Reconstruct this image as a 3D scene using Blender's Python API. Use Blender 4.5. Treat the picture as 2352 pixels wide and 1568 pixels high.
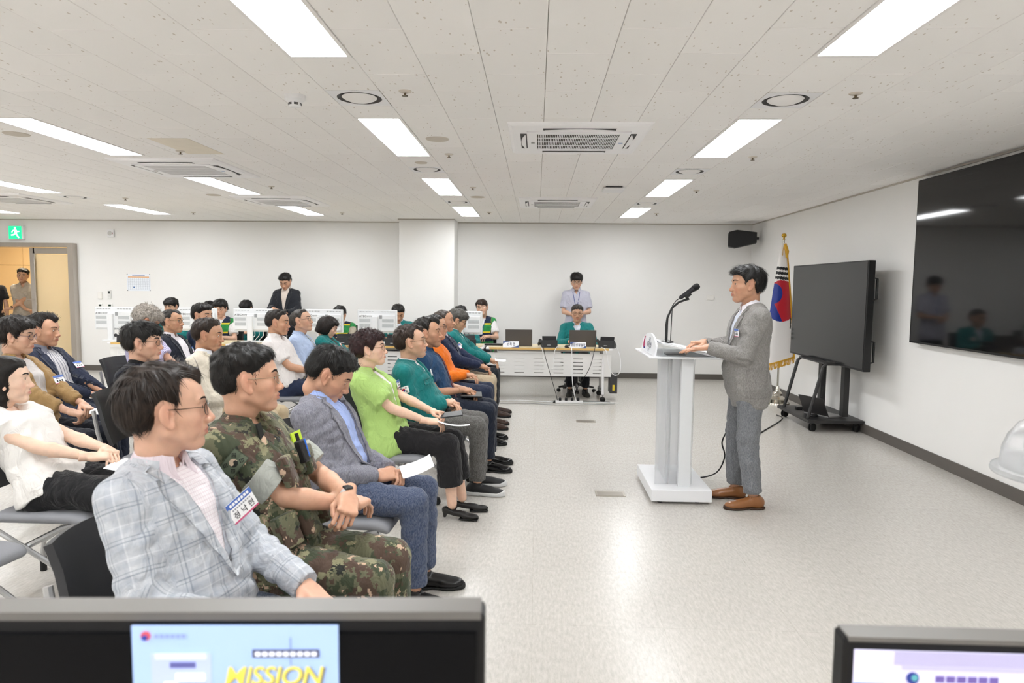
import bpy, bmesh, math, random
import numpy as np
from mathutils import Vector, Matrix
from mathutils.bvhtree import BVHTree

for _o in list(bpy.data.objects):
    bpy.data.objects.remove(_o)
random.seed(7)
RNG = np.random.default_rng(7)
SC = bpy.context.scene
COL = SC.collection
PI = math.pi

# ------------------------------------------------------------------ camera
CAM_H, YAW, PITCH, ROLL = 1.549, 0.0353449, 0.0823744, 0.0103639
cam_d = bpy.data.cameras.new('camera')
cam = bpy.data.objects.new('camera', cam_d)
COL.objects.link(cam)
cam_d.sensor_width = 36.0
cam_d.lens = 1558.97 / 2352 * 36
cam_d.clip_start = 0.02
cam_d.clip_end = 100
_f = Vector((-math.sin(YAW) * math.cos(PITCH), math.cos(YAW) * math.cos(PITCH), -math.sin(PITCH)))
_r0 = Vector((math.cos(YAW), math.sin(YAW), 0))
_u0 = _r0.cross(_f)
_r = math.cos(ROLL) * _r0 + math.sin(ROLL) * _u0
_u = -math.sin(ROLL) * _r0 + math.cos(ROLL) * _u0
cam.matrix_world = Matrix(((_r.x, _u.x, -_f.x, 0), (_r.y, _u.y, -_f.y, 0), (_r.z, _u.z, -_f.z, CAM_H), (0, 0, 0, 1)))
cam_d.dof.use_dof = True
cam_d.dof.focus_distance = 4.6
cam_d.dof.aperture_fstop = 4.5
SC.camera = cam

# ------------------------------------------------------------------ world, exposure
SC.cycles.diffuse_bounces = 8
SC.cycles.max_bounces = 14
SC.cycles.transparent_max_bounces = 12
world = bpy.data.worlds.new('world')
SC.world = world
world.use_nodes = True
world.node_tree.nodes['Background'].inputs[0].default_value = (0.9, 0.95, 1.0, 1)
world.node_tree.nodes['Background'].inputs[1].default_value = 0.3
SC.view_settings.view_transform = 'Standard'
SC.view_settings.look = 'None'
SC.view_settings.exposure = 1.0
SC.view_settings.gamma = 1.0
SC.view_settings.use_curve_mapping = False
LIGHT_STRENGTH = 13.2          # emission of the ceiling light diffusers
LIGHT_COLOR = (0.965, 0.985, 1.0, 1)

H = 2.597        # ceiling height
YB = 11.49       # back wall
XR = 3.553       # right wall
XL = -10.8       # left wall
YF = -3.6        # wall behind the camera
# ------------------------------------------------------------------ helpers
def srgb(h, k=1.0):
    h = h.lstrip('#')
    c = [int(h[i:i + 2], 16) / 255 for i in (0, 2, 4)]
    c = [(x / 12.92 if x <= 0.04045 else ((x + 0.055) / 1.055) ** 2.4) * k for x in c]
    return (c[0], c[1], c[2], 1.0)

MATS = {}
def new_mat(name):
    m = bpy.data.materials.new(name)
    m.use_nodes = True
    nt = m.node_tree
    b = nt.nodes['Principled BSDF']
    return m, nt, b

def pbr(name, col, rough=0.5, metal=0.0, spec=0.5, emit=None, estr=0.0, noise=0.0, nscale=20.0, bump=0.0, bscale=200.0, coat=0.0, trans=0.0, ior=1.45, alpha=1.0, stretch=None):
    """plain procedural material: colour with a little noise, bump"""
    if name in MATS:
        return MATS[name]
    m, nt, b = new_mat(name)
    if isinstance(col, str):
        col = srgb(col)
    b.inputs['Base Color'].default_value = col
    b.inputs['Roughness'].default_value = rough
    b.inputs['Metallic'].default_value = metal
    b.inputs['Specular IOR Level'].default_value = spec
    b.inputs['Coat Weight'].default_value = coat
    b.inputs['Transmission Weight'].default_value = trans
    b.inputs['IOR'].default_value = ior
    b.inputs['Alpha'].default_value = alpha
    if emit is not None:
        b.inputs['Emission Color'].default_value = emit if not isinstance(emit, str) else srgb(emit)
        b.inputs['Emission Strength'].default_value = estr
    if noise > 0 or bump > 0:
        tc = nt.nodes.new('ShaderNodeTexCoord')
        mp = nt.nodes.new('ShaderNodeMapping')
        nt.links.new(tc.outputs['Object'], mp.inputs[0])
        if stretch:
            mp.inputs['Scale'].default_value = stretch
    if noise > 0:
        n = nt.nodes.new('ShaderNodeTexNoise')
        n.inputs['Scale'].default_value = nscale
        n.inputs['Detail'].default_value = 4
        nt.links.new(mp.outputs[0], n.inputs['Vector'])
        hs = nt.nodes.new('ShaderNodeHueSaturation')
        mr = nt.nodes.new('ShaderNodeMapRange')
        mr.inputs['To Min'].default_value = 1 - noise
        mr.inputs['To Max'].default_value = 1 + noise
        nt.links.new(n.outputs[0], mr.inputs[0])
        nt.links.new(mr.outputs[0], hs.inputs['Value'])
        hs.inputs['Color'].default_value = col
        nt.links.new(hs.outputs[0], b.inputs['Base Color'])
    if bump > 0:
        n2 = nt.nodes.new('ShaderNodeTexNoise')
        n2.inputs['Scale'].default_value = bscale
        nt.links.new(mp.outputs[0], n2.inputs['Vector'])
        bp = nt.nodes.new('ShaderNodeBump')
        bp.inputs['Strength'].default_value = bump
        bp.inputs['Distance'].default_value = 0.01
        nt.links.new(n2.outputs[0], bp.inputs['Height'])
        nt.links.new(bp.outputs[0], b.inputs['Normal'])
    MATS[name] = m
    return m

def node(nt, t, **kw):
    n = nt.nodes.new(t)
    for k, v in kw.items():
        if hasattr(n, k):
            setattr(n, k, v)
        else:
            n.inputs[k].default_value = v
    return n

def mesh_data(name, V, F):
    me = bpy.data.meshes.new(name)
    V = np.asarray(V, np.float32)
    if isinstance(F, np.ndarray):
        k = F.shape[1]
        me.vertices.add(len(V))
        me.vertices.foreach_set('co', V.ravel())
        me.loops.add(F.size)
        me.loops.foreach_set('vertex_index', F.ravel().astype(np.int32))
        me.polygons.add(len(F))
        me.polygons.foreach_set('loop_start', np.arange(0, F.size, k, dtype=np.int32))
        me.update(calc_edges=True)
    else:
        me.from_pydata([tuple(map(float, v)) for v in V], [], [tuple(int(i) for i in f) for f in F])
        me.update()
    return me

def link(name, me, mat=None, parent=None, smooth=False, loc=None):
    o = bpy.data.objects.new(name, me)
    COL.objects.link(o)
    if mat is not None and me is not None:
        if isinstance(mat, (list, tuple)):
            for m in mat:
                me.materials.append(m)
        elif len(me.materials) == 0:
            me.materials.append(mat)
    if smooth and me is not None:
        me.polygons.foreach_set('use_smooth', np.ones(len(me.polygons), bool))
    if parent is not None:
        o.parent = parent
    if loc is not None:
        o.location = loc
    return o

def tag(o, label=None, cat=None, group=None, kind=None):
    if label:
        o['label'] = label
    if cat:
        o['category'] = cat
    if group:
        o['group'] = group
    if kind:
        o['kind'] = kind
    return o

def thing(name, label, cat, loc=(0, 0, 0), rz=0.0, group=None):
    o = bpy.data.objects.new(name, None)
    o.empty_display_size = 0.1
    COL.objects.link(o)
    o.location = loc
    o.rotation_euler = (0, 0, rz)
    return tag(o, label, cat, group)

def copy_tree(o, parent=None):
    c = o.copy()
    COL.objects.link(c)
    c.parent = parent
    for ch in list(o.children):
        copy_tree(ch, c)
    return c

def frame_from(d, up=(0, 0, 1)):
    d = np.asarray(d, float); d = d / np.linalg.norm(d)
    up = np.asarray(up, float)
    if abs(d @ up) > 0.95 * np.linalg.norm(up):
        up = np.array([1.0, 0, 0]) if abs(d[0]) < 0.9 else np.array([0, 1.0, 0])
    s = np.cross(up, d); s /= np.linalg.norm(s)
    u = np.cross(d, s)
    return d, s, u

class MB:
    """collects simple shapes into one mesh"""
    def __init__(self):
        self.V = []; self.F = []; self.M = []
    def add(self, V, F, m=0):
        b = len(self.V)
        self.V.extend([tuple(v) for v in V])
        self.F.extend([tuple(i + b for i in f) for f in F])
        self.M.extend([m] * len(F))
        return self
    def box(self, c, s, rz=0.0, m=0, R=None, ch=0.0):
        hx, hy, hz = s[0] / 2, s[1] / 2, s[2] / 2
        if ch > 0:
            ch = min(ch, hx * .9, hy * .9, hz * .9)
            bm = bmesh.new()
            bmesh.ops.create_cube(bm, size=1)
            for v in bm.verts:
                v.co = Vector((v.co.x * s[0], v.co.y * s[1], v.co.z * s[2]))
            bmesh.ops.bevel(bm, geom=bm.edges[:], offset=ch, segments=2, affect='EDGES', profile=0.5)
            bm.verts.ensure_lookup_table(); bm.verts.index_update()
            V = [tuple(v.co) for v in bm.verts]
            F = [tuple(v.index for v in f.verts) for f in bm.faces]
            bm.free()
        else:
            V = [(x * hx, y * hy, z * hz) for x in (-1, 1) for y in (-1, 1) for z in (-1, 1)]
            F = [(0, 1, 3, 2), (4, 6, 7, 5), (0, 4, 5, 1), (2, 3, 7, 6), (0, 2, 6, 4), (1, 5, 7, 3)]
        V = np.array(V)
        if R is not None:
            V = V @ np.asarray(R).T
        elif rz:
            cz, sz = math.cos(rz), math.sin(rz)
            V = V @ np.array([[cz, -sz, 0], [sz, cz, 0], [0, 0, 1]]).T
        V = V + np.asarray(c, float)
        return self.add(V, F, m)
    def tube(self, pts, r, seg=8, m=0, caps=True, flat=None):
        pts = [np.asarray(p, float) for p in pts]
        n = len(pts)
        rs = list(r) if hasattr(r, '__len__') else [r] * n
        T = []
        for i in range(n):
            a = pts[max(0, i - 1)]; b = pts[min(n - 1, i + 1)]
            d = b - a
            L = np.linalg.norm(d)
            T.append(d / L if L > 1e-9 else np.array([0, 0, 1.0]))
        _, s, u = frame_from(T[0])
        V = []
        for i in range(n):
            if i:
                v = s - T[i] * (s @ T[i]); nv = np.linalg.norm(v)
                s = v / nv if nv > 1e-6 else s
                u = np.cross(T[i], s)
            for k in range(seg):
                a = 2 * PI * k / seg
                V.append(pts[i] + rs[i] * (math.cos(a) * s + math.sin(a) * u * (flat or 1)))
        F = []
        for i in range(n - 1):
            for k in range(seg):
                k2 = (k + 1) % seg
                F.append((i * seg + k, i * seg + k2, (i + 1) * seg + k2, (i + 1) * seg + k))
        if caps:
            F.append(tuple(range(seg))[::-1])
            F.append(tuple((n - 1) * seg + k for k in range(seg)))
        return self.add(V, F, m)
    def lathe(self, prof, c=(0, 0, 0), seg=24, m=0, axis=(0, 0, 1), sx=1.0, sy=1.0):
        d, s, u = frame_from(axis)
        c = np.asarray(c, float)
        V = []; F = []
        n = len(prof)
        for (r, z) in prof:
            for k in range(seg):
                a = 2 * PI * k / seg
                V.append(c + d * z + r * (sx * math.cos(a) * s + sy * math.sin(a) * u))
        for i in range(n - 1):
            for k in range(seg):
                k2 = (k + 1) % seg
                F.append((i * seg + k, i * seg + k2, (i + 1) * seg + k2, (i + 1) * seg + k))
        if prof[0][0] > 1e-5:
            F.append(tuple(range(seg))[::-1])
        if prof[-1][0] > 1e-5:
            F.append(tuple((n - 1) * seg + k for k in range(seg)))
        return self.add(V, F, m)
    def prism(self, poly, d, o=(0, 0, 0), ex=(1, 0, 0), ey=(0, 1, 0), m=0):
        """polygon in the ex, ey plane at o, pulled by d along ex x ey"""
        ex = np.asarray(ex, float); ey = np.asarray(ey, float); ez = np.cross(ex, ey)
        o = np.asarray(o, float)
        n = len(poly)
        A = [o + ex * p[0] + ey * p[1] for p in poly]
        Bv = [a + ez * d for a in A]
        F = [tuple(range(n))[::-1], tuple(range(n, 2 * n))]
        for i in range(n):
            j = (i + 1) % n
            F.append((i, j, n + j, n + i))
        return self.add(A + Bv, F, m)
    def grid(self, fn, nu, nv, m=0, thick=0.0):
        """fn(u, v) -> point and optional normal; thick makes a back side"""
        P = np.array([[fn(i / (nu - 1), j / (nv - 1)) for j in range(nv)] for i in range(nu)], float)
        V = P.reshape(-1, 3)
        F = []
        for i in range(nu - 1):
            for j in range(nv - 1):
                F.append((i * nv + j, (i + 1) * nv + j, (i + 1) * nv + j + 1, i * nv + j + 1))
        if thick:
            du = np.gradient(P, axis=0); dv = np.gradient(P, axis=1)
            N = np.cross(du, dv); N /= (np.linalg.norm(N, axis=2, keepdims=True) + 1e-12)
            V2 = (P - N * thick).reshape(-1, 3)
            n = len(V)
            F2 = [tuple(n + i for i in f[::-1]) for f in F]
            E = []
            for i in range(nu - 1):
                a, b = i * nv, (i + 1) * nv
                E.append((b, a, n + a, n + b))
                a, b = i * nv + nv - 1, (i + 1) * nv + nv - 1
                E.append((a, b, n + b, n + a))
            for j in range(nv - 1):
                E.append((j, j + 1, n + j + 1, n + j))
                a = (nu - 1) * nv + j
                E.append((a + 1, a, n + a, n + a + 1))
            V = np.concatenate([V, V2]); F = F + F2 + E
        return self.add(V, F, m)
    def obj(self, name, mat, parent=None, smooth=False, loc=None):
        me = mesh_data(name, self.V, self.F)
        o = link(name, me, mat, parent, False, loc)
        if isinstance(mat, (list, tuple)):
            me.polygons.foreach_set('material_index', np.array(self.M, np.int32))
        if smooth:
            auto_smooth(me)
        return o

def auto_smooth(me, ang=40):
    me.polygons.foreach_set('use_smooth', np.ones(len(me.polygons), bool))
    try:
        me.set_sharp_from_angle(angle=math.radians(ang))
    except Exception:
        pass

def rotx(a):
    c, s = math.cos(a), math.sin(a); return np.array([[1, 0, 0], [0, c, -s], [0, s, c]])
def roty(a):
    c, s = math.cos(a), math.sin(a); return np.array([[c, 0, s], [0, 1, 0], [-s, 0, c]])
def rotz(a):
    c, s = math.cos(a), math.sin(a); return np.array([[c, -s, 0], [s, c, 0], [0, 0, 1]])

_TXT = {}
def text_mesh(body, size, bold=False, spacing=1.0, depth=0.0):
    """lettering as flat mesh arrays, centred, in the xy plane"""
    key = (body, size, bold, spacing, depth)
    if key in _TXT:
        return _TXT[key]
    cu = bpy.data.curves.new('lettering', 'FONT')
    cu.body = body; cu.size = size; cu.align_x = 'CENTER'; cu.align_y = 'CENTER'
    cu.space_character = spacing
    cu.resolution_u = 3
    cu.extrude = depth
    if bold:
        cu.offset = size * 0.010
    o = bpy.data.objects.new('lettering_tmp', cu)
    COL.objects.link(o)
    dg = bpy.context.evaluated_depsgraph_get()
    me = o.evaluated_get(dg).to_mesh()
    V = np.array([tuple(v.co) for v in me.vertices])
    F = [tuple(p.vertices) for p in me.polygons]
    o.evaluated_get(dg).to_mesh_clear()
    bpy.data.objects.remove(o); bpy.data.curves.remove(cu)
    _TXT[key] = (V, F)
    return V, F

def lettering(body, size, o, ex, ey, mat, parent, bold=False, spacing=1.0, shear=0.0, name='lettering', fit=None):
    V, F = text_mesh(body, size, bold, spacing)
    if len(V) == 0:
        return None
    V = V.copy()
    if fit:
        w = V[:, 0].max() - V[:, 0].min()
        V[:, 0] *= fit / w
    o = np.asarray(o, float); ex = np.asarray(ex, float); ey = np.asarray(ey, float)
    P = o + np.outer(V[:, 0] + shear * V[:, 1], ex) + np.outer(V[:, 1], ey)
    me = mesh_data(name, P, F)
    return link(name, me, mat, parent)
# ------------------------------------------------------------------ distance-field modelling (surface nets)
class Field:
    def __init__(self, lo, hi, h):
        self.lo = np.asarray(lo, np.float32); self.h = h
        n = np.ceil((np.asarray(hi) - np.asarray(lo)) / h).astype(int) + 1
        self.n = n
        self.ax = [self.lo[i] + h * np.arange(n[i], dtype=np.float32) for i in range(3)]
        self.D = np.full(n, 0.5, np.float32)
    def sub(self, lo, hi, pad):
        sl = []
        for i in range(3):
            a = int(max(0, math.floor((lo[i] - pad - self.lo[i]) / self.h)))
            b = int(min(self.n[i], math.ceil((hi[i] + pad - self.lo[i]) / self.h) + 1))
            if b <= a:
                return None
            sl.append(slice(a, b))
        return tuple(sl)
    def xyz(self, sl):
        return (self.ax[0][sl[0]][:, None, None], self.ax[1][sl[1]][None, :, None], self.ax[2][sl[2]][None, None, :])
    def add(self, prim, k=0.0):
        fn, lo, hi = prim
        sl = self.sub(lo, hi, max(k, 2 * self.h) + 2 * self.h)
        if sl is None:
            return
        d = fn(*self.xyz(sl))
        a = self.D[sl]
        if k > 0:
            t = np.clip(0.5 + 0.5 * (a - d) / k, 0, 1)
            self.D[sl] = a * (1 - t) + d * t - k * t * (1 - t)
        else:
            self.D[sl] = np.minimum(a, d)
    def cut(self, prim, k=0.0):
        fn, lo, hi = prim
        sl = self.sub(lo, hi, max(k, 2 * self.h) + 2 * self.h)
        if sl is None:
            return
        d = -fn(*self.xyz(sl))
        a = self.D[sl]
        if k > 0:
            t = np.clip(0.5 - 0.5 * (a - d) / k, 0, 1)
            self.D[sl] = a * (1 - t) + d * t + k * t * (1 - t)
        else:
            self.D[sl] = np.maximum(a, d)
    def clip(self, fn):
        """keep where fn < 0 (whole grid)"""
        sl = (slice(None),) * 3
        self.D = np.maximum(self.D, fn(*self.xyz(sl)).astype(np.float32))
    def mesh(self, smooth=1):
        D = self.D
        D[0] = D[-1] = 0.5; D[:, 0] = D[:, -1] = 0.5; D[:, :, 0] = D[:, :, -1] = 0.5
        S = D < 0
        c = np.zeros(np.array(D.shape) - 1, np.int8)
        cs = [(i, j, k) for i in (0, 1) for j in (0, 1) for k in (0, 1)]
        nx, ny, nz = c.shape
        for (i, j, k) in cs:
            c += S[i:i + nx, j:j + ny, k:k + nz]
        act = (c > 0) & (c < 8)
        ai = np.argwhere(act)
        idx = np.full(c.shape, -1, np.int32)
        idx[act] = np.arange(len(ai), dtype=np.int32)
        val = {q: D[ai[:, 0] + q[0], ai[:, 1] + q[1], ai[:, 2] + q[2]] for q in cs}
        acc = np.zeros((len(ai), 3), np.float32); cnt = np.zeros(len(ai), np.float32)
        for a in cs:
            for ax in range(3):
                if a[ax] == 0:
                    b = list(a); b[ax] = 1; b = tuple(b)
                    va, vb = val[a], val[b]
                    m = (va < 0) != (vb < 0)
                    t = va[m] / (va[m] - vb[m])
                    p = np.tile(np.array(a, np.float32), (int(m.sum()), 1))
                    p[:, ax] += t
                    acc[m] += p; cnt[m] += 1
        V = self.lo + self.h * (ai + acc / cnt[:, None])
        Q = []
        for ax in range(3):
            o1, o2 = [(1, 2), (2, 0), (0, 1)][ax]
            s0 = [slice(1, -1)] * 3; s1 = [slice(1, -1)] * 3
            s0[ax] = slice(0, -1); s1[ax] = slice(1, None)
            A = S[tuple(s0)]; Bm = S[tuple(s1)]
            w = np.argwhere(A != Bm)
            if len(w) == 0:
                continue
            fl = A[w[:, 0], w[:, 1], w[:, 2]]
            off = np.ones(3, int); off[ax] = 0
            w = w + off
            def cell(d1, d2):
                q = w.copy(); q[:, o1] += d1; q[:, o2] += d2
                return idx[q[:, 0], q[:, 1], q[:, 2]]
            q = np.stack([cell(-1, -1), cell(0, -1), cell(0, 0), cell(-1, 0)], 1)
            q[~fl] = q[~fl][:, ::-1]
            Q.append(q)
        F = np.concatenate(Q)
        F = F[(F >= 0).all(1)]
        for _ in range(smooth):
            V = laplace(V, F, 0.5)
        return V, F

def laplace(V, F, w):
    a = np.concatenate([F[:, 0], F[:, 1], F[:, 2], F[:, 3]]); b = np.concatenate([F[:, 1], F[:, 2], F[:, 3], F[:, 0]])
    n = len(V)
    cnt = np.bincount(a, minlength=n).astype(np.float32) + np.bincount(b, minlength=n)
    out = np.empty_like(V)
    for i in range(3):
        s = np.bincount(a, V[b, i], n) + np.bincount(b, V[a, i], n)
        out[:, i] = s / np.maximum(cnt, 1)
    out[cnt == 0] = V[cnt == 0]
    return V + w * (out - V)

def vnormals(V, F):
    d1 = V[F[:, 2]] - V[F[:, 0]]; d2 = V[F[:, 3]] - V[F[:, 1]]
    fn = np.cross(d1, d2)
    N = np.zeros_like(V)
    for i in range(3):
        s = 0
        for c in range(4):
            s = s + np.bincount(F[:, c], fn[:, i], len(V))
        N[:, i] = s
    return N / (np.linalg.norm(N, axis=1, keepdims=True) + 1e-12)

def _bb(pts, r):
    pts = np.asarray(pts, float)
    return pts.min(0) - r, pts.max(0) + r

def cone(a, b, r1, r2):
    a = np.asarray(a, float); b = np.asarray(b, float)
    ba = b - a; L2 = float(ba @ ba) + 1e-12
    def fn(x, y, z):
        px, py, pz = x - a[0], y - a[1], z - a[2]
        t = np.clip((px * ba[0] + py * ba[1] + pz * ba[2]) / L2, 0, 1)
        return np.sqrt((px - t * ba[0]) ** 2 + (py - t * ba[1]) ** 2 + (pz - t * ba[2]) ** 2) - (r1 + (r2 - r1) * t)
    lo, hi = _bb([a, b], max(r1, r2))
    return fn, lo, hi

def ell(c, r, R=None):
    c = np.asarray(c, float); r = np.asarray(r, float)
    def fn(x, y, z):
        px, py, pz = x - c[0], y - c[1], z - c[2]
        if R is not None:
            px, py, pz = (R[0, 0] * px + R[1, 0] * py + R[2, 0] * pz, R[0, 1] * px + R[1, 1] * py + R[2, 1] * pz, R[0, 2] * px + R[1, 2] * py + R[2, 2] * pz)
        k0 = np.sqrt((px / r[0]) ** 2 + (py / r[1]) ** 2 + (pz / r[2]) ** 2)
        k1 = np.sqrt((px / r[0] ** 2) ** 2 + (py / r[1] ** 2) ** 2 + (pz / r[2] ** 2) ** 2) + 1e-9
        return k0 * (k0 - 1) / k1
    m = max(r) if R is not None else r
    return fn, c - m, c + m

def rbox(c, s, r, R=None):
    c = np.asarray(c, float); s = np.asarray(s, float) - r
    def fn(x, y, z):
        px, py, pz = x - c[0], y - c[1], z - c[2]
        if R is not None:
            px, py, pz = (R[0, 0] * px + R[1, 0] * py + R[2, 0] * pz, R[0, 1] * px + R[1, 1] * py + R[2, 1] * pz, R[0, 2] * px + R[1, 2] * py + R[2, 2] * pz)
        qx, qy, qz = np.abs(px) - s[0], np.abs(py) - s[1], np.abs(pz) - s[2]
        o = np.sqrt(np.maximum(qx, 0) ** 2 + np.maximum(qy, 0) ** 2 + np.maximum(qz, 0) ** 2)
        return o + np.minimum(np.maximum(qx, np.maximum(qy, qz)), 0) - r
    m = np.linalg.norm(s + r) if R is not None else s + r
    return fn, c - m, c + m

def poly_sd(P, x, z):
    """signed distance to a polygon in a plane (negative inside)"""
    P = np.asarray(P, float)
    d = np.full(np.broadcast(x, z).shape, 1e9)
    sgn = np.ones(d.shape)
    n = len(P)
    for i in range(n):
        a = P[i]; b = P[i - 1]
        e = b - a
        wx, wz = x - a[0], z - a[1]
        t = np.clip((wx * e[0] + wz * e[1]) / (e @ e), 0, 1)
        d = np.minimum(d, (wx - e[0] * t) ** 2 + (wz - e[1] * t) ** 2)
        c1 = z >= a[1]; c2 = z < b[1]; c3 = e[0] * wz > e[1] * wx
        f = (c1 & c2 & c3) | (~c1 & ~c2 & ~c3)
        sgn = np.where(f, -sgn, sgn)
    return sgn * np.sqrt(d)
# ------------------------------------------------------------------ heads, hands, shoes, hair
def skull_prims():
    return [ell((-0.014, 0, 0.023), (0.097, 0.078, 0.081)), ell((-0.045, 0, 0.006), (0.066, 0.070, 0.068))]

def build_head(h):
    f = Field((-0.125, -0.10, -0.22), (0.135, 0.10, 0.135), h)
    for p in skull_prims():
        f.add(p, 0.02)
    f.add(ell((0.030, 0, -0.004), (0.061, 0.066, 0.082)), 0.025)          # face mass
    f.add(ell((0.040, 0, 0.037), (0.046, 0.058, 0.046)), 0.02)           # forehead
    for s in (-1, 1):
        f.add(cone((-0.004, s * 0.054, -0.052), (0.056, s * 0.020, -0.096), 0.020, 0.016), 0.022)   # jaw
        f.add(ell((0.050, s * 0.047, -0.026), (0.028, 0.022, 0.020)), 0.02)                          # cheekbone
        f.add(ell((0.052, s * 0.034, -0.056), (0.028, 0.024, 0.026)), 0.02)                          # cheek
    f.add(ell((0.066, 0, -0.098), (0.022, 0.026, 0.019)), 0.018)          # chin
    f.add(cone((0.02, 0, -0.075), (0.05, 0, -0.092), 0.034, 0.026), 0.02)
    f.add(cone((-0.030, 0, -0.045), (-0.036, 0, -0.098), 0.053, 0.050), 0.024)   # neck
    f.add(cone((0.005, 0, -0.09), (-0.005, 0, -0.12), 0.026, 0.026), 0.02)        # throat
    for s in (-1, 1):
        f.cut(ell((0.106, s * 0.034, 0.000), (0.025, 0.021, 0.014)), 0.014)      # eye socket
    for s in (-1, 1):
        f.add(cone((0.085, s * 0.012, 0.021), (0.074, s * 0.046, 0.020), 0.0085, 0.007), 0.012)  # brow
    f.add(cone((0.083, 0, 0.010), (0.1005, 0, -0.034), 0.0085, 0.0098), 0.012)    # nose bridge
    f.add(ell((0.1030, 0, -0.0385), (0.0120, 0.0130, 0.0105)), 0.008)               # tip
    for s in (-1, 1):
        f.add(ell((0.0935, s * 0.0145, -0.042), (0.0125, 0.0085, 0.0085)), 0.006)  # wing
        f.cut(ell((0.0995, s * 0.0070, -0.0505), (0.006, 0.0035, 0.004)), 0.003)   # nostril
    f.add(ell((0.077, 0, -0.064), (0.0175, 0.030, 0.018)), 0.012)                  # mouth mound
    f.add(cone((0.0935, 0, -0.0640), (0.0830, 0.025, -0.0655), 0.0048, 0.0025), 0.005)
    f.add(cone((0.0935, 0, -0.0640), (0.0830, -0.025, -0.0655), 0.0048, 0.0025), 0.005)
    f.add(cone((0.0915, 0.007, -0.0735), (0.0830, 0.022, -0.0680), 0.0058, 0.003), 0.005)
    f.add(cone((0.0915, -0.007, -0.0735), (0.0830, -0.022, -0.0680), 0.0058, 0.003), 0.005)
    f.add(cone((0.0915, 0.007, -0.0735), (0.0915, -0.007, -0.0735), 0.0056, 0.0056), 0.004)
    for s in (-1, 1):
        f.cut(cone((0.0985, 0, -0.0688), (0.0850, s * 0.028, -0.0668), 0.0022, 0.0016), 0.002)  # mouth line
        f.cut(cone((0.090, s * 0.023, -0.046), (0.078, s * 0.034, -0.068), 0.0030, 0.0025), 0.008)  # smile fold
        # eyes: lids around a ball, opened by a slit
        f.add(ell((0.0715, s * 0.033, 0.000), (0.0165, 0.0175, 0.0145)), 0.005)
        f.cut(ell((0.093, s * 0.0335, -0.0005), (0.016, 0.0125, 0.0033)), 0.002)
        f.cut(cone((0.090, s * 0.018, 0.0085), (0.082, s * 0.048, 0.0075), 0.0016, 0.0014), 0.004)
        # ears
        R = rotz(s * math.radians(-24)) @ roty(math.radians(-12))
        f.add(ell((-0.004, s * 0.079, -0.008), (0.021, 0.0075, 0.033), R), 0.005)
        f.cut(ell((0.006, s * 0.0890, -0.006), (0.0125, 0.0115, 0.021), R), 0.003)
        f.add(cone((-0.002, s * 0.0830, -0.024), (-0.001, s * 0.0850, 0.004), 0.0030, 0.0030), 0.002)
        f.add(ell((0.006, s * 0.0785, -0.036), (0.010, 0.006, 0.011)), 0.005)
        f.add(cone((0.013, s * 0.074, -0.012), (0.012, s * 0.078, -0.004), 0.0045, 0.004), 0.004)
    V, F = f.mesh(1)
    # tint channels: r = lips, g = scalp shadow of cropped hair, b = cheek flush
    x, y, z = V.T
    lip = np.clip(1 - np.sqrt(((np.abs(y)) / 0.027) ** 2 + ((z + 0.0690) / 0.0108) ** 2), 0, 1) * 2.5
    lip *= (x > 0.074)
    cheek = np.exp(-(((x - 0.07) / 0.03) ** 2 + ((np.abs(y) - 0.045) / 0.022) ** 2 + ((z + 0.035) / 0.025) ** 2))
    cheek += 0.8 * np.exp(-(((x - 0.108) / 0.015) ** 2 + (y / 0.018) ** 2 + ((z + 0.04) / 0.015) ** 2))
    ear = np.exp(-(((np.abs(y) - 0.085) / 0.008) ** 2 + (x / 0.03) ** 2 + (z / 0.045) ** 2))
    T = np.stack([np.clip(lip, 0, 1), np.zeros_like(x), np.clip(cheek + ear, 0, 1)], 1)
    return V, F, T

_HEADS = {}
def head_base(h):
    if h not in _HEADS:
        _HEADS[h] = build_head(h)
    return _HEADS[h]

def warp_head(V, p):
    """individual proportions; p: w width, j jaw width, l face length, n nose, fat"""
    V = V.copy()
    x, y, z = V[:, 0].copy(), V[:, 1].copy(), V[:, 2].copy()
    lower = np.clip(-(z + 0.01) / 0.08, 0, 1) * np.clip((x + 0.06) / 0.05, 0, 1)
    neckm = np.clip(-(z + 0.10) / 0.04, 0, 1)
    lower = lower * (1 - neckm)
    y *= p.get('w', 1.0) * (1 + (p.get('j', 1.0) - 1) * lower)
    z = np.where(z < 0, z * (1 + (p.get('l', 1.0) - 1) * (1 - neckm)), z)
    nose = np.exp(-((y / 0.02) ** 2 + ((z + 0.03) / 0.03) ** 2)) * np.clip((x - 0.08) / 0.02, 0, 1)
    x = x + nose * 0.012 * (p.get('n', 1.0) - 1) * 3
    fat = p.get('fat', 0.0)
    y = y * (1 + fat * 0.10 * lower)
    x = x + fat * 0.006 * lower * np.clip((x - 0) / 0.05, 0, 1)
    return np.stack([x, y, z], 1) * p.get('s', 1.0)

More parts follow.
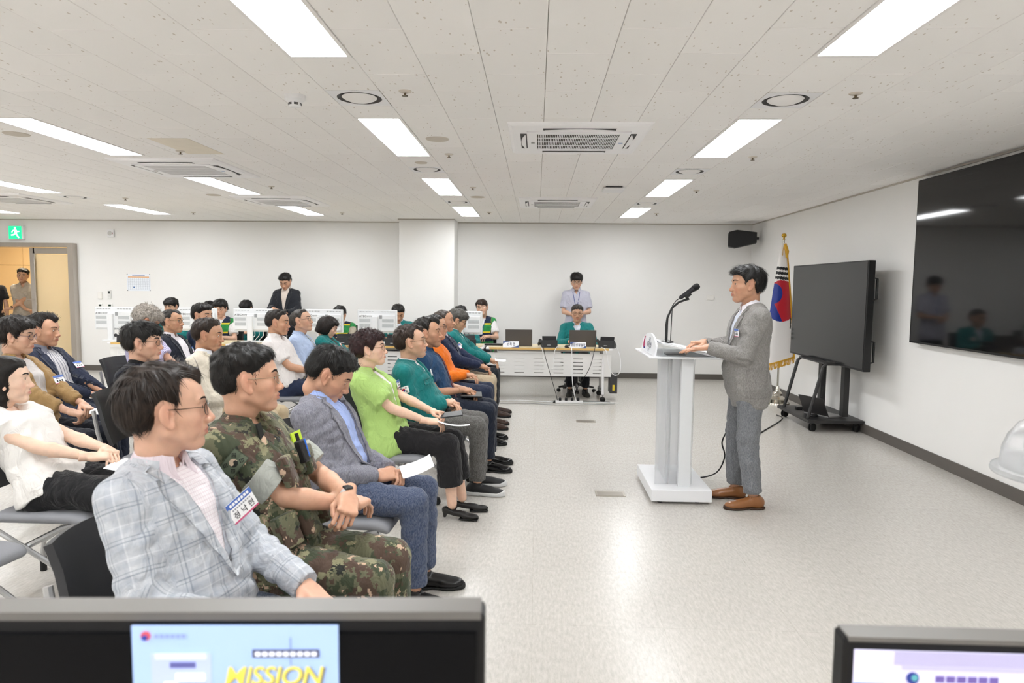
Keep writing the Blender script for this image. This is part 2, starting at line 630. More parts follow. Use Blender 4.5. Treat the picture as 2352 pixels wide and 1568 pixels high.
HAIRLINES = {
    'short': [(0.092, 0.058), (0.066, 0.052), (0.050, 0.034), (0.040, 0.008), (0.031, -0.020), (0.018, -0.018), (0.012, 0.020), (-0.012, 0.034), (-0.030, 0.018), (-0.033, -0.030), (-0.048, -0.078), (-0.2, -0.085), (-0.2, 0.25), (0.2, 0.25), (0.2, 0.066)],
    'fringe': [(0.13, 0.036), (0.070, 0.036), (0.052, 0.026), (0.042, 0.005), (0.032, -0.022), (0.018, -0.018), (0.012, 0.020), (-0.012, 0.034), (-0.030, 0.018), (-0.033, -0.030), (-0.048, -0.078), (-0.2, -0.085), (-0.2, 0.25), (0.2, 0.25), (0.2, 0.040)],
    'receding': [(0.076, 0.076), (0.048, 0.066), (0.036, 0.042), (0.036, 0.010), (0.028, -0.016), (0.018, -0.016), (0.012, 0.020), (-0.012, 0.034), (-0.030, 0.018), (-0.033, -0.030), (-0.048, -0.075), (-0.2, -0.080), (-0.2, 0.25), (0.2, 0.25), (0.2, 0.095)],
    'bob': [(0.100, 0.050), (0.068, 0.044), (0.050, 0.020), (0.044, -0.020), (0.040, -0.075), (0.022, -0.095), (-0.02, -0.105), (-0.06, -0.110), (-0.2, -0.12), (-0.2, 0.25), (0.2, 0.25), (0.2, 0.055)],
    'curlyshort': [(0.096, 0.054), (0.066, 0.046), (0.050, 0.028), (0.042, 0.000), (0.036, -0.032), (0.024, -0.030), (0.012, 0.008), (-0.012, 0.028), (-0.028, 0.010), (-0.030, -0.040), (-0.044, -0.095), (-0.2, -0.10), (-0.2, 0.25), (0.2, 0.25), (0.2, 0.065)],
    'long': [(0.100, 0.056), (0.062, 0.046), (0.040, 0.020), (0.030, -0.03), (0.022, -0.10), (0.00, -0.15), (-0.04, -0.17), (-0.2, -0.18), (-0.2, 0.25), (0.2, 0.25), (0.2, 0.065)],
}

def build_hair(st, hp, h, seed):
    """st: hairline style; returns cap mesh and strand ribbons (head space)"""
    rng = np.random.default_rng(seed)
    top = hp.get('top', 0.024); side = hp.get('side', 0.010); back = hp.get('back', 0.013); front = hp.get('front', top)
    line = HAIRLINES[st]
    wv = hp.get('w', 1.0)
    f = Field((-0.16, -0.135, -0.20), (0.15, 0.135, 0.19), h)
    ph = rng.uniform(0, 6, 6)
    sl = (slice(None),) * 3
    x, y, z = f.xyz(sl)
    xs = x + 0 * y + 0 * z; ys = (y / wv) + 0 * x + 0 * z; zs = z + 0 * x + 0 * y
    a = skull_prims()[0][0](xs, ys, zs); b = skull_prims()[1][0](xs, ys, zs)
    k = 0.02
    t = np.clip(0.5 + 0.5 * (a - b) / k, 0, 1); d = a * (1 - t) + b * t - k * t * (1 - t)
    b = ell((0.040, 0, 0.037), (0.046, 0.058, 0.046))[0](xs, ys, zs)
    t = np.clip(0.5 + 0.5 * (d - b) / k, 0, 1); d = d * (1 - t) + b * t - k * t * (1 - t)
    if st in ('bob', 'long'):
        zl = -0.11 if st == 'bob' else -0.16
        b = ell((-0.030, 0, -0.035), (0.080, 0.080, 0.085))[0](xs, ys, zs)
        b = np.minimum(b, cone((-0.045, 0, -0.02), (-0.055, 0, zl), 0.066, 0.058)[0](xs, ys, zs))
        k = 0.03
        t = np.clip(0.5 + 0.5 * (d - b) / k, 0, 1); d = d * (1 - t) + b * t - k * t * (1 - t)
    up = np.clip((zs - 0.02) / 0.08, 0, 1); up = up * up * (3 - 2 * up)
    fr = np.clip((xs - 0.0) / 0.07, 0, 1)
    bk = np.clip((-xs - 0.03) / 0.06, 0, 1)
    th = side * (1 - up) + (top * (1 - fr) + front * fr) * up
    th = th + (back - side) * bk * (1 - up)
    nape = np.clip((-0.03 - zs) / 0.05, 0, 1)
    if st not in ('bob', 'long'):
        th = th * (1 - 0.75 * nape)
        sb = np.clip((xs - 0.015) / 0.03, 0, 1) * np.clip((0.03 - zs) / 0.03, 0, 1)
        th = th * (1 - 0.7 * sb)
    ln = poly_sd(line, x[:, 0, :] + 0 * z[:, 0, :], z[:, 0, :] + 0 * x[:, 0, :])[:, None, :]
    ln = ln + 0.004 * np.sin(170 * ys + ph[5]) * np.clip((xs - 0.04) / 0.03, 0, 1) + 0 * ys
    part = hp.get('part', 0.0)
    if part:   # swept aside: hairline rises on one side of the brow
        ln = ln + part * ys * np.clip((xs - 0.03) / 0.03, 0, 1)
    rec = hp.get('temple', 0.0)
    if rec:
        ln = ln + rec * np.clip((np.abs(ys) - 0.02) / 0.03, 0, 1) * np.clip((xs - 0.02) / 0.04, 0, 1)
    tp_ = np.clip(-ln / hp.get('taper', 0.034), 0, 1); tp_ = tp_ * tp_ * (3 - 2 * tp_)
    lowt = 0.62 if st in ('fringe', 'bob', 'curlyshort') else 0.18
    th = th * (lowt + (1 - lowt) * tp_)
    # clumps
    cl = hp.get('clump', 0.0035)
    fq = hp.get('freq', 1.0)
    nz = (np.sin(95 * fq * ys + 30 * xs + ph[0] + 2.0 * np.sin(40 * fq * xs + ph[1])) * np.cos(60 * fq * xs + 45 * zs + ph[2])
          + 0.7 * np.sin(150 * fq * xs + 80 * ys + ph[3]) * np.sin(120 * fq * zs + ph[4] + 90 * ys))
    th = th + cl * nz * (0.35 + up) * (0.3 + 0.7 * tp_)
    d = d - th
    kk = 0.006
    t = np.clip(0.5 - 0.5 * (d - ln) / kk, 0, 1)
    f.D = (d * (1 - t) + ln * t + kk * t * (1 - t)).astype(np.float32)
    # hollow of the head itself is kept solid: the skull closes it
    V, F = f.mesh(1)
    N = vnormals(V, F)
    # strands
    n = hp.get('n', 1500)
    ok = np.where((N @ np.array([0, 0, 1.0]) > -0.6))[0]
    ok = ok[(V[ok, 0] ** 2 + V[ok, 1] ** 2 + (V[ok, 2] - .02) ** 2) > 0.066 ** 2]
    if n and len(ok):
        ids = rng.choice(ok, n)
        p = V[ids] + rng.normal(0, h * 0.4, (n, 3)); nr = N[ids]
        crown = np.array(hp.get('crown', (-0.05, 0.0, 0.105)))
        dr = p - crown
        comb = np.array(hp.get('comb', (0, 0, 0)), float)
        frw = np.clip((p[:, 0] + 0.01) / 0.05, 0, 1)[:, None] * np.clip((p[:, 2] - 0.03) / 0.04, 0, 1)[:, None]
        dr = dr / (np.linalg.norm(dr, axis=1, keepdims=True) + 1e-9)
        dr = dr * (1 - 0.8 * frw * (np.linalg.norm(comb) > 0)) + comb * frw
        dr[:, 2] -= 0.35
        dr += rng.normal(0, hp.get('mess', 0.18), (n, 3))
        dr -= nr * (dr * nr).sum(1, keepdims=True)
        dr /= (np.linalg.norm(dr, axis=1, keepdims=True) + 1e-9)
        L = hp.get('len', 0.035) * rng.uniform(0.5, 1.2, n)[:, None]
        tip = p + dr * L
        kp = poly_sd(line, tip[:, 0], tip[:, 2]) < (0.012 if st in ('fringe', 'curlyshort', 'bob') else 0.002)
        p, nr, dr, L = p[kp], nr[kp], dr[kp], L[kp]
        n = len(p)
        curl = hp.get('curl', 0.0)
        lift = hp.get('lift', 0.10)
        wid = hp.get('wid', 0.0011) * rng.uniform(0.6, 1.3, n)[:, None]
        sd = np.cross(nr, dr)
        ph = rng.uniform(0, 6.28, n)[:, None]
        rings = []
        ts = [0, 0.35, 0.7, 1.0]
        for q, tt in enumerate(ts):
            c = p + dr * L * tt + nr * (-0.002 + L * lift * math.sin(tt * 2.4) + 0.0015) - nr * (L ** 2) * tt * tt * 4.5
            if curl:
                c = c + curl * (sd * np.sin(ph + 5 * tt) + nr * (np.cos(ph + 5 * tt) + 0.4)) * tt
            wq = wid * (1.0 if q < 2 else (0.75 if q == 2 else 0.12))
            rings.append(c - sd * wq); rings.append(c + sd * wq)
        SV = np.stack(rings, 1).reshape(-1, 3)
        base = (np.arange(n) * 8)[:, None]
        SF = np.concatenate([base + np.array([[2 * q, 2 * q + 1, 2 * q + 3, 2 * q + 2]]) for q in range(3)])
        F = np.concatenate([F, SF + len(V)])
        V = np.concatenate([V, SV])
    return V, F

_BROWBVH = {}
def brow_mesh(seed, s, n=110, thick=1.0, wd=1.0):
    rng = np.random.default_rng(seed)
    V, F, _ = head_base(0.0045)
    if 'b' not in _BROWBVH:
        _BROWBVH['b'] = BVHTree.FromPolygons([tuple(v) for v in V], [tuple(f) for f in F])
    bvh = _BROWBVH['b']
    Vs = []; Fs = []
    def on(y, z):
        h = bvh.ray_cast(Vector((0.2, y, z)), Vector((-1, 0, 0)))
        return np.array(h[0]) if h[0] is not None else np.array([0.09, y, z])
    for i in range(n):
        t = rng.uniform(0, 1)
        y = s * (0.012 + 0.036 * t)
        z = 0.0195 + 0.0065 * math.sin(t * 2.3) + rng.uniform(-0.0026, 0.0026) * thick * (1.25 - 0.8 * t)
        L = rng.uniform(0.006, 0.010)
        a = on(y, z) + [0.0004, 0, 0]
        b = on(y + s * L * 0.9, z + L * (0.35 - 0.7 * t)) + [0.0016, 0, 0]
        w = np.array([0, 0, 0.0009 * wd])
        k = len(Vs)
        Vs += [a - w, a + w, b + w * 0.4, b - w * 0.4]
        Fs.append((k, k + 1, k + 2, k + 3))
    # dark line of the upper lid
    prev = None
    for i in range(9):
        t = i / 8
        y = s * (0.0205 + 0.0255 * t); z = 0.0015 + 0.0035 * math.sin(PI * min(1, t * 1.05))
        q = on(y, z) + [0.0012, 0, 0]
        if prev is not None:
            w = np.array([0, 0, 0.0008 * wd])
            k = len(Vs)
            Vs += [prev - w, prev + w, q + w, q - w]
            Fs.append((k, k + 1, k + 2, k + 3))
        prev = q
    return np.array(Vs), np.array(Fs)

# hands -------------------------------------------------------------
HPOSE = {
    'flat': ([(6, 8, 6)] * 4, 0.35, 0.6),
    'relax': ([(22, 30, 18), (26, 34, 20), (30, 38, 22), (34, 40, 22)], 0.5, 0.5),
    'grip': ([(48, 60, 35), (52, 62, 36), (56, 64, 36), (60, 66, 36)], 0.9, 0.25),
    'pinch': ([(50, 45, 25), (58, 55, 30), (64, 60, 34), (66, 62, 34)], 0.75, 0.35),
}
_HANDS = {}
def hand_base(pose, h):
    key = (pose, h)
    if key in _HANDS:
        return _HANDS[key]
    f = Field((-0.05, -0.075, -0.10), (0.205, 0.10, 0.05), h)
    curls, topp, spread = HPOSE[pose]
    f.add(cone((-0.045, 0, 0), (0.005, 0, 0), 0.024, 0.024), 0)
    f.add(rbox((0.045, 0.0, 0.0), (0.046, 0.037, 0.0135), 0.012), 0.014)
    f.add(ell((0.030, 0.022, -0.008), (0.030, 0.018, 0.014)), 0.010)
    f.add(ell((0.030, -0.022, -0.006), (0.032, 0.014, 0.013)), 0.010)
    ys = (0.0295, 0.0100, -0.0100, -0.0280)
    ls = ((0.042, 0.026, 0.020), (0.046, 0.029, 0.021), (0.043, 0.027, 0.021), (0.034, 0.021, 0.018))
    xs = (0.086, 0.090, 0.087, 0.080)
    fan = (5, 1.5, -2, -6)
    rr = (0.0088, 0.0090, 0.0086, 0.0076)
    for i in range(4):
        p = np.array([xs[i] - 0.012, ys[i], 0.001])
        f.add(ell((xs[i] - 0.002, ys[i], 0.006), (0.010, 0.0095, 0.008)), 0.006)   # knuckle
        a = 0.0; rz_ = rotz(math.radians(fan[i]))
        r = rr[i]
        for k in range(3):
            a += math.radians(curls[i][k])
            L = ls[i][k] + (0.012 if k == 0 else 0)
            d = rz_ @ np.array([math.cos(a), 0, -math.sin(a)])
            q = p + d * L
            f.add(cone(p, q, r, r * 0.93), 0.0035)
            p = q; r *= 0.92
    p = np.array([0.012, 0.026, -0.006])
    d1 = np.array([0.62, 0.62 * (1 - 0.5 * topp), -0.38 * topp]); d1 /= np.linalg.norm(d1)
    q = p + d1 * 0.044
    f.add(cone(p, q, 0.0145, 0.0110), 0.008)
    d2 = np.array([0.85, 0.28 - 0.55 * topp, -0.25 * topp]); d2 /= np.linalg.norm(d2)
    q2 = q + d2 * 0.030
    f.add(cone(q, q2, 0.0108, 0.0095), 0.004)
    d3 = np.array([0.9, 0.1 - 0.6 * topp, -0.2 * topp]); d3 /= np.linalg.norm(d3)
    f.add(cone(q2, q2 + d3 * 0.024, 0.0095, 0.0075), 0.004)
    V, F = f.mesh(1)
    _HANDS[key] = (V, F)
    return V, F

# shoes -------------------------------------------------------------
_SHOES = {}
def shoe_base(kind, h=0.008):
    """origin under the ankle on the floor, toe towards +x; returns upper and sole meshes"""
    if kind in _SHOES:
        return _SHOES[kind]
    f = Field((-0.11, -0.07, -0.01), (0.23, 0.07, 0.14), h)
    if kind == 'heel':
        f.add(cone((-0.045, 0, 0.062), (0.09, 0, 0.024), 0.027, 0.030), 0)
        f.add(ell((0.135, 0, 0.020), (0.062, 0.035, 0.020)), 0.02)
        f.add(cone((-0.05, 0, 0.06), (-0.055, 0, 0.0), 0.024, 0.010), 0.01)
        f.cut(ell((0.02, 0, 0.085), (0.085, 0.024, 0.050)), 0.006)
        f.clip(lambda x, y, z: 0.0 - z + 0 * x + 0 * y)
        f.cut(rbox((0.025, 0, -0.005), (0.055, 0.08, 0.022), 0.01), 0.01)
    else:
        f.add(ell((-0.035, 0, 0.045), (0.050, 0.035, 0.050)), 0)
        f.add(cone((-0.02, 0, 0.055), (0.10, 0, 0.034), 0.038, 0.036), 0.02)
        f.add(ell((0.135, 0, 0.026), (0.070, 0.043, 0.032)), 0.02)
        f.add(cone((-0.02, 0, 0.06), (-0.005, 0, 0.10), 0.036, 0.040), 0.015)
        f.clip(lambda x, y, z: z - (0.102 - 0.12 * np.clip(x + 0.01, 0, 1)) + 0 * y)
        f.cut(cone((0.0, 0, 0.09), (-0.004, 0, 0.13), 0.028, 0.034), 0.004)
        f.clip(lambda x, y, z: 0.012 - z + 0 * x + 0 * y)
    V, F = f.mesh(1)
    g = Field((-0.11, -0.07, -0.012), (0.23, 0.07, 0.06), h * 0.8)
    if kind == 'heel':
        g.add(rbox((0.125, 0, 0.004), (0.070, 0.034, 0.004), 0.003), 0)
    else:
        st = 0.030 if kind == 'sneaker' else 0.016
        g.add(ell((-0.030, 0, 0.0), (0.062, 0.041, 0.12)), 0)
        g.add(rbox((0.05, 0, 0.0), (0.09, 0.037, 0.05), 0.03), 0.02)
        g.add(ell((0.130, 0, 0.0), (0.082, 0.048, 0.12)), 0.02)
        g.clip(lambda x, y, z: np.maximum(z - st - 0.25 * np.clip(x - 0.15, 0, 1), 0.001 - z) + 0 * y)
        if kind == 'leather':
            g.cut(rbox((0.055, 0, 0.0), (0.025, 0.08, 0.007), 0.003), 0.004)
    SV, SF = g.mesh(1)
    _SHOES[kind] = (V, F, SV, SF)
    return _SHOES[kind]
# ------------------------------------------------------------------ cloth, skin and hair materials
def obj_color(nt):
    n = nt.nodes.new('ShaderNodeObjectInfo')
    return n.outputs['Color']

def skin_material():
    m, nt, b = new_mat('skin')
    oc = obj_color(nt)
    at = node(nt, 'ShaderNodeAttribute', attribute_name='tint')
    sp = nt.nodes.new('ShaderNodeSeparateColor')
    nt.links.new(at.outputs['Color'], sp.inputs[0])
    mx = node(nt, 'ShaderNodeMix', data_type='RGBA', blend_type='MULTIPLY')
    nt.links.new(sp.outputs[0], mx.inputs[0]); nt.links.new(oc, mx.inputs[6])
    mx.inputs[7].default_value = (0.78, 0.42, 0.40, 1)
    mx2 = node(nt, 'ShaderNodeMix', data_type='RGBA', blend_type='MULTIPLY')
    ml = node(nt, 'ShaderNodeMath', operation='MULTIPLY'); ml.inputs[1].default_value = 0.55
    nt.links.new(sp.outputs[2], ml.inputs[0])
    nt.links.new(ml.outputs[0], mx2.inputs[0]); nt.links.new(mx.outputs[2], mx2.inputs[6])
    mx2.inputs[7].default_value = (0.97, 0.66, 0.60, 1)
    tc = nt.nodes.new('ShaderNodeTexCoord')
    n = node(nt, 'ShaderNodeTexNoise', Scale=45.0, Detail=5.0)
    nt.links.new(tc.outputs['Object'], n.inputs['Vector'])
    hs = nt.nodes.new('ShaderNodeHueSaturation')
    mr = nt.nodes.new('ShaderNodeMapRange'); mr.inputs['To Min'].default_value = 0.86; mr.inputs['To Max'].default_value = 1.12
    nt.links.new(n.outputs[0], mr.inputs[0]); nt.links.new(mr.outputs[0], hs.inputs['Value'])
    nt.links.new(mx2.outputs[2], hs.inputs['Color']); hs.inputs['Saturation'].default_value = 0.88
    nt.links.new(hs.outputs[0], b.inputs['Base Color'])
    b.inputs['Roughness'].default_value = 0.46
    b.inputs['Subsurface Weight'].default_value = 0.12
    b.inputs['Subsurface Radius'].default_value = (0.010, 0.004, 0.002)
    b.inputs['Subsurface Scale'].default_value = 1.0
    n2 = node(nt, 'ShaderNodeTexNoise', Scale=420.0, Detail=2.0)
    nt.links.new(tc.outputs['Object'], n2.inputs['Vector'])
    bp = nt.nodes.new('ShaderNodeBump'); bp.inputs['Strength'].default_value = 0.10; bp.inputs['Distance'].default_value = 0.003
    nt.links.new(n2.outputs[0], bp.inputs['Height']); nt.links.new(bp.outputs[0], b.inputs['Normal'])
    return m

def hair_material():
    m, nt, b = new_mat('hair')
    oc = obj_color(nt)
    tc = nt.nodes.new('ShaderNodeTexCoord')
    n = node(nt, 'ShaderNodeTexNoise', Scale=130.0, Detail=3.0)
    mp = nt.nodes.new('ShaderNodeMapping'); mp.inputs['Scale'].default_value = (0.35, 1.2, 0.35)
    nt.links.new(tc.outputs['Object'], mp.inputs[0]); nt.links.new(mp.outputs[0], n.inputs['Vector'])
    hs = nt.nodes.new('ShaderNodeHueSaturation')
    mr = nt.nodes.new('ShaderNodeMapRange'); mr.inputs['From Min'].default_value = 0.3; mr.inputs['From Max'].default_value = 0.75
    mr.inputs['To Min'].default_value = 0.5; mr.inputs['To Max'].default_value = 1.9
    nt.links.new(n.outputs[0], mr.inputs[0]); nt.links.new(mr.outputs[0], hs.inputs['Value']); nt.links.new(oc, hs.inputs['Color'])
    nt.links.new(hs.outputs[0], b.inputs['Base Color'])
    b.inputs['Roughness'].default_value = 0.5
    b.inputs['Specular IOR Level'].default_value = 0.35
    return m

def cloth_material(name, kind='plain', rough=0.85, bump=0.42, sheen=0.12):
    """colour from the object; kind adds the woven or printed pattern"""
    if name in MATS:
        return MATS[name]
    m, nt, b = new_mat(name)
    L = nt.links.new
    oc = obj_color(nt)
    tc = nt.nodes.new('ShaderNodeTexCoord')
    co = tc.outputs['Object']
    b.inputs['Roughness'].default_value = rough
    b.inputs['Sheen Weight'].default_value = sheen
    b.inputs['Specular IOR Level'].default_value = 0.25
    def math_(op, a, bb=None, v=None):
        n = node(nt, 'ShaderNodeMath', operation=op)
        if isinstance(a, (int, float)): n.inputs[0].default_value = a
        else: L(a, n.inputs[0])
        if bb is not None:
            if isinstance(bb, (int, float)): n.inputs[1].default_value = bb
            else: L(bb, n.inputs[1])
        return n.outputs[0]
    def mixc(fac, a, bcol, bt='MIX'):
        n = node(nt, 'ShaderNodeMix', data_type='RGBA', blend_type=bt)
        if isinstance(fac, (int, float)): n.inputs[0].default_value = fac
        else: L(fac, n.inputs[0])
        if isinstance(a, tuple): n.inputs[6].default_value = a
        else: L(a, n.inputs[6])
        if isinstance(bcol, tuple): n.inputs[7].default_value = bcol
        else: L(bcol, n.inputs[7])
        return n.outputs[2]
    sx = nt.nodes.new('ShaderNodeSeparateXYZ'); L(co, sx.inputs[0])
    X_, Y_, Z_ = sx.outputs
    col = oc
    n1 = node(nt, 'ShaderNodeTexNoise', Scale=9.0, Detail=4.0); L(co, n1.inputs['Vector'])
    if kind == 'melange':
        n = node(nt, 'ShaderNodeTexNoise', Scale=230.0, Detail=3.0)
        mp = nt.nodes.new('ShaderNodeMapping'); mp.inputs['Scale'].default_value = (1, 1, 0.35); mp.inputs['Rotation'].default_value = (0.5, 0.4, 0)
        L(co, mp.inputs[0]); L(mp.outputs[0], n.inputs['Vector'])
        mr = nt.nodes.new('ShaderNodeMapRange'); mr.inputs['From Min'].default_value = 0.35; mr.inputs['From Max'].default_value = 0.68
        L(n.outputs[0], mr.inputs[0])
        col = mixc(mr.outputs[0], mixc(1.0, oc, (0.82, 0.82, 0.84, 1), 'MULTIPLY'), mixc(0.10, oc, (0.8, 0.8, 0.82, 1)))
    elif kind == 'plaid':
        at = node(nt, 'ShaderNodeAttribute', attribute_name='weave')
        sw = nt.nodes.new('ShaderNodeSeparateXYZ'); L(at.outputs['Vector'], sw.inputs[0])
        U, W = sw.outputs[0], sw.outputs[1]
        def lines(c, period, w, ph=0.0):
            f = math_('FRACT', math_('ADD', math_('DIVIDE', c, period), ph))
            return math_('LESS_THAN', math_('ABSOLUTE', math_('SUBTRACT', f, 0.5)), w / period / 2)
        n = node(nt, 'ShaderNodeTexNoise', Scale=30.0, Detail=5.0); L(co, n.inputs['Vector'])
        base = mixc(n.outputs[0], mixc(1.0, oc, (0.70, 0.72, 0.76, 1), 'MULTIPLY'), mixc(0.45, oc, (0.9, 0.9, 0.9, 1)))
        nn = node(nt, 'ShaderNodeTexNoise', Scale=14.0); L(co, nn.inputs['Vector'])
        dark = (0.16, 0.19, 0.24, 1)
        for c, ph in ((U, 0.0), (W, 0.13)):
            base = mixc(math_('MULTIPLY', lines(c, 0.085, 0.0040, ph), 0.50), base, dark)
            base = mixc(math_('MULTIPLY', lines(c, 0.085, 0.0030, ph + 0.12), 0.40), base, dark)
            base = mixc(math_('MULTIPLY', lines(c, 0.085, 0.004, ph + 0.5), 0.22), base, (0.85, 0.86, 0.88, 1))
            base = mixc(math_('MULTIPLY', lines(c, 0.0425, 0.012, ph + 0.3), 0.16), base, (0.28, 0.33, 0.42, 1))
        col = base
    elif kind == 'camo':
        sn = node(nt, 'ShaderNodeVectorMath', operation='SNAP'); sn.inputs[1].default_value = (0.0045,) * 3
        L(co, sn.inputs[0])
        cols = [(srgb('#666650'), None), (srgb('#434a38'), 0.50), (srgb('#54443a'), 0.55), (srgb('#8a876a'), 0.60), (srgb('#c4a890'), 0.625), (srgb('#2a2c27'), 0.63)]
        c = cols[0][0]
        for i, (cc, thr) in enumerate(cols[1:]):
            n = node(nt, 'ShaderNodeTexNoise', Scale=[9.0, 12.0, 15.0, 19.0, 16.0][i], Detail=3.5, Roughness=0.62)
            mp = nt.nodes.new('ShaderNodeMapping'); mp.inputs['Location'].default_value = (3.1 * i + 1, 1.7 * i, 2.3 * i)
            L(sn.outputs[0], mp.inputs[0]); L(mp.outputs[0], n.inputs['Vector'])
            c = mixc(math_('GREATER_THAN', n.outputs[0], thr), c, cc)
        col = c
    elif kind == 'stripe':          # fine vertical stripes around the body
        at = node(nt, 'ShaderNodeAttribute', attribute_name='weave')
        sw = nt.nodes.new('ShaderNodeSeparateXYZ'); L(at.outputs['Vector'], sw.inputs[0])
        f = math_('FRACT', math_('DIVIDE', sw.outputs[0], 0.011))
        col = mixc(math_('LESS_THAN', f, 0.45), oc, (0.86, 0.84, 0.90, 1))
    elif kind == 'broadstripe':
        at = node(nt, 'ShaderNodeAttribute', attribute_name='weave')
        sw = nt.nodes.new('ShaderNodeSeparateXYZ'); L(at.outputs['Vector'], sw.inputs[0])
        f = math_('FRACT', math_('DIVIDE', sw.outputs[0], 0.034))
        g = math_('FRACT', math_('DIVIDE', sw.outputs[0], 0.0085))
        col = mixc(math_('MULTIPLY', math_('LESS_THAN', f, 0.30), 0.75), oc, (0.10, 0.11, 0.16, 1))
        col = mixc(math_('MULTIPLY', math_('LESS_THAN', g, 0.25), 0.35), col, (0.12, 0.13, 0.18, 1))
    elif kind == 'check':
        at = node(nt, 'ShaderNodeAttribute', attribute_name='weave')
        sw = nt.nodes.new('ShaderNodeSeparateXYZ'); L(at.outputs['Vector'], sw.inputs[0])
        f = math_('LESS_THAN', math_('FRACT', math_('DIVIDE', sw.outputs[0], 0.011)), 0.16)
        g = math_('LESS_THAN', math_('FRACT', math_('DIVIDE', sw.outputs[1], 0.011)), 0.16)
        col = mixc(math_('MULTIPLY', math_('MAXIMUM', f, g), 0.5), oc, (0.55, 0.42, 0.48, 1))
    elif kind == 'vest':            # safety vest: navy below, green above, yellow band
        at = node(nt, 'ShaderNodeAttribute', attribute_name='weave')
        sw = nt.nodes.new('ShaderNodeSeparateXYZ'); L(at.outputs['Vector'], sw.inputs[0])
        t = sw.outputs[1]
        navy = srgb('#1b2740'); green = srgb('#2f8a4a'); yel = srgb('#e8d23a')
        col = green
        for lim, c_ in ((0.13, navy), (0.265, yel), (0.287, green), (0.395, yel), (0.417, navy)):
            col = mixc(math_('GREATER_THAN', t, lim), col, c_)
    # woven mottling
    hs = nt.nodes.new('ShaderNodeHueSaturation')
    mr = nt.nodes.new('ShaderNodeMapRange'); mr.inputs['To Min'].default_value = 0.90; mr.inputs['To Max'].default_value = 1.10
    L(n1.outputs[0], mr.inputs[0]); L(mr.outputs[0], hs.inputs['Value']); L(col, hs.inputs['Color'])
    L(hs.outputs[0], b.inputs['Base Color'])
    # creases and weave
    n2 = node(nt, 'ShaderNodeTexNoise', Scale=16.0, Detail=3.0, Distortion=1.2)
    mp = nt.nodes.new('ShaderNodeMapping'); mp.inputs['Scale'].default_value = (1.0, 1.0, 0.6); mp.inputs['Rotation'].default_value = (0.3, 0.5, 0.2)
    L(co, mp.inputs[0]); L(mp.outputs[0], n2.inputs['Vector'])
    n3 = node(nt, 'ShaderNodeTexNoise', Scale=700.0, Detail=1.0); L(co, n3.inputs['Vector'])
    bp = nt.nodes.new('ShaderNodeBump'); bp.inputs['Strength'].default_value = bump; bp.inputs['Distance'].default_value = 0.05
    L(n2.outputs[0], bp.inputs['Height'])
    bp2 = nt.nodes.new('ShaderNodeBump'); bp2.inputs['Strength'].default_value = 0.12; bp2.inputs['Distance'].default_value = 0.002
    L(n3.outputs[0], bp2.inputs['Height']); L(bp.outputs[0], bp2.inputs['Normal'])
    L(bp2.outputs[0], b.inputs['Normal'])
    MATS[name] = m
    return m

SKIN = skin_material()
HAIR = hair_material()
CLOTH = lambda kind: cloth_material('cloth_' + kind, kind)
M_EYE = pbr('eye_white', '#e6e0d8', 0.15)
M_IRIS = pbr('eye_iris', '#120c0a', 0.08)
M_LENS = None
def lens_mat():
    if 'lens' in MATS:
        return MATS['lens']
    m = bpy.data.materials.new('lens'); m.use_nodes = True
    nt = m.node_tree; nt.nodes.clear()
    o = nt.nodes.new('ShaderNodeOutputMaterial')
    t = nt.nodes.new('ShaderNodeBsdfTransparent'); g = nt.nodes.new('ShaderNodeBsdfGlossy'); g.inputs['Roughness'].default_value = 0.02
    f = nt.nodes.new('ShaderNodeFresnel'); f.inputs[0].default_value = 1.35
    mx = nt.nodes.new('ShaderNodeMixShader')
    nt.links.new(f.outputs[0], mx.inputs[0]); nt.links.new(t.outputs[0], mx.inputs[1]); nt.links.new(g.outputs[0], mx.inputs[2])
    nt.links.new(mx.outputs[0], o.inputs[0])
    MATS['lens'] = m
    return m

# ------------------------------------------------------------------ people
PROF_T = np.array([-.30, -.22, -.10, .0, .15, .30, .50, .70, .85, .95, 1.03])
PROF_M = (np.array([.150, .165, .178, .175, .164, .158, .163, .174, .166, .122, .060]),
          np.array([.090, .110, .125, .125, .120, .116, .118, .120, .104, .078, .045]),
          np.array([.000, .005, .010, .012, .018, .022, .015, .006, -.004, -.012, -.018]))
PROF_W = (np.array([.145, .165, .175, .170, .150, .138, .142, .152, .145, .105, .055]),
          np.array([.090, .108, .120, .118, .110, .104, .112, .120, .095, .070, .040]),
          np.array([.000, .005, .010, .012, .016, .020, .026, .024, .000, -.012, -.018]))

def ik(S, W, lu, lf, pole):
    S = np.asarray(S, float); W = np.asarray(W, float)
    d = W - S; D = np.linalg.norm(d)
    mx = (lu + lf) * 0.995
    if D > mx:
        W = S + d / D * mx; d = W - S; D = mx
    a = (lu * lu - lf * lf + D * D) / (2 * D)
    h = math.sqrt(max(lu * lu - a * a, 0))
    n = d / D
    p = np.asarray(pole, float); p = p - n * (p @ n); p /= np.linalg.norm(p) + 1e-9
    return S + n * a + p * h, W

def plane_cut(P, d, rad):
    """removes what lies beyond P along d, within rad"""
    P = np.asarray(P, float); d = np.asarray(d, float) / np.linalg.norm(d)
    def fn(x, y, z):
        px, py, pz = x - P[0], y - P[1], z - P[2]
        return np.maximum(-(px * d[0] + py * d[1] + pz * d[2]), np.sqrt(px * px + py * py + pz * pz) - rad)
    return fn, P - rad, P + rad

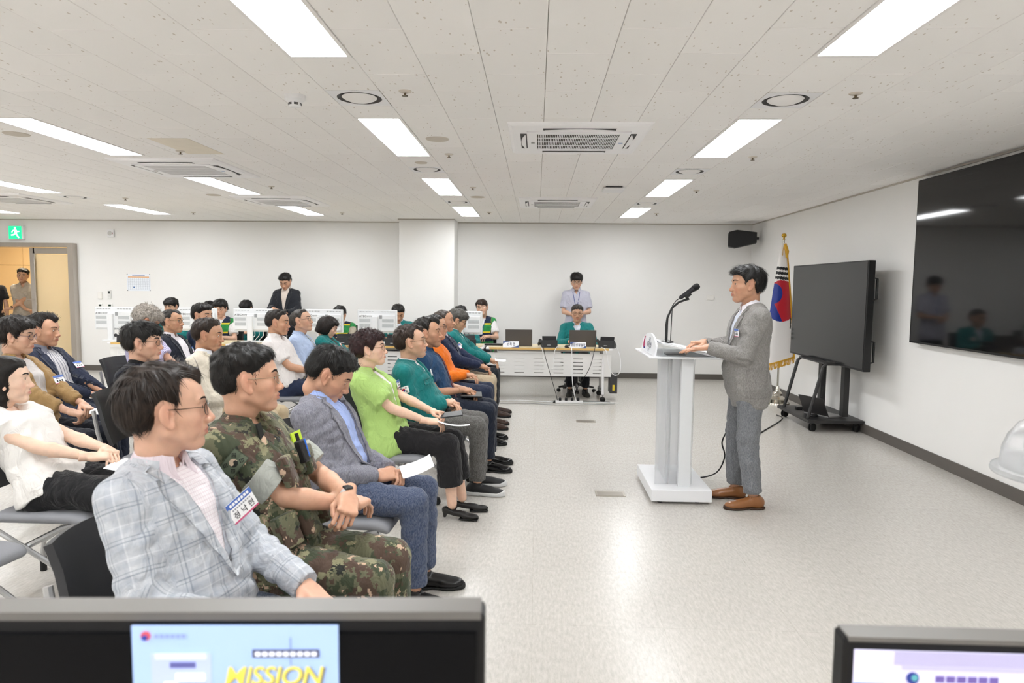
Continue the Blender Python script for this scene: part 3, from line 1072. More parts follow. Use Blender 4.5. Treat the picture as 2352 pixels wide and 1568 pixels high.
def flat_cone(a, b, r1, r2):
    """cone whose end at b is cut square"""
    fn, lo, hi = cone(a, b, r1, r2)
    a = np.asarray(a, float); b = np.asarray(b, float); d = (b - a) / np.linalg.norm(b - a)
    def f2(x, y, z):
        return np.maximum(fn(x, y, z), (x - b[0]) * d[0] + (y - b[1]) * d[1] + (z - b[2]) * d[2])
    return f2, lo, hi

_SHOEMESH = {}
class Person:
    def __init__(s, sp):
        s.sp = sp
        g = sp.get
        dist = math.dist(sp['head'][:2], (0, 0))
        s.dist = dist
        s.vox = 0.009 if dist < 3.6 else (0.0125 if dist < 6.6 else 0.017)
        s.hh = 0.0032 if dist < 3.6 else (0.0042 if dist < 5.8 else (0.0052 if dist < 8 else 0.0066))
        s.hr = 0.0042 if dist < 3.6 else (0.0052 if dist < 6.6 else 0.0070)
        s.hd = 0.0036 if dist < 3.6 else (0.0044 if dist < 6.6 else 0.0066)
        s.seed = g('seed', int(abs(sp['head'][0] * 971 + sp['head'][1] * 317)) % 9999)
        s.fem = g('fem', False)
        s.seated = g('seated', True)
        s.yaw = math.radians(g('yaw', 0))
        hl = g('hx', -0.09 if s.seated else 0.02)
        hx, hy, hz = sp['head']
        s.root = (hx - hl * math.cos(s.yaw), hy - hl * math.sin(s.yaw), 0.0)
        s.Hd = np.array([hl, g('hy', 0.0), hz])
        zh = g('hipz', 0.535 if s.seated else 0.91)
        s.hip = np.array([0.0, 0.0, zh])
        hy_, hp_, hr_ = [math.radians(a) for a in g('look', (0, 0, 0))]
        s.HR = rotz(hy_) @ roty(-hp_) @ rotx(hr_)
        s.hs = g('hscale', 1.05 if not s.fem else 1.0)
        dn = max(0, -g('look', (0, 0, 0))[1] / 25)
        s.T = s.Hd + np.array([-0.040 - 0.016 * dn, 0, -0.136 * s.hs - 0.012 + 0.030 * dn])
        ax = s.T - s.hip
        s.L = np.linalg.norm(ax)
        s.w = ax / s.L
        tw = math.radians(g('twist', 0))
        s.lat = np.array([-math.sin(tw), math.cos(tw), 0])
        s.lat -= s.w * (s.lat @ s.w); s.lat /= np.linalg.norm(s.lat)
        s.u = np.cross(s.lat, s.w)
        wd = g('wide', 1.0)
        s.prof = [p.copy() for p in (PROF_W if s.fem else PROF_M)]
        s.prof[0] = s.prof[0] * wd; s.prof[1] = s.prof[1] * (0.5 + 0.5 * wd)
        bl = g('belly', 0.0)
        bump = np.exp(-((PROF_T - 0.20) / 0.22) ** 2) * bl
        s.prof[1] = s.prof[1] + bump * 0.55; s.prof[2] = s.prof[2] + bump * 0.5
        shw = (0.160 if not s.fem else 0.138) * wd
        s.sh = {}
        s.el = {}; s.wr = {}
        s.tS = 0.865
        ua = g('ua', 0.285 if not s.fem else 0.265); fa = g('fa', 0.255 if not s.fem else 0.235)
        for sd, k in (('R', -1), ('L', 1)):
            S = s.tp(k * shw, s.tS, -0.008)
            s.sh[sd] = S
            if s.seated:
                df = (0.20, k * 0.07, 0.66)
            else:
                df = (0.06, k * 0.24, zh - 0.10)
            Wt = np.array(g('hand' + sd, df), float)
            pole = np.array(g('pole' + sd, (-0.55, k * 0.55, -0.5)))
            s.el[sd], s.wr[sd] = ik(S, Wt, ua, fa, pole)
        # legs
        s.hj = {}; s.kn = {}; s.an = {}
        for sd, k in (('R', -1), ('L', 1)):
            s.hj[sd] = np.array([0.01, k * 0.088, zh])
            if s.seated:
                s.kn[sd] = np.array(g('knee' + sd, (0.42, k * 0.105, 0.515)), float)
                s.an[sd] = np.array(g('ankle' + sd, (0.42, k * 0.11, 0.09)), float)
            else:
                s.kn[sd] = np.array(g('knee' + sd, (0.02, k * 0.10, 0.50)), float)
                s.an[sd] = np.array(g('ankle' + sd, (-0.01, k * 0.11, 0.09)), float)

    def tp(s, y, t, u=0.0):
        return s.hip + s.w * (s.L * t) + s.lat * y + s.u * u

    def torso(s, off, tmin=-0.25, tmax=1.03, flare=0.0):
        A, Bv, C = s.prof
        A = A + off; Bv = Bv + off
        if flare:
            fl = np.clip((0.1 - PROF_T) / 0.3, 0, 1) * flare
            A = A + fl; Bv = Bv + fl
        hip, w, lat, u, L = s.hip, s.w, s.lat, s.u, s.L
        def fn(x, y, z):
            px, py, pz = x - hip[0], y - hip[1], z - hip[2]
            t = (px * w[0] + py * w[1] + pz * w[2]) / L
            yy = px * lat[0] + py * lat[1] + pz * lat[2]
            uu = px * u[0] + py * u[1] + pz * u[2]
            a = np.interp(t, PROF_T, A); b = np.interp(t, PROF_T, Bv); c = np.interp(t, PROF_T, C)
            q = (np.abs(yy / a) ** 2.3 + np.abs((uu - c) / b) ** 2.3) ** (1 / 2.3)
            d = (q - 1) * np.minimum(a, b) * 0.9
            return np.maximum(d, np.maximum((t - tmax) * L, (tmin - t) * L))
        m = 0.24
        lo, hi = _bb([s.tp(0, tmin), s.tp(0, tmax)], 0.0)
        return fn, lo - np.array([.19, .25, .12]), hi + np.array([.19, .25, .12])

    def bbox(s, pts, pad):
        lo, hi = _bb(pts, pad)
        return lo, hi

    def weave(s, V):
        """cloth coordinates in metres: around the body / limb and along it"""
        out = np.zeros((len(V), 3), np.float32)
        d = V - s.hip
        t = d @ s.w; yy = d @ s.lat; uu = d @ s.u
        ang = np.arctan2(yy, uu)
        out[:, 0] = ang * 0.15; out[:, 1] = t
        best = np.full(len(V), 0.06)
        for sd in 'RL':
            k = -1 if sd == 'R' else 1
            for (a, b, off) in ((s.sh[sd], s.el[sd], 0.0), (s.el[sd], s.wr[sd], 0.285)):
                ba = b - a; l = np.linalg.norm(ba); ba = ba / l
                q = (V - a) @ ba
                p = V - a - np.outer(np.clip(q, 0, l), ba)
                r = np.linalg.norm(p, axis=1)
                lateral = k * (d @ s.lat)
                m = (r < 0.075) & ((lateral > 0.155) | (q > 0.12)) & (r < best + 0.02)
                _, e1, e2 = frame_from(ba, (0.3, 0.2, 1))
                an = np.arctan2(p @ e2, p @ e1)
                out[m, 0] = an[m] * 0.055 + k * 0.4
                out[m, 1] = q[m] + off
        return out

    def finish(s, f, name, mat, color, smooth=1, folds=(), amp=0.0, weave=False, parent=None):
        V, F = f.mesh(smooth)
        if amp or folds:
            N = vnormals(V, F)
            rng = np.random.default_rng(s.seed + len(name))
            dsp = np.zeros(len(V))
            if amp:
                for i in range(5):
                    k = rng.normal(0, 1, 3); k /= np.linalg.norm(k); kk = rng.uniform(22, 60)
                    k2 = rng.normal(0, 1, 3) * 14
                    dsp += amp * 0.5 * np.sin(V @ k * kk + 1.6 * np.sin(V @ k2) + rng.uniform(0, 6))
            for (c, ax, rad, am, wl) in folds:
                ax = np.asarray(ax, float); ax = ax / np.linalg.norm(ax)
                q = V - np.asarray(c)
                r2 = (q ** 2).sum(1)
                e1 = rng.normal(0, 1, 3); e1 -= ax * (e1 @ ax); e1 /= np.linalg.norm(e1)
                ph = 2 * PI * (q @ ax) / wl + 1.8 * np.sin(q @ e1 * 26 + rng.uniform(0, 6)) + rng.uniform(0, 6)
                dsp += am * np.exp(-r2 / rad ** 2) * (np.abs(np.sin(ph / 2)) ** 0.6 * 2 - 1.2)
            V = V + N * dsp[:, None]
        me = mesh_data(name, V, F)
        if weave:
            a = me.attributes.new('weave', 'FLOAT_VECTOR', 'POINT')
            a.data.foreach_set('vector', s.weave(V).ravel())
        o = link(name, me, mat, parent or s.obj, True)
        if color is not None:
            o.color = color if not isinstance(color, str) else srgb(color)
        s.last = (V, F)
        return o, V, F

    # ---- the body: head, neck, trunk, arms, legs in one mesh
    def body(s):
        sp = s.sp
        vox = 0.014 if s.dist < 3.6 else (0.0165 if s.dist < 6.6 else 0.022)
        pts = [s.hip, s.T, *s.sh.values(), *s.el.values(), *s.wr.values(), *s.kn.values(), *s.an.values(), s.Hd + [0, 0, -.1]]
        lo, hi = s.bbox(pts, 0.13)
        f = Field(lo, hi, vox)
        f.add(s.torso(-0.022, -0.2, 1.0), 0)
        f.add(cone(s.tp(0, 0.93, -0.012), s.Hd + s.HR @ np.array([-0.036, 0, -0.10]) * s.hs, 0.054 if not s.fem else 0.046, 0.046 * s.hs), 0.03)
        for sd in 'RL':
            f.add(cone(s.tp(0, 0.95, -0.01), s.sh[sd], 0.036, 0.040), 0.03)
            f.add(cone(s.hj[sd], s.kn[sd], 0.070, 0.052), 0.03)
            f.add(cone(s.kn[sd], s.an[sd], 0.050, 0.034), 0.02)
        for sd in 'RL':
            e, w_ = s.el[sd], s.wr[sd]
            k = 0.88 if s.fem else 1.0
            f.add(cone(s.sh[sd], e, 0.047 * k, 0.037 * k), 0.012)
            mid = e + (w_ - e) * 0.3
            f.add(cone(e, mid, 0.037 * k, 0.040 * k), 0.012)
            f.add(cone(mid, w_, 0.040 * k, 0.0255 * k), 0.012)
        V, F = f.mesh(1)
        parts = [(V, F, np.zeros((len(V), 3)))]
        hv, hf, ht = head_base(s.hh)
        hv = warp_head(hv, sp.get('face', {})) * s.hs
        parts.append((hv @ s.HR.T + s.Hd, hf, ht))
        for sd in 'RL':
            hv, hf = hand_base(sp.get('pose' + sd, 'relax'), s.hd)
            hv = hv * np.array([1, -1 if sd == 'L' else 1, 1]) * (0.93 if s.fem else 1.02)
            if sd == 'L':
                hf = hf[:, ::-1]
            k = -1 if sd == 'R' else 1
            fd = s.wr[sd] - s.el[sd]; fd /= np.linalg.norm(fd)
            hd = np.array(sp.get('hdir' + sd, fd * 0.6 + np.array([0.35, -k * 0.35, -0.1])), float); hd /= np.linalg.norm(hd)
            up = np.array(sp.get('hup' + sd, (0.1, k * 0.25, 1.0)), float)
            up = up - hd * (up @ hd); up /= np.linalg.norm(up)
            ly = np.cross(up, hd)
            R = np.stack([hd, ly, up], 1)
            parts.append((hv @ R.T + s.wr[sd], hf, np.zeros((len(hv), 3)) + [0, 0, 0.15]))
        VV = np.concatenate([p[0] for p in parts]); off = 0; FF = []
        for p in parts:
            FF.append(p[1] + off); off += len(p[0])
        me = mesh_data('person', VV, np.concatenate(FF))
        TT = np.concatenate([p[2] for p in parts])
        a = me.attributes.new('tint', 'FLOAT_COLOR', 'POINT')
        a.data.foreach_set('color', np.concatenate([TT, np.ones((len(TT), 1))], 1).astype(np.float32).ravel())
        o = link('person', me, SKIN, None, True)
        o.location = s.root; o.rotation_euler = (0, 0, s.yaw)
        o.color = srgb(sp.get('skin', '#d9ab8c'))
        tag(o, sp['label'], 'person', sp.get('group'))
        s.obj = o
        # eyes
        for sd, k in (('R', -1), ('L', 1)):
            prof = [(0.0, -0.0128)] + [(0.0128 * math.cos(a), 0.0128 * math.sin(a)) for a in np.linspace(-1.3, 0.95, 7)] 
            mb = MB().lathe(prof, seg=12, axis=(1, 0, 0))
            mb.lathe([(0.0128 * math.cos(0.95), 0.0128 * math.sin(0.95)), (0.0058, 0.0118), (0.0, 0.0130)], seg=12, axis=(1, 0, 0), m=1)
            P = np.array(mb.V)
            c = warp_head(np.array([[0.0738, k * 0.0335, -0.0003]]), sp.get('face', {}))[0]
            ga = rotz(math.radians(sp.get('gaze', (0, 0))[0])) @ roty(math.radians(-sp.get('gaze', (0, 0))[1]))
            P = ((P @ ga.T + c) * s.hs) @ s.HR.T + s.Hd
            mb.V = P
            mb.obj('eye', [M_EYE, M_IRIS], o, True)
        # hair, brows
        hp = dict(sp.get('hair', {}))
        hp['w'] = sp.get('face', {}).get('w', 1.0)
        st = hp.pop('style', 'short')
        n = hp.get('n', 1500)
        hp['n'] = int(n * (1.4 if s.dist < 3.6 else (0.8 if s.dist < 6.6 else 0.4)))
        hp['wid'] = hp.get('wid', 0.0010) * (0.85 if s.dist < 3.6 else (1.2 if s.dist < 6.6 else 1.9))
        HV, HF = build_hair(st, hp, s.hr, s.seed)
        HV = HV * s.hs @ s.HR.T + s.Hd
        hm = link('hair', mesh_data('hair', HV, HF), HAIR, o, True)
        hm.color = srgb(sp.get('haircol', '#17130f'))
        for k in (-1, 1):
            BV, BF = brow_mesh(s.seed + k, k, 140 if s.dist < 6 else 80, sp.get('browthick', 1.0) * 1.15, 1.0 if s.dist < 3.6 else (1.4 if s.dist < 6.6 else 2.0))
            BV = warp_head(BV, sp.get('face', {})) * s.hs @ s.HR.T + s.Hd
            bo = link('eyebrow', mesh_data('eyebrow', BV, BF), HAIR, o, False)
            bo.color = srgb(sp.get('browcol', '#1a1512'))

    def glasses(s, col='#1a1a1c', shape='oval', metal=False, temple=None):
        mb = MB(); lens = []
        for k in (-1, 1):
            pts = []
            c = np.array([0.0985, k * 0.033, -0.004])
            for i in range(19):
                a = 2 * PI * i / 18
                e = 0.75 if shape == 'rect' else 1.0
                cx = math.copysign(abs(math.cos(a)) ** e, math.cos(a)); sz = math.copysign(abs(math.sin(a)) ** e, math.sin(a))
                yy = 0.0245 * cx; zz = 0.0185 * sz
                pts.append(c + [-0.010 * (k * yy > 0) * (abs(yy) / 0.0245) ** 1.5 , yy, zz])
            mb.tube(pts, 0.0011 if s.dist < 6 else 0.0015, 5, caps=False)
            lens.append(pts[:-1])
            x0 = c + [-0.010, k * 0.0245, 0.006]
            mb.tube([x0, x0 + [-0.008, k * 0.010, 0.002], (0.03, k * 0.079, 0.006), (0.0, k * 0.083, 0.008), (-0.014, k * 0.082, -0.006)], 0.0011 if s.dist < 6 else 0.0016, 5, m=1)
        mb.tube([(0.100, -0.0095, 0.000), (0.1045, 0, 0.003), (0.100, 0.0095, 0.000)], 0.0012, 5)
        V = warp_head(np.array(mb.V), {'w': s.sp.get('face', {}).get('w', 1.0)}) * s.hs @ s.HR.T + s.Hd
        mb.V = V
        m1 = pbr('spectacle' + col + str(metal), col, 0.25, 0.9 if metal else 0.0)
        tcol = temple or col
        m2 = pbr('spectacle' + tcol + str(metal), tcol, 0.25, 0.9 if metal else 0.0)
        g = mb.obj('glasses', [m1, m2], s.obj, True)
        if s.dist < 6.6:
            for pts in lens:
                l = MB(); P = warp_head(np.array(pts), {'w': s.sp.get('face', {}).get('w', 1.0)}) * s.hs @ s.HR.T + s.Hd
                l.add(P, [tuple(range(len(P)))])
                l.obj('lens', lens_mat(), g)

    # ---- garments
    def top(s, name, color, kind='plain', off=0.0, sleeve='long', rs=(0.058, 0.050, 0.040), tmin=-0.15, flare=0.0, V=None, neck=0.060, amp=0.003, k=0.022, hollow=False, fold=0.008, cuffback=0.0):
        """V = (w_top, w_bottom, t_bottom): opening in front"""
        pts = [s.tp(0, tmin), s.T + [0, 0, 0.04], *s.sh.values(), *s.el.values()]
        if sleeve == 'long':
            pts += list(s.wr.values())
        lo, hi = s.bbox(pts, 0.10)
        a, b = s.torso(off, tmin)[1:]
        lo = np.minimum(lo, a + [.03, .05, .1]); hi = np.maximum(hi, b - [.03, .05, .1])
        f = Field(lo, hi, s.vox)
        f.add(s.torso(off, tmin, 1.03, flare), 0)
        wk = 0.9 if s.fem else 1.0
        for sd in 'RL':
            f.add(cone(s.tp(0, 0.945, -0.012), s.sh[sd], 0.040 + off, (0.050 + off) * wk), 0.035)
        folds = []
        if sleeve:
            for sd in 'RL':
                S, E_, W_ = s.sh[sd], s.el[sd], s.wr[sd]
                if sleeve == 'long':
                    f.add(cone(S, E_, rs[0] * wk + off * .5, rs[1] * wk + off * .5), k)
                    d = (W_ - E_) / np.linalg.norm(W_ - E_)
                    We = W_ - d * (0.005 + cuffback)
                    f.add(flat_cone(E_, We, rs[1] * wk + off * .5, rs[2] * wk + off * .5), 0.012)
                    folds += [(E_, (E_ - S), 0.085, fold, 0.042), (E_ * .55 + W_ * .45, W_ - E_, 0.09, fold * .6, 0.05), (S * .45 + E_ * .55, E_ - S, 0.09, fold * 0.5, 0.07)]
                else:
                    fr = 0.68 if sleeve == 'short' else float(sleeve)
                    P = S + (E_ - S) * fr
                    d = (E_ - S) / np.linalg.norm(E_ - S)
                    f.add(flat_cone(S, P, rs[0] * wk + off * .5, (rs[1] + 0.006) * wk + off * .5), k)
        f.cut(cone(s.tp(0, 0.97, -0.002), s.T + s.w * 0.12 + s.u * 0.02, neck, neck), 0.004)
        if V:
            wt, wb, tb = V
            hip, w, lat, u, L = s.hip, s.w, s.lat, s.u, s.L
            def fn(x, y, z):
                px, py, pz = x - hip[0], y - hip[1], z - hip[2]
                t = (px * w[0] + py * w[1] + pz * w[2]) / L
                yy = np.abs(px * lat[0] + py * lat[1] + pz * lat[2])
                uu = px * u[0] + py * u[1] + pz * u[2]
                lim = wb + (wt - wb) * np.clip((t - tb) / (1.0 - tb), 0, 1)
                return np.maximum(np.maximum(yy - lim, (tb - t) * L), -uu + 0.02)
            f.cut((fn, lo, hi), 0.002)
        folds += [(s.tp(0.0, 0.12, 0.1), s.w + 0.2 * s.lat, 0.16, fold * 0.8, 0.06)]
        for sd, kk in (('R', -1), ('L', 1)):
            folds.append((s.tp(kk * 0.13, 0.72, 0.07), s.lat * kk * 0.6 + s.w, 0.09, fold * 0.7, 0.05))
        o, VV, FF = s.finish(f, name, CLOTH(kind), color, 1, folds, amp, kind in ('plaid', 'stripe', 'broadstripe', 'check', 'vest'))
        s.bv = getattr(s, 'bv', []) + [(VV, FF)]
        s._bvh = None
        return o

    def bvh(s):
        if s._bvh is None:
            off = 0; Vs = []; Fs = []
            for V, F in s.bv:
                Vs.append(V); Fs.append(F + off); off += len(V)
            s._bvh = BVHTree.FromPolygons(np.concatenate(Vs).tolist(), np.concatenate(Fs).tolist())
        return s._bvh

    def hit(s, y, t, off=0.004, d=None):
        """point on the clothing in front of torso coordinates (y, t)"""
        d = -s.u if d is None else np.asarray(d, float)
        o = s.tp(y, t) - d * 0.45
        h = s.bvh().ray_cast(Vector(o), Vector(d))
        if h[0] is None:
            return s.tp(y, t, 0.12), s.u
        return np.array(h[0]) - d * off, np.array(h[1])

    def patch(s, name, e0, e1, mat, color=None, off=0.006, thick=0.005, nu=12, nv=5, parent=None):
        """strip of cloth between two edges given as (y, t) functions of u in 0..1"""
        def fn(u_, v_):
            a = e0(u_); b = e1(u_)
            return s.hit(a[0] + (b[0] - a[0]) * v_, a[1] + (b[1] - a[1]) * v_, off)[0]
        mb = MB().grid(fn, nu, nv)
        P = np.array(mb.V); nrm = s.u
        n = len(P)
        F = list(mb.F)
        P2 = P - nrm * thick
        F2 = [tuple(n + i for i in f[::-1]) for f in F]
        E = []
        idx = lambda i, j: i * nv + j
        ring = [idx(i, 0) for i in range(nu)] + [idx(nu - 1, j) for j in range(1, nv)] + [idx(i, nv - 1) for i in range(nu - 2, -1, -1)] + [idx(0, j) for j in range(nv - 2, 0, -1)]
        for a, b in zip(ring, ring[1:] + ring[:1]):
            E.append((a, b, n + b, n + a))
        me = mesh_data(name, np.concatenate([P, P2]), F + F2 + E)
        o = link(name, me, mat, parent or s.obj, True)
        if color:
            o.color = srgb(color)
        a = me.attributes.new('weave', 'FLOAT_VECTOR', 'POINT')
        a.data.foreach_set('vector', s.weave(np.concatenate([P, P2])).astype(np.float32).ravel())
        return o

    def lapels(s, V, color, kind='plain', wide=0.05, parent=None):
        wt, wb, tb = V
        tb2 = max(tb, 0.18)
        lim = lambda t: wb + (wt - wb) * min(max((t - tb) / (1.0 - tb), 0), 1)
        for k in (-1, 1):
            # lapel from the collar notch to the button
            def e0(q):
                t = 0.90 - q * (0.90 - tb2)
                return (k * (lim(t) - 0.004), t)
            def e1(q):
                t = 0.90 - q * (0.90 - tb2)
                w = wide * (1 - q) ** 0.75 * (0.75 + 0.5 * min(1, q * 8)) + 0.004
                return (k * (lim(t) + w), t + 0.018 * (1 - q))
            s.patch('lapel', e0, e1, CLOTH(kind), color, 0.011, 0.010, 14, 4, parent)
            def c0(q):
                t = 1.0 - q * 0.085
                return (k * (lim(t) - 0.004), t)
            def c1(q):
                t = 0.985 - q * 0.085
                return (k * (lim(t) + 0.036), t - 0.010)
            s.patch('collar_end', c0, c1, CLOTH(kind), color, 0.013, 0.010, 5, 4, parent)

    def collar(s, color, kind='plain', r=0.057, hgt=0.046, gap=0.35, flare=0.016, drop=0.036, point=0.034, tilt=0.30, name='collar', lift=0.0, parent=None):
        c0 = s.T + s.w * (lift - 0.004) + s.u * 0.012
        ax = s.w + s.u * tilt; ax /= np.linalg.norm(ax)
        lat = s.lat; fr = np.cross(lat, ax)
        if s.fem:
            r *= 0.9
        def fn(a, b):
            th = gap + (2 * PI - 2 * gap) * a
            f_ = math.cos(th)                       # 1 front .. -1 back
            ff = max(0, f_) ** 1.5
            rr = r
            hb = hgt * (1 - 0.45 * ff)
            if b < 0.4:
                q = b / 0.4; rad = rr + 0.001; z = -0.012 + (hb + 0.012) * q
            else:
                q = (b - 0.4) / 0.6; rad = rr + 0.003 + flare * q * (1 + 0.5 * ff); z = hb - (drop + point * ff ** 2) * q
            dv = fr * (f_ * 1.02) + lat * (math.sin(th) * 1.04)
            if b > 0.45 and getattr(s, 'bv', None):
                o_ = c0 + ax * z
                hh = s.bvh().ray_cast(Vector(o_ + dv * 0.30), Vector(-dv))
                if hh[0] is not None and hh[3] < 0.30:
                    rad = max(rad, min(0.30 - hh[3], 0.15) + 0.008)
            return c0 + ax * z + dv * rad
        mb = MB().grid(fn, 33 if s.dist < 6 else 19, 8 if s.dist < 6 else 6, thick=-0.005)
        o = mb.obj(name, CLOTH(kind), parent or s.obj, True)
        o.color = srgb(color)
        return o

    def tie(s, color, kind='plain', tb=0.05, tt=0.93):
        e0 = lambda q: (-(0.014 + 0.022 * q) if q > 0.12 else -0.018, tt - q * (tt - tb))
        e1 = lambda q: ((0.014 + 0.022 * q) if q > 0.12 else 0.018, tt - q * (tt - tb))
        return s.patch('tie', e0, e1, CLOTH(kind), color, 0.007, 0.005, 14, 4)

    def badge(s, y, t, w=0.085, h=0.058, near=False, roll=0.0, turn=0.0):
        p, n = s.hit(y, t, 0.0)
        n = n * 0.5 + s.u * 0.5 - s.lat * turn; n /= np.linalg.norm(n)
        p = p + n * 0.008 + s.u * 0.06 * turn
        up = s.w - n * (s.w @ n); up /= np.linalg.norm(up)
        ex = np.cross(up, n)
        c, sn = math.cos(roll), math.sin(roll)
        ex, up = ex * c + up * sn, up * c - ex * sn
        mb = MB()
        R = np.stack([ex, up, n], 1)
        mb.box(p, (w, h, 0.003), R=R, m=0)
        mb.box(p + up * h * 0.36 + n * 0.001, (w, h * 0.28, 0.0025), R=R, m=1)
        mb.box(p - up * h * 0.46 + n * 0.001, (w, h * 0.08, 0.0025), R=R, m=2)
        b = mb.obj('name_badge', [pbr('badge_white', '#f2f2f4', 0.35), pbr('badge_blue', '#4a6cb8', 0.35), pbr('badge_pink', '#c8567c', 0.35)], s.obj)
        ink = pbr('ink', '#22242a', 0.6)
        if near:
            lettering('정 낙 현', h * 0.36, p - up * h * 0.20 + n * 0.0022, ex, up, ink, b, True)
            m2 = MB()
            for i in range(9):
                m2.box(p + up * h * 0.10 + ex * (i - 4) * w * 0.085 + n * 0.0018, (w * 0.055, h * 0.07, 0.0006), R=R)
            m2.obj('small_print', pbr('ink_grey', '#9a9ca2', 0.6), b)
            m2 = MB()
            for i in range(7):
                m2.box(p + up * h * 0.36 + ex * (i - 3) * w * 0.115 + n * 0.0025, (w * 0.085, h * 0.13, 0.0006), R=R)
            m2.obj('small_print', pbr('badge_white', '#f2f2f4'), b)
        elif s.dist < 6.6:
            m2 = MB()
            for i in (-1, 0, 1):
                m2.box(p - up * h * 0.18 + ex * i * w * 0.25 + n * 0.0018, (w * 0.13, h * 0.22, 0.0006), R=R)
            m2.box(p + up * h * 0.10 + n * 0.0018, (w * 0.6, h * 0.06, 0.0006), R=R)
            m2.obj('lettering', ink, b)
        return b

    def trousers(s, color, kind='plain', rt=(0.088, 0.069), rsn=(0.066, 0.060), hem=0.115, name='trousers', amp=0.003, waist=0.06):
        pts = [s.hip + [0, 0, 0.12], *s.hj.values(), *s.kn.values(), *s.an.values()]
        lo, hi = s.bbox(pts, 0.20)
        lo[2] = 0.02
        f = Field(lo, hi, s.vox)
        wd = s.sp.get('wide', 1.0)
        f.add(s.torso(0.003, -0.28, waist), 0)
        folds = []
        for sd in 'RL':
            f.add(cone(s.hj[sd], s.kn[sd], rt[0] * wd, rt[1]), 0.03 if s.seated else 0.02)
        for sd in 'RL':
            a = s.an[sd]; kn = s.kn[sd]
            d = (a - kn) / np.linalg.norm(a - kn)
            hp_ = kn + d * max(0.05, (np.linalg.norm(a - kn) - (hem - 0.09) / max(0.3, -d[2])))
            f.add(flat_cone(kn, hp_, rsn[0], rsn[1]), 0.012)
            th = kn - s.hj[sd]
            folds += [(kn - th * 0.12 + [0, 0, -0.02], th + np.array([0, 0, -0.25]), 0.09, 0.006, 0.045), (s.hj[sd] + th * 0.25 + [0, 0, 0.05], th + np.array([0, 0.3 if sd == 'R' else -0.3, 0]), 0.12, 0.008, 0.05), (hp_ - d * 0.06, d + np.array([0.3, 0, 0]), 0.08, 0.005, 0.05), (kn + d * 0.12, d + np.array([0.4, 0.2, 0]), 0.09, 0.004, 0.06)]
        return s.finish(f, name, CLOTH(kind), color, 1, folds, amp)[0]

    def shoes(s, kind='leather', col='#141313', sole='#0c0c0c', rough=0.3):
        m1 = pbr('shoe' + col + str(rough), col, rough, noise=0.1, nscale=30)
        m2 = pbr('sole' + sole, sole, 0.6)
        V, F, SV, SF = shoe_base(kind)
        for sd, k in (('R', -1), ('L', 1)):
            a = s.an[sd]; kn = s.kn[sd]
            dv = s.sp.get('foot' + sd, None)
            ang = math.radians(dv[0]) if dv else k * 0.12
            pit = math.radians(dv[1]) if dv else 0.0
            R = rotz(ang) @ roty(pit)
            base = np.array([a[0], a[1], max(0.0, a[2] - 0.09)])
            k_ = 0.92 if s.fem else 1.0
            key = (kind, col, sole, rough)
            if key not in _SHOEMESH:
                a_ = mesh_data('shoe', V, F); b_ = mesh_data('sole', SV, SF)
                a_.materials.append(m1); b_.materials.append(m2)
                for me_ in (a_, b_):
                    me_.polygons.foreach_set('use_smooth', np.ones(len(me_.polygons), bool))
                _SHOEMESH[key] = (a_, b_)
            o = link('shoe', _SHOEMESH[key][0], None, s.obj)
            o.matrix_local = Matrix.Translation(Vector(base)) @ Matrix((R * k_).tolist()).to_4x4()
            link('sole', _SHOEMESH[key][1], None, o)

    def watch(s, sd, col='#1a1a1c', band='#2a2a2c'):
        e, w_ = s.el[sd], s.wr[sd]
        d = (w_ - e) / np.linalg.norm(w_ - e)
        c = w_ - d * 0.012
        mb = MB().lathe([(0.0285, -0.010), (0.0300, 0.0), (0.0285, 0.010)], c, 16, 0, d)
        _, a, b = frame_from(d)
        up = np.array([0, 0, 1.0]) - d * d[2]; up /= np.linalg.norm(up)
        R = np.stack([d, np.cross(up, d), up], 1)
        mb.box(c + up * 0.030, (0.032, 0.030, 0.009), R=R, m=1, ch=0.003)
        mb.obj('watch', [pbr('band' + band, band, 0.5), pbr('dial' + col, col, 0.15)], s.obj)

    def belt(s, buckle=True):
        pts = []
        A, Bv, C = s.prof
        t = 0.055
        a = np.interp(t, PROF_T, A) + 0.006; b = np.interp(t, PROF_T, Bv) + 0.006; c = np.interp(t, PROF_T, C)
        def fn(q, v):
            th = 2 * PI * q
            return s.tp(a * math.sin(th), t + (v - 0.5) * 0.035 / s.L, c + b * math.cos(th))
        mb = MB().grid(fn, 40, 2, thick=-0.004)
        if buckle:
            mb.box(s.tp(0, t, c + b + 0.006), (0.006, 0.04, 0.034), R=np.stack([s.u, s.lat, s.w], 1), m=1, ch=0.004)
        mb.obj('belt', [pbr('belt_black', '#141414', 0.4), pbr('buckle', '#b8b8b4', 0.2, 0.9)], s.obj)

    def sleeve_flag(s, sd, draw, where=0.42, w=0.075, h=0.05, name='flag_patch', dx=0.15):
        S, E_ = s.sh[sd], s.el[sd]
        k = -1 if sd == 'R' else 1
        p = S + (E_ - S) * where
        d = np.array([dx, -k * 1.0, 0]); d = d - (E_ - S) * ((d @ (E_ - S)) / ((E_ - S) @ (E_ - S))); d /= np.linalg.norm(d)
        h_ = s.bvh().ray_cast(Vector(p - d * 0.3), Vector(d))
        if h_[0] is None:
            return
        n = -d
        up = (S - E_) / np.linalg.norm(S - E_)
        ex = np.cross(up, n)
        def fn(a, b):
            q = p + ex * (a - 0.5) * w + up * (b - 0.5) * h
            hh = s.bvh().ray_cast(Vector(q - d * 0.3), Vector(d))
            return (np.array(hh[0]) if hh[0] is not None and hh[3] < 0.34 else q + n * 0.05) + n * 0.006
        return draw(name, fn, s.obj)
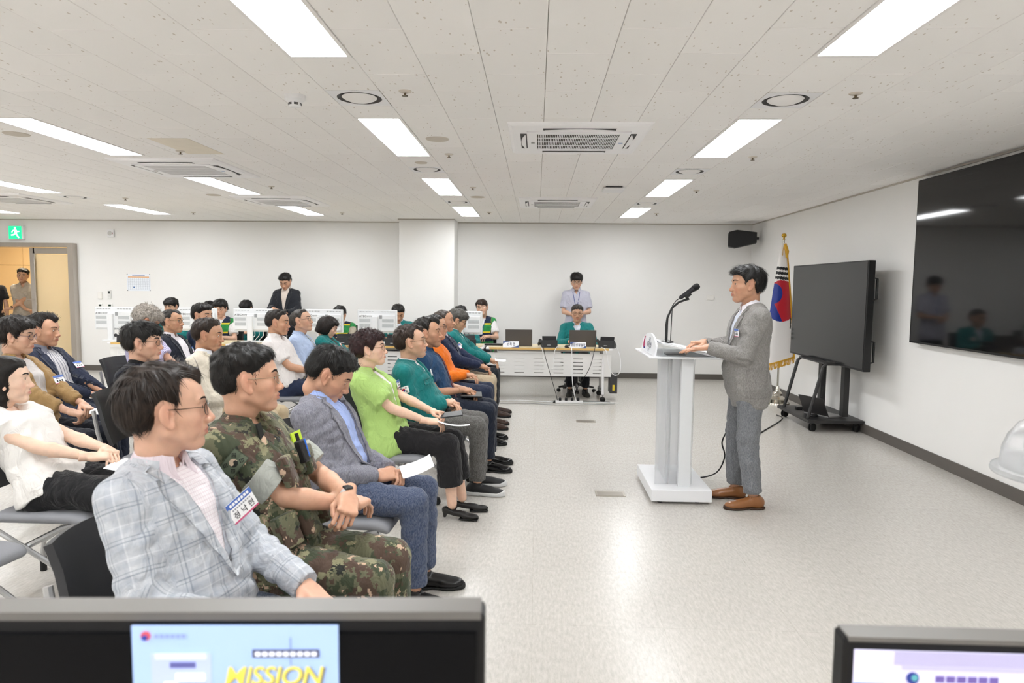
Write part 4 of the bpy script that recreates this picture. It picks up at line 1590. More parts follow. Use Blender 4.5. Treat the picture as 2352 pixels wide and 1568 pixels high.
# ------------------------------------------------------------------ flag drawing
def flag_colors(U, V, white, red, blue, black, asp=1.5):
    """U 0..1 across, V 0..1 up; colours of the flag at each point"""
    x = (U - 0.5) * asp; y = V - 0.5
    C = np.tile(np.array(white), (len(U), 1))
    r = 0.25
    ang = math.atan2(1, 1.5)
    c, s = math.cos(ang), math.sin(ang)
    # red above, blue below, S-shaped border along the falling diagonal
    X = x * c - y * s; Y = x * s + y * c
    R = np.hypot(X, Y)
    inside = R < r
    red_m = Y > 0
    l = np.hypot(X + r / 2, Y) < r / 2
    rr = np.hypot(X - r / 2, Y) < r / 2
    red_m = (red_m | l) & ~rr
    C[inside & red_m] = red
    C[inside & ~red_m] = blue
    bars = {(-1, 1): (1, 1, 1), (1, -1): (0, 0, 0), (1, 1): (0, 1, 0), (-1, -1): (1, 0, 1)}
    D = r + 0.25
    for (sx, sy), solid in bars.items():
        d = np.array([sx * 1.5, sy * 1.0]); d /= np.linalg.norm(d)
        a = x * d[0] + y * d[1]; b = -x * d[1] + y * d[0]
        for i in range(3):
            a0 = D - 0.125 + i * 0.09
            m = (a > a0 - 0.032) & (a < a0 + 0.032) & (np.abs(b) < 0.125)
            if not solid[i]:
                m &= np.abs(b) > 0.012
            C[m] = black
    return C

def flag_mat(name='flag_print', rough=0.7):
    if name in MATS:
        return MATS[name]
    m, nt, b = new_mat(name)
    a = node(nt, 'ShaderNodeAttribute', attribute_name='print')
    nt.links.new(a.outputs['Color'], b.inputs['Base Color'])
    b.inputs['Roughness'].default_value = rough
    MATS[name] = m
    return m

def draw_flag(name, fn, parent, nu=46, nv=31, dull=False, mat=None):
    P = np.array([[fn(i / (nu - 1), j / (nv - 1)) for j in range(nv)] for i in range(nu)])
    V = P.reshape(-1, 3)
    F = np.array([(i * nv + j, (i + 1) * nv + j, (i + 1) * nv + j + 1, i * nv + j + 1) for i in range(nu - 1) for j in range(nv - 1)])
    me = mesh_data(name, V, F)
    U = np.array([(i + 0.5) / (nu - 1) for i in range(nu - 1) for j in range(nv - 1)])
    W = np.array([(j + 0.5) / (nv - 1) for i in range(nu - 1) for j in range(nv - 1)])
    if dull:
        C = flag_colors(U, W, srgb('#56604f'), srgb('#c9b49c'), srgb('#20221f'), srgb('#22251f'))
        e = (U < 0.03) | (U > 0.97) | (W < 0.04) | (W > 0.96)
        C[e] = srgb('#3c4436')
    else:
        C = flag_colors(U, W, srgb('#eceaea'), srgb('#c01f2e'), srgb('#12348a'), srgb('#101010'))
    a = me.attributes.new('print', 'FLOAT_COLOR', 'FACE')
    a.data.foreach_set('color', C.astype(np.float32).ravel())
    return link(name, me, mat or flag_mat(), parent, True)
# ------------------------------------------------------------------ the room
def wall_paint(name, col):
    m, nt, b = new_mat(name)
    tc = nt.nodes.new('ShaderNodeTexCoord')
    n = node(nt, 'ShaderNodeTexNoise', Scale=1.3, Detail=4.0); nt.links.new(tc.outputs['Object'], n.inputs['Vector'])
    hs = nt.nodes.new('ShaderNodeHueSaturation'); hs.inputs['Color'].default_value = srgb(col)
    mr = nt.nodes.new('ShaderNodeMapRange'); mr.inputs['To Min'].default_value = 0.97; mr.inputs['To Max'].default_value = 1.03
    nt.links.new(n.outputs[0], mr.inputs[0]); nt.links.new(mr.outputs[0], hs.inputs['Value'])
    nt.links.new(hs.outputs[0], b.inputs['Base Color'])
    n2 = node(nt, 'ShaderNodeTexNoise', Scale=160.0); nt.links.new(tc.outputs['Object'], n2.inputs['Vector'])
    bp = nt.nodes.new('ShaderNodeBump'); bp.inputs['Strength'].default_value = 0.05; bp.inputs['Distance'].default_value = 0.004
    nt.links.new(n2.outputs[0], bp.inputs['Height']); nt.links.new(bp.outputs[0], b.inputs['Normal'])
    b.inputs['Roughness'].default_value = 0.65
    MATS[name] = m
    return m

def floor_mat():
    m, nt, b = new_mat('vinyl_floor')
    L = nt.links.new
    tc = nt.nodes.new('ShaderNodeTexCoord')
    mp = nt.nodes.new('ShaderNodeMapping'); mp.inputs['Scale'].default_value = (1.0, 0.28, 1); mp.inputs['Rotation'].default_value = (0, 0, 0.12)
    L(tc.outputs['Object'], mp.inputs[0])
    n = node(nt, 'ShaderNodeTexNoise', Scale=75.0, Detail=5.0, Roughness=0.65); L(mp.outputs[0], n.inputs['Vector'])
    cr = nt.nodes.new('ShaderNodeValToRGB')
    cr.color_ramp.elements[0].position = 0.30; cr.color_ramp.elements[0].color = srgb('#b3afa8')
    cr.color_ramp.elements[1].position = 0.70; cr.color_ramp.elements[1].color = srgb('#cac6c0')
    L(n.outputs[0], cr.inputs[0])
    # seams of the vinyl sheets
    br = nt.nodes.new('ShaderNodeTexBrick')
    br.inputs['Scale'].default_value = 1.0
    br.offset = 0.0
    br.inputs['Brick Width'].default_value = 0.6; br.inputs['Row Height'].default_value = 0.6; br.inputs['Mortar Size'].default_value = 0.0012
    br.inputs['Color1'].default_value = (1, 1, 1, 1); br.inputs['Color2'].default_value = (0.975, 0.975, 0.975, 1); br.inputs['Mortar'].default_value = (0.86, 0.85, 0.83, 1)
    L(tc.outputs['Object'], br.inputs['Vector'])
    mx = node(nt, 'ShaderNodeMix', data_type='RGBA', blend_type='MULTIPLY'); mx.inputs[0].default_value = 1.0
    L(cr.outputs[0], mx.inputs[6]); L(br.outputs[0], mx.inputs[7])
    L(mx.outputs[2], b.inputs['Base Color'])
    b.inputs['Roughness'].default_value = 0.26
    b.inputs['Specular IOR Level'].default_value = 0.5
    bp = nt.nodes.new('ShaderNodeBump'); bp.inputs['Strength'].default_value = 0.04; bp.inputs['Distance'].default_value = 0.003
    L(n.outputs[0], bp.inputs['Height']); L(bp.outputs[0], b.inputs['Normal'])
    return m

def tile_mat():
    """fissured mineral-fibre tile: pale with small dark flecks"""
    m, nt, b = new_mat('ceiling_tile')
    L = nt.links.new
    tc = nt.nodes.new('ShaderNodeTexCoord')
    g = nt.nodes.new('ShaderNodeNewGeometry')
    mp = nt.nodes.new('ShaderNodeMapping'); mp.inputs['Scale'].default_value = (1.0, 0.45, 1)
    mp.inputs['Rotation'].default_value = (0, 0, 0.5)
    L(g.outputs['Position'], mp.inputs[0])
    v = node(nt, 'ShaderNodeTexVoronoi', feature='F1'); v.inputs['Scale'].default_value = 34.0
    L(mp.outputs[0], v.inputs['Vector'])
    n = node(nt, 'ShaderNodeTexNoise', Scale=9.0, Detail=3.0); L(g.outputs['Position'], n.inputs['Vector'])
    mr = nt.nodes.new('ShaderNodeMapRange'); mr.inputs['From Min'].default_value = 0.35; mr.inputs['From Max'].default_value = 0.68; mr.inputs['To Min'].default_value = 0.04; mr.inputs['To Max'].default_value = 0.19
    L(n.outputs[0], mr.inputs[0])
    lt = node(nt, 'ShaderNodeMath', operation='LESS_THAN'); L(v.outputs['Distance'], lt.inputs[0]); L(mr.outputs[0], lt.inputs[1])
    mx = node(nt, 'ShaderNodeMix', data_type='RGBA'); L(lt.outputs[0], mx.inputs[0])
    mx.inputs[6].default_value = srgb('#f5f3f1'); mx.inputs[7].default_value = srgb('#d3cbc2')
    oi = nt.nodes.new('ShaderNodeObjectInfo')
    hs = nt.nodes.new('ShaderNodeHueSaturation')
    mr2 = nt.nodes.new('ShaderNodeMapRange'); mr2.inputs['To Min'].default_value = 0.985; mr2.inputs['To Max'].default_value = 1.015
    L(oi.outputs['Random'], mr2.inputs[0]); L(mr2.outputs[0], hs.inputs['Value']); L(mx.outputs[2], hs.inputs['Color'])
    L(hs.outputs[0], b.inputs['Base Color'])
    b.inputs['Roughness'].default_value = 0.9; b.inputs['Specular IOR Level'].default_value = 0.15
    MATS['ceiling_tile'] = m
    return m

M_WALL = wall_paint('wall_paint', '#eae9e7')
M_FLOOR = floor_mat()
M_TILE = tile_mat()
M_BASE = pbr('baseboard_grey', '#5c5752', 0.45, noise=0.06, nscale=8)
M_STEEL = pbr('brushed_steel', '#b9b2aa', 0.28, 0.9, noise=0.05, nscale=60, stretch=(1, 1, 0.05))
M_WHITE = pbr('white_plastic', '#e9e9ea', 0.35)
M_WHITE2 = pbr('white_metal', '#e4e3e4', 0.4)
M_BLACK = pbr('black_plastic', '#1b1b1c', 0.4)
M_DARK = pbr('dark_slot', '#2a2826', 0.6)
M_DARKG = pbr('graphite', '#39383a', 0.4)
M_SILVER = pbr('silver_tube', '#b4b4b4', 0.3, 0.75)
M_RUBBER = pbr('rubber', '#141414', 0.6)
M_BEIGEW = pbr('corridor_panel', '#e6c490', 0.5, noise=0.05, nscale=3)

def struct(o):
    o['kind'] = 'structure'
    return o

struct(MB().box(((XL + XR) / 2, (YF + 15.5) / 2, -0.05), (XR - XL + 0.4, 15.5 - YF, 0.1)).obj('floor', M_FLOOR))
# back wall with the doorway at its left
DX0, DX1, DTOP = -10.05, -7.91, 2.19
mb = MB()
mb.box(((DX1 + XR + 0.2) / 2, YB + 0.08, H / 2 + 0.1), (XR + 0.2 - DX1, 0.16, H + 0.2))
mb.box(((DX0 + DX1) / 2, YB + 0.08, (DTOP + H + 0.2) / 2), (DX1 - DX0, 0.16, H + 0.2 - DTOP))
mb.box(((XL + DX0) / 2, YB + 0.08, H / 2 + 0.1), (DX0 - XL, 0.16, H + 0.2))
struct(mb.obj('wall_back', M_WALL))
struct(MB().box((XR + 0.1, (YF + YB) / 2, H / 2 + 0.1), (0.2, YB - YF + 0.2, H + 0.2)).obj('wall_right', M_WALL))
struct(MB().box((XL - 0.1, (YF + YB) / 2, H / 2 + 0.1), (0.2, YB - YF + 0.2, H + 0.2)).obj('wall_left', M_WALL))
struct(MB().box(((XL + XR) / 2, YF - 0.1, H / 2 + 0.1), (XR - XL + 0.4, 0.2, H + 0.2)).obj('wall_front', M_WALL))
struct(MB().box((-1.775, (10.94 + YB) / 2, H / 2 + 0.004), (0.89, YB - 10.94 - 0.002, H + 0.01), ch=0.004).obj('wall_pillar', M_WALL))
# baseboards and the shadow-line moulding under the ceiling
BH = 0.092
mb = MB()
mb.box(((DX1 - 2.22) / 2, YB - 0.006, BH / 2), (-2.22 - DX1, 0.012, BH))
mb.box(((-1.33 + XR) / 2, YB - 0.006, BH / 2), (XR + 1.33, 0.012, BH))
struct(mb.obj('baseboard_back', M_BASE))
mb = MB().box((-1.775, 10.934, BH / 2), (0.902, 0.012, BH))
mb.box((-1.324, 11.21, BH / 2), (0.012, 0.55, BH)); mb.box((-2.226, 11.21, BH / 2), (0.012, 0.55, BH))
struct(mb.obj('baseboard_pillar', M_BASE))
struct(MB().box((XR - 0.006, (YF + YB) / 2, 0.05), (0.012, YB - YF, 0.10)).obj('baseboard_right', M_BASE))
struct(MB().box((XL + 0.006, (YF + YB) / 2, 0.05), (0.012, YB - YF, 0.10)).obj('baseboard_left', M_BASE))
M_MOULD = pbr('ceiling_mould', '#b8b2a8', 0.6)
mb = MB()
mb.box(((XL + XR) / 2, YB - 0.008, H - 0.008), (XR - XL, 0.016, 0.014))
mb.box((-1.775, 10.932, H - 0.008), (0.92, 0.016, 0.014))
struct(mb.obj('trim_1', M_MOULD))
struct(MB().box((XR - 0.008, (YF + YB) / 2, H - 0.008), (0.016, YB - YF, 0.014)).obj('trim_2', M_MOULD))

# corridor beyond the doorway
mb = MB()
mb.box((-9.4, 13.75, 1.4), (4.6, 0.1, 2.8)); mb.box((-11.2, 12.7, 1.4), (0.1, 2.2, 2.8)); mb.box((-7.5, 12.7, 1.4), (0.1, 2.2, 2.8))
struct(mb.obj('wall_corridor', M_WALL))
cw = struct(MB().box((-9.4, 13.685, 1.3), (3.7, 0.02, 2.6)).obj('wall_corridor_lining', pbr('panel_gap', '#8a6838', 0.7)))
px = [-11.1, -10.55, -10.02, -9.41, -8.86, -8.25, -7.6]
pz = [0.0, 0.62, 1.22, 1.86, 2.5]
for i in range(len(px) - 1):
    for j in range(len(pz) - 1):
        MB().box(((px[i] + px[i + 1]) / 2, 13.664, (pz[j] + pz[j + 1]) / 2), (px[i + 1] - px[i] - 0.008, 0.022, pz[j + 1] - pz[j] - 0.008), ch=0.003).obj('panel', M_BEIGEW, cw)
struct(MB().box((-9.4, 12.7, 2.66), (3.8, 2.2, 0.1)).obj('ceiling_corridor', M_WALL))
t = thing('corridor_fill_light', 'added warm fill lamp, out of view in the corridor ceiling beyond the doorway', 'light', (-9.6, 12.6, 2.585))  # added lamp, hidden behind the door head, brightens the corridor
MB().lathe([(0.0, 0.006), (0.10, 0.006), (0.10, 0.02), (0.13, 0.02), (0.13, 0.0), (0.105, 0.0)], seg=24).obj('housing', M_WHITE, t, True)
MB().lathe([(0.0, 0.004), (0.098, 0.004), (0.098, 0.0), (0.0, -0.004)], seg=24).obj('diffuser', pbr('corridor_fill_glow', '#ffffff', 0.5, emit=(1.0, 0.90, 0.72, 1), estr=230.0), t, True)

# door frame and the closed leaf with frosted glass
fr = thing('door_1', None, None)
fr['kind'] = 'structure'
MB().box((DX1 - 0.045, YB - 0.01, DTOP / 2), (0.09, 0.22, DTOP)).obj('jamb', M_STEEL, fr)
MB().box((DX0 + 0.045, YB - 0.01, DTOP / 2), (0.09, 0.22, DTOP)).obj('jamb', M_STEEL, fr)
MB().box(((DX0 + DX1) / 2, YB - 0.01, DTOP - 0.035), (DX1 - DX0 - 0.18, 0.22, 0.07)).obj('head_rail', M_STEEL, fr)
lf = thing('door_2', None, None)
lf['kind'] = 'structure'
x0, x1, zt = -8.74, -8.01, 2.11
for (c, s_) in (((x0 + 0.045, YB, zt / 2), (0.09, 0.045, zt)), ((x1 - 0.012, YB, zt / 2), (0.024, 0.045, zt)), (((x0 + x1) / 2, YB, zt - 0.05), (x1 - x0 - 0.12, 0.045, 0.10)), (((x0 + x1) / 2, YB, 0.06), (x1 - x0 - 0.12, 0.045, 0.12))):
    MB().box(c, s_, ch=0.003).obj('stile', M_STEEL, lf)
m, nt, b = new_mat('frosted_glass')
b.inputs['Base Color'].default_value = srgb('#efe4c6'); b.inputs['Roughness'].default_value = 0.55
b.inputs['Transmission Weight'].default_value = 0.55; b.inputs['IOR'].default_value = 1.2
MB().box(((x0 + x1) / 2 + 0.03, YB, zt / 2), (x1 - x0 - 0.11, 0.012, zt - 0.22)).obj('pane', m, lf)
hb = MB().tube([(x0 + 0.115, YB - 0.07, 0.95), (x0 + 0.115, YB - 0.07, 1.95)], 0.012, 10)
hb.tube([(x0 + 0.115, YB - 0.07, 1.15), (x0 + 0.06, YB - 0.02, 1.15)], 0.008, 8).tube([(x0 + 0.115, YB - 0.07, 1.85), (x0 + 0.06, YB - 0.02, 1.85)], 0.008, 8)
hb.tube([(x0 - 0.03, YB - 0.07, 1.22), (x0 + 0.12, YB - 0.07, 1.22)], 0.010, 8)
hb.obj('door_handle', M_STEEL, lf, True)

# ------------------------------------------------------------------ ceiling: tiles, lights, vents
TX0, TW = 0.0314, 0.30
TY0, TL = 2.877, 0.60
LX = [1.231, -1.169, -3.569, -5.969, -8.369]           # left edges of the light columns
LY = [4.36 + 2.42 * k for k in range(-3, 3)]
LLEN = 1.28
VENTS = [(1.231, 3.80), (-1.169, 3.76), (1.231, 6.19), (-1.169, 6.14), (1.231, 8.62), (-1.169, 8.57), (1.231, 1.35), (-1.169, 1.33), (-5.969, 8.30)]
ceil_ = struct(MB().box(((XL + XR) / 2, (YF + YB) / 2, H + 0.06), (XR - XL, YB - YF, 0.08)).obj('ceiling', pbr('ceiling_joint', '#a89c8c', 0.9)))
def tile_mesh(w, l, t=0.016, c=0.0022):
    a, b_ = w / 2 - 0.0012, l / 2 - 0.0012
    V = [(-a, -b_, t), (a, -b_, t), (a, b_, t), (-a, b_, t), (-a, -b_, c), (a, -b_, c), (a, b_, c), (-a, b_, c), (-a + c, -b_ + c, 0), (a - c, -b_ + c, 0), (a - c, b_ - c, 0), (-a + c, b_ - c, 0)]
    F = [(8, 11, 10, 9)]
    for k in range(4):
        k2 = (k + 1) % 4
        F += [(k, k2, 4 + k2, 4 + k), (4 + k, 4 + k2, 8 + k2, 8 + k)]
    return V, F
tiles = []
nc0 = int(math.floor((XL - TX0) / TW)); nc1 = int(math.ceil((XR - TX0) / TW))
for c in range(nc0, nc1):
    xa, xb = TX0 + c * TW, TX0 + (c + 1) * TW
    xa2, xb2 = max(xa, XL), min(xb, XR)
    if xb2 - xa2 < 0.02:
        continue
    blocks = []
    for lx in LX:
        if abs(lx - xa) < 0.05:
            blocks += [(y, y + LLEN) for y in LY]
    for vx, vy in VENTS:
        if abs(vx - xa) < 0.05:
            blocks.append((vy, vy + 0.32))
    off = TY0 if c % 2 == 1 else TY0 + 0.30
    k0 = int(math.floor((YF - off) / TL)); k1 = int(math.ceil((YB - off) / TL))
    for k in range(k0, k1):
        segs = [(max(off + k * TL, YF), min(off + (k + 1) * TL, YB))]
        for (a, b_) in blocks:
            ns = []
            for (p, q) in segs:
                if b_ <= p or a >= q:
                    ns.append((p, q))
                else:
                    if a > p: ns.append((p, a))
                    if b_ < q: ns.append((b_, q))
            segs = ns
        for (p, q) in segs:
            if q - p > 0.015:
                tiles.append(((xa2 + xb2) / 2, (p + q) / 2, round(xb2 - xa2, 3), round(q - p, 3)))
def in_view(x, y, z):
    d = Vector((x, y, z - CAM_H)); zc = d.dot(_f)
    if zc < 0.3:
        return False
    px_ = 1176 + 1558.97 * d.dot(_r) / zc; py_ = 784 - 1558.97 * d.dot(_u) / zc
    return -60 < px_ < 2412 and -60 < py_ < 1600
order = sorted(tiles, key=lambda t: (not in_view(t[0], t[1], H), t[0] ** 2 + t[1] ** 2))
cache = {}
for (x, y, w, l) in order[:298]:
    k = (w, l)
    if k not in cache:
        me = mesh_data('ceiling_tile', *tile_mesh(w, l)); me.materials.append(M_TILE); cache[k] = me
    o = link('ceiling_tile', cache[k], None, ceil_, loc=(x, y, H))
mb = MB()
for (x, y, w, l) in order[298:]:
    V, F = tile_mesh(w, l)
    mb.add([(a + x, b_ + y, c + H) for a, b_, c in V], F)
tag(mb.obj('ceiling_tile_field', M_TILE, ceil_), kind='stuff')

M_LAMP = pbr('lamp_diffuser', '#ffffff', 0.5, emit=LIGHT_COLOR, estr=LIGHT_STRENGTH)
M_LFRAME = pbr('lamp_frame', '#f0eeec', 0.4)
def ordn(i):
    return ['first', 'second', 'third', 'fourth', 'fifth', 'sixth'][i]
COLN = ['above the lectern', 'above the front row of seats', 'above the second and third rows', 'over the seats by the doorway', 'at the far left by the door']
def light_panel():
    t = thing('ceiling_light', 'l', 'light')
    w, l = 0.30, LLEN
    mb = MB()
    for (cx, cy, sx, sy) in ((-w / 2 + 0.010, 0, 0.018, l - 0.004), (w / 2 - 0.010, 0, 0.018, l - 0.004), (0, -l / 2 + 0.010, w - 0.036, 0.018), (0, l / 2 - 0.010, w - 0.036, 0.018)):
        mb.box((cx, cy, 0.004), (sx, sy, 0.016))
    mb.box((0, 0, 0.017), (w - 0.01, l - 0.01, 0.008))
    mb.obj('frame', M_LFRAME, t)
    MB().box((0, 0, 0.006), (w - 0.036, l - 0.036, 0.006)).obj('diffuser', M_LAMP, t)
    return t
proto = light_panel()
first = True
for ci, lx in enumerate(LX):
    for ri, ly in enumerate(reversed(LY)):
        o = proto if first else copy_tree(proto)
        first = False
        o.location = (lx + 0.15, ly + LLEN / 2, H)
        tag(o, 'bright rectangular ceiling light %s, %s from the back wall' % (COLN[ci], ordn(ri)), 'light', 'recessed ceiling lights')

def vent():
    t = thing('air_vent', 'v', 'vent')
    mb = MB()
    s_ = 0.30
    n = 32
    # square plate with a round mouth
    V = []; F = []
    for k in range(n):
        a = 2 * PI * k / n
        c, q = math.cos(a), math.sin(a)
        m_ = max(abs(c), abs(q))
        V += [(0.149 * c / m_, 0.158 * q / m_, 0.0), (0.126 * c, 0.126 * q, 0.0), (0.122 * c, 0.122 * q, 0.03)]
    for k in range(n):
        a, b_ = 3 * k, 3 * ((k + 1) % n)
        F += [(a, a + 1, b_ + 1, b_), (a + 1, a + 2, b_ + 2, b_ + 1)]
    mb.add(V, F)
    mb.box((0, 0.0, 0.036), (0.298, 0.316, 0.008))
    mb.obj('plate', pbr('vent_plate', '#ececee', 0.45), t)
    MB().lathe([(0.1255, 0.010), (0.1235, -0.001), (0.112, 0.006), (0.096, 0.018), (0.096, 0.026), (0.1255, 0.026)], seg=36).obj('ring', pbr('vent_ring', '#3c3a39', 0.5), t, True)
    MB().lathe([(0.0, -0.024), (0.030, -0.022), (0.060, -0.015), (0.090, -0.003), (0.099, 0.004), (0.092, 0.010), (0.0, 0.012)], seg=36).obj('disc', pbr('vent_disc', '#f0eeec', 0.4), t, True)
    return t
vp = vent()
vl = ['lectern side, third from the back wall', 'front row side, third from the back wall', 'lectern side, second from the back wall', 'front row side, second from the back wall', 'lectern side, nearest the back wall', 'front row side, nearest the back wall', 'lectern side, nearest the camera', 'front row side, nearest the camera', 'far left near the doorway']
for i, (vx, vy) in enumerate(VENTS):
    o = vp if i == 0 else copy_tree(vp)
    o.location = (vx + 0.15, vy + 0.16, H + 0.001)
    tag(o, 'round ceiling air vent in a square plate, ' + vl[i], 'vent', 'round ceiling vents')

# air conditioning cassettes
def aircon():
    t = thing('air_conditioner', 'a', 'air conditioner')
    W, D = 0.95, 0.98
    M = pbr('aircon_white', '#f6f5f6', 0.4)
    mb = MB()
    prof = [(1.0, 0.0), (0.985, -0.010), (0.94, -0.020), (0.90, -0.022)]
    V = []; F = []
    for (k, z) in prof:
        for (sx, sy) in ((-1, -1), (1, -1), (1, 1), (-1, 1)):
            V.append((sx * W / 2 * k, sy * D / 2 * k, z))
    for i in range(3):
        for k in range(4):
            k2 = (k + 1) % 4
            F.append((i * 4 + k2, i * 4 + k, i * 4 + 4 + k, i * 4 + 4 + k2))
    F.append((15, 14, 13, 12)); F.append((0, 1, 2, 3))
    mb.add(V, F)
    mb.obj('panel', M, t)
    # outlets: a slot with a curved flap on each side
    for (cx, cy, sx, sy) in ((0, -0.37, 0.48, 0.05), (0, 0.37, 0.48, 0.05), (-0.37, 0, 0.05, 0.48), (0.37, 0, 0.05, 0.48)):
        MB().box((cx, cy, -0.0205), (sx, sy, 0.006)).obj('outlet', M_DARK, t)
        n = 12
        poly = []
        for i in range(n + 1):
            q = -1 + 2 * i / n
            poly.append((q, 1 - q * q))
        l = 0.23
        if sx > sy:
            P = [(cx + q * l, cy + math.copysign(0.012, cy) + math.copysign(0.018, cy) * w_ , ) for q, w_ in poly]
            k = math.copysign(1, cy)
            pol = [(cx + q * l, cy + k * (-0.008 + 0.030 * w_)) for q, w_ in poly] + [(cx + l, cy - k * 0.012), (cx - l, cy - k * 0.012)]
        else:
            k = math.copysign(1, cx)
            pol = [(cx + k * (-0.008 + 0.030 * w_), cy + q * l) for q, w_ in poly] + [(cx - k * 0.012, cy + l), (cx - k * 0.012, cy - l)]
        m2 = MB().prism(pol, -0.005, (0, 0, -0.026))
        m2.obj('flap', M, t)
    # intake grille
    MB().box((0, 0, -0.0215), (0.60, 0.60, 0.004)).obj('intake', pbr('aircon_inside', '#4a443c', 0.8), t)
    g = MB()
    n = 46
    for i in range(n + 1):
        g.box((-0.27 + 0.54 * i / n, 0, -0.026), (0.0042, 0.50, 0.005))
    for j in range(5):
        g.box((0, -0.25 + 0.125 * j, -0.0262), (0.55, 0.010, 0.0055))
    g.box((-0.315, 0, -0.025), (0.07, 0.62, 0.006)); g.box((0.315, 0, -0.025), (0.07, 0.62, 0.006)); g.box((0, -0.28, -0.025), (0.70, 0.06, 0.006)); g.box((0, 0.28, -0.025), (0.70, 0.06, 0.006))
    tag(g.obj('grille', M, t), kind='stuff')
    MB().box((-0.31, 0.02, -0.0295), (0.025, 0.03, 0.004), ch=0.001).obj('latch', pbr('latch_grey', '#9a9894', 0.4), t)
    MB().box((0.315, 0.03, -0.0285), (0.03, 0.012, 0.001)).obj('sticker', pbr('sticker_blue', '#5a86c8', 0.4), t)
    return t
ap = aircon()
for i, (x, y, lb) in enumerate([(0.27, 4.95, 'nearest the camera between the light rows'), (0.24, 8.68, 'in front of the back wall above the laptops'), (-3.22, 6.24, 'left, above the second row, beside a stained tile'), (-3.26, 8.68, 'left, farther back above the white monitors'), (-6.75, 8.60, 'at the far left near the doorway')]):
    o = ap if i == 0 else copy_tree(ap)
    o.location = (x, y, H + 0.001)
    tag(o, 'white ceiling cassette air conditioner ' + lb, 'air conditioner', 'cassette air conditioners')

# sprinklers
sp = thing('sprinkler', 's', 'sprinkler')
MB().lathe([(0.0, 0.0), (0.036, 0.0), (0.034, -0.004), (0.020, -0.010), (0.012, -0.010), (0.0, -0.010)], seg=20).obj('rosette', pbr('rosette', '#d4ccc0', 0.4), sp, True)
MB().lathe([(0.0, -0.008), (0.006, -0.008), (0.006, -0.024), (0.016, -0.025), (0.016, -0.028), (0.0, -0.028)], seg=12).obj('head', pbr('brass_dark', '#6a5c48', 0.35, 0.8), sp, True)
spl = [(-0.73, 3.77, 'beside the nearer front-row vent'), (1.70, 3.81, 'beside the nearer lectern-side vent'), (-0.72, 5.55, 'beside the second front-row light'), (1.72, 5.62, 'between the lectern light and the right wall'), (-0.70, 7.4, 'beside the third front-row light'), (1.72, 7.55, 'beside the third lectern light'), (-2.87, 5.45, 'above the stained ceiling tile'), (-2.9, 7.4, 'between the two left air conditioners'), (-0.7, 9.9, 'beside the last front-row light'), (1.7, 9.9, 'beside the last lectern light'), (-5.2, 8.5, 'above the left monitors'), (-5.2, 10.2, 'left near the back wall'), (-2.9, 10.1, 'near the back wall left of the pillar')]
for i, (x, y, lb) in enumerate(spl):
    o = sp if i == 0 else copy_tree(sp)
    o.location = (x, y, H)
    tag(o, 'small ceiling sprinkler ' + lb, 'sprinkler', 'ceiling sprinklers')
# smoke detector
t = thing('smoke_detector', 'white round smoke detector with dark slots on the ceiling', 'detector', (-1.37, 3.86, H))
MB().lathe([(0.0, 0.0), (0.058, 0.0), (0.056, -0.022), (0.034, -0.040), (0.034, -0.056), (0.026, -0.064), (0.0, -0.066)], seg=28).obj('housing', M_WHITE, t, True)
mb = MB()
for k in range(6):
    for z in (-0.045, -0.052):
        a = k * PI / 3
        mb.box((0.0335 * math.cos(a), 0.0335 * math.sin(a), z), (0.004, 0.022, 0.004), rz=a)
mb.obj('slot', M_DARK, t)
for i, (x, y, r, lb) in enumerate([(-0.73, 4.98, 0.085, 'beside the second front-row light'), (-1.01, 5.93, 0.055, 'just beyond the second front-row light'), (-0.72, 8.2, 0.085, 'beside the third front-row light'), (-3.9, 8.15, 0.085, 'near the left air conditioners'), (-3.75, 4.85, 0.085, 'beside the long light at the left edge')]):
    t = tag(MB().lathe([(0.0, -0.004), (r - 0.004, -0.004), (r, 0.0), (r, 0.003)], seg=32).obj('ceiling_speaker', pbr('speaker_cloth', '#d0c8bc', 0.8, bump=0.3, bscale=900), None, True, (x, y, H - 0.001)), 'flat round ceiling speaker cover ' + lb, 'speaker', 'round ceiling speakers')
t = thing('access_point', 'white square wireless access point under the ceiling', 'router', (0.80, 7.34, H))
MB().box((0, 0, -0.010), (0.17, 0.17, 0.02)).obj('bracket', M_DARKG, t)
MB().box((0, 0, -0.030), (0.22, 0.22, 0.028), ch=0.010).obj('case', M_WHITE, t)
# stained tile
tag(MB().box((-2.72, 5.28, H - 0.001), (0.30, 0.60, 0.002)).obj('stained_tile', pbr('tile_stain', '#e9e1d2', 0.9, noise=0.08, nscale=6), None), 'ceiling tile with a yellowish water stain', 'ceiling tile')
# ------------------------------------------------------------------ wall fixtures
t = thing('exit_sign', 'green lit emergency exit sign with a running figure above the doorway', 'sign', (-8.935, YB - 0.035, 2.365))
MB().box((0, 0.005, 0), (0.26, 0.06, 0.235), ch=0.006).obj('case', M_WHITE, t)
MB().box((-0.008, -0.027, 0), (0.225, 0.006, 0.215)).obj('sign_face', pbr('exit_green', '#17b074', 0.4, emit='#19c884', estr=0.8), t)
fig = MB()
def limb(pts, w):
    for (a, b) in zip(pts, pts[1:]):
        d = np.array([b[0] - a[0], b[1] - a[1]]); L = np.linalg.norm(d); d /= L; n = np.array([-d[1], d[0]]) * w
        q = [(a[0] + n[0], a[1] + n[1]), (a[0] - n[0], a[1] - n[1]), (b[0] - n[0], b[1] - n[1]), (b[0] + n[0], b[1] + n[1])]
        fig.prism(q, 0.002, (0, -0.0315, 0), (1, 0, 0), (0, 0, 1))
fig.lathe([(0, 0), (0.018, 0), (0.018, 0.002), (0, 0.002)], (-0.004, -0.0305, 0.075), 16, axis=(0, -1, 0))
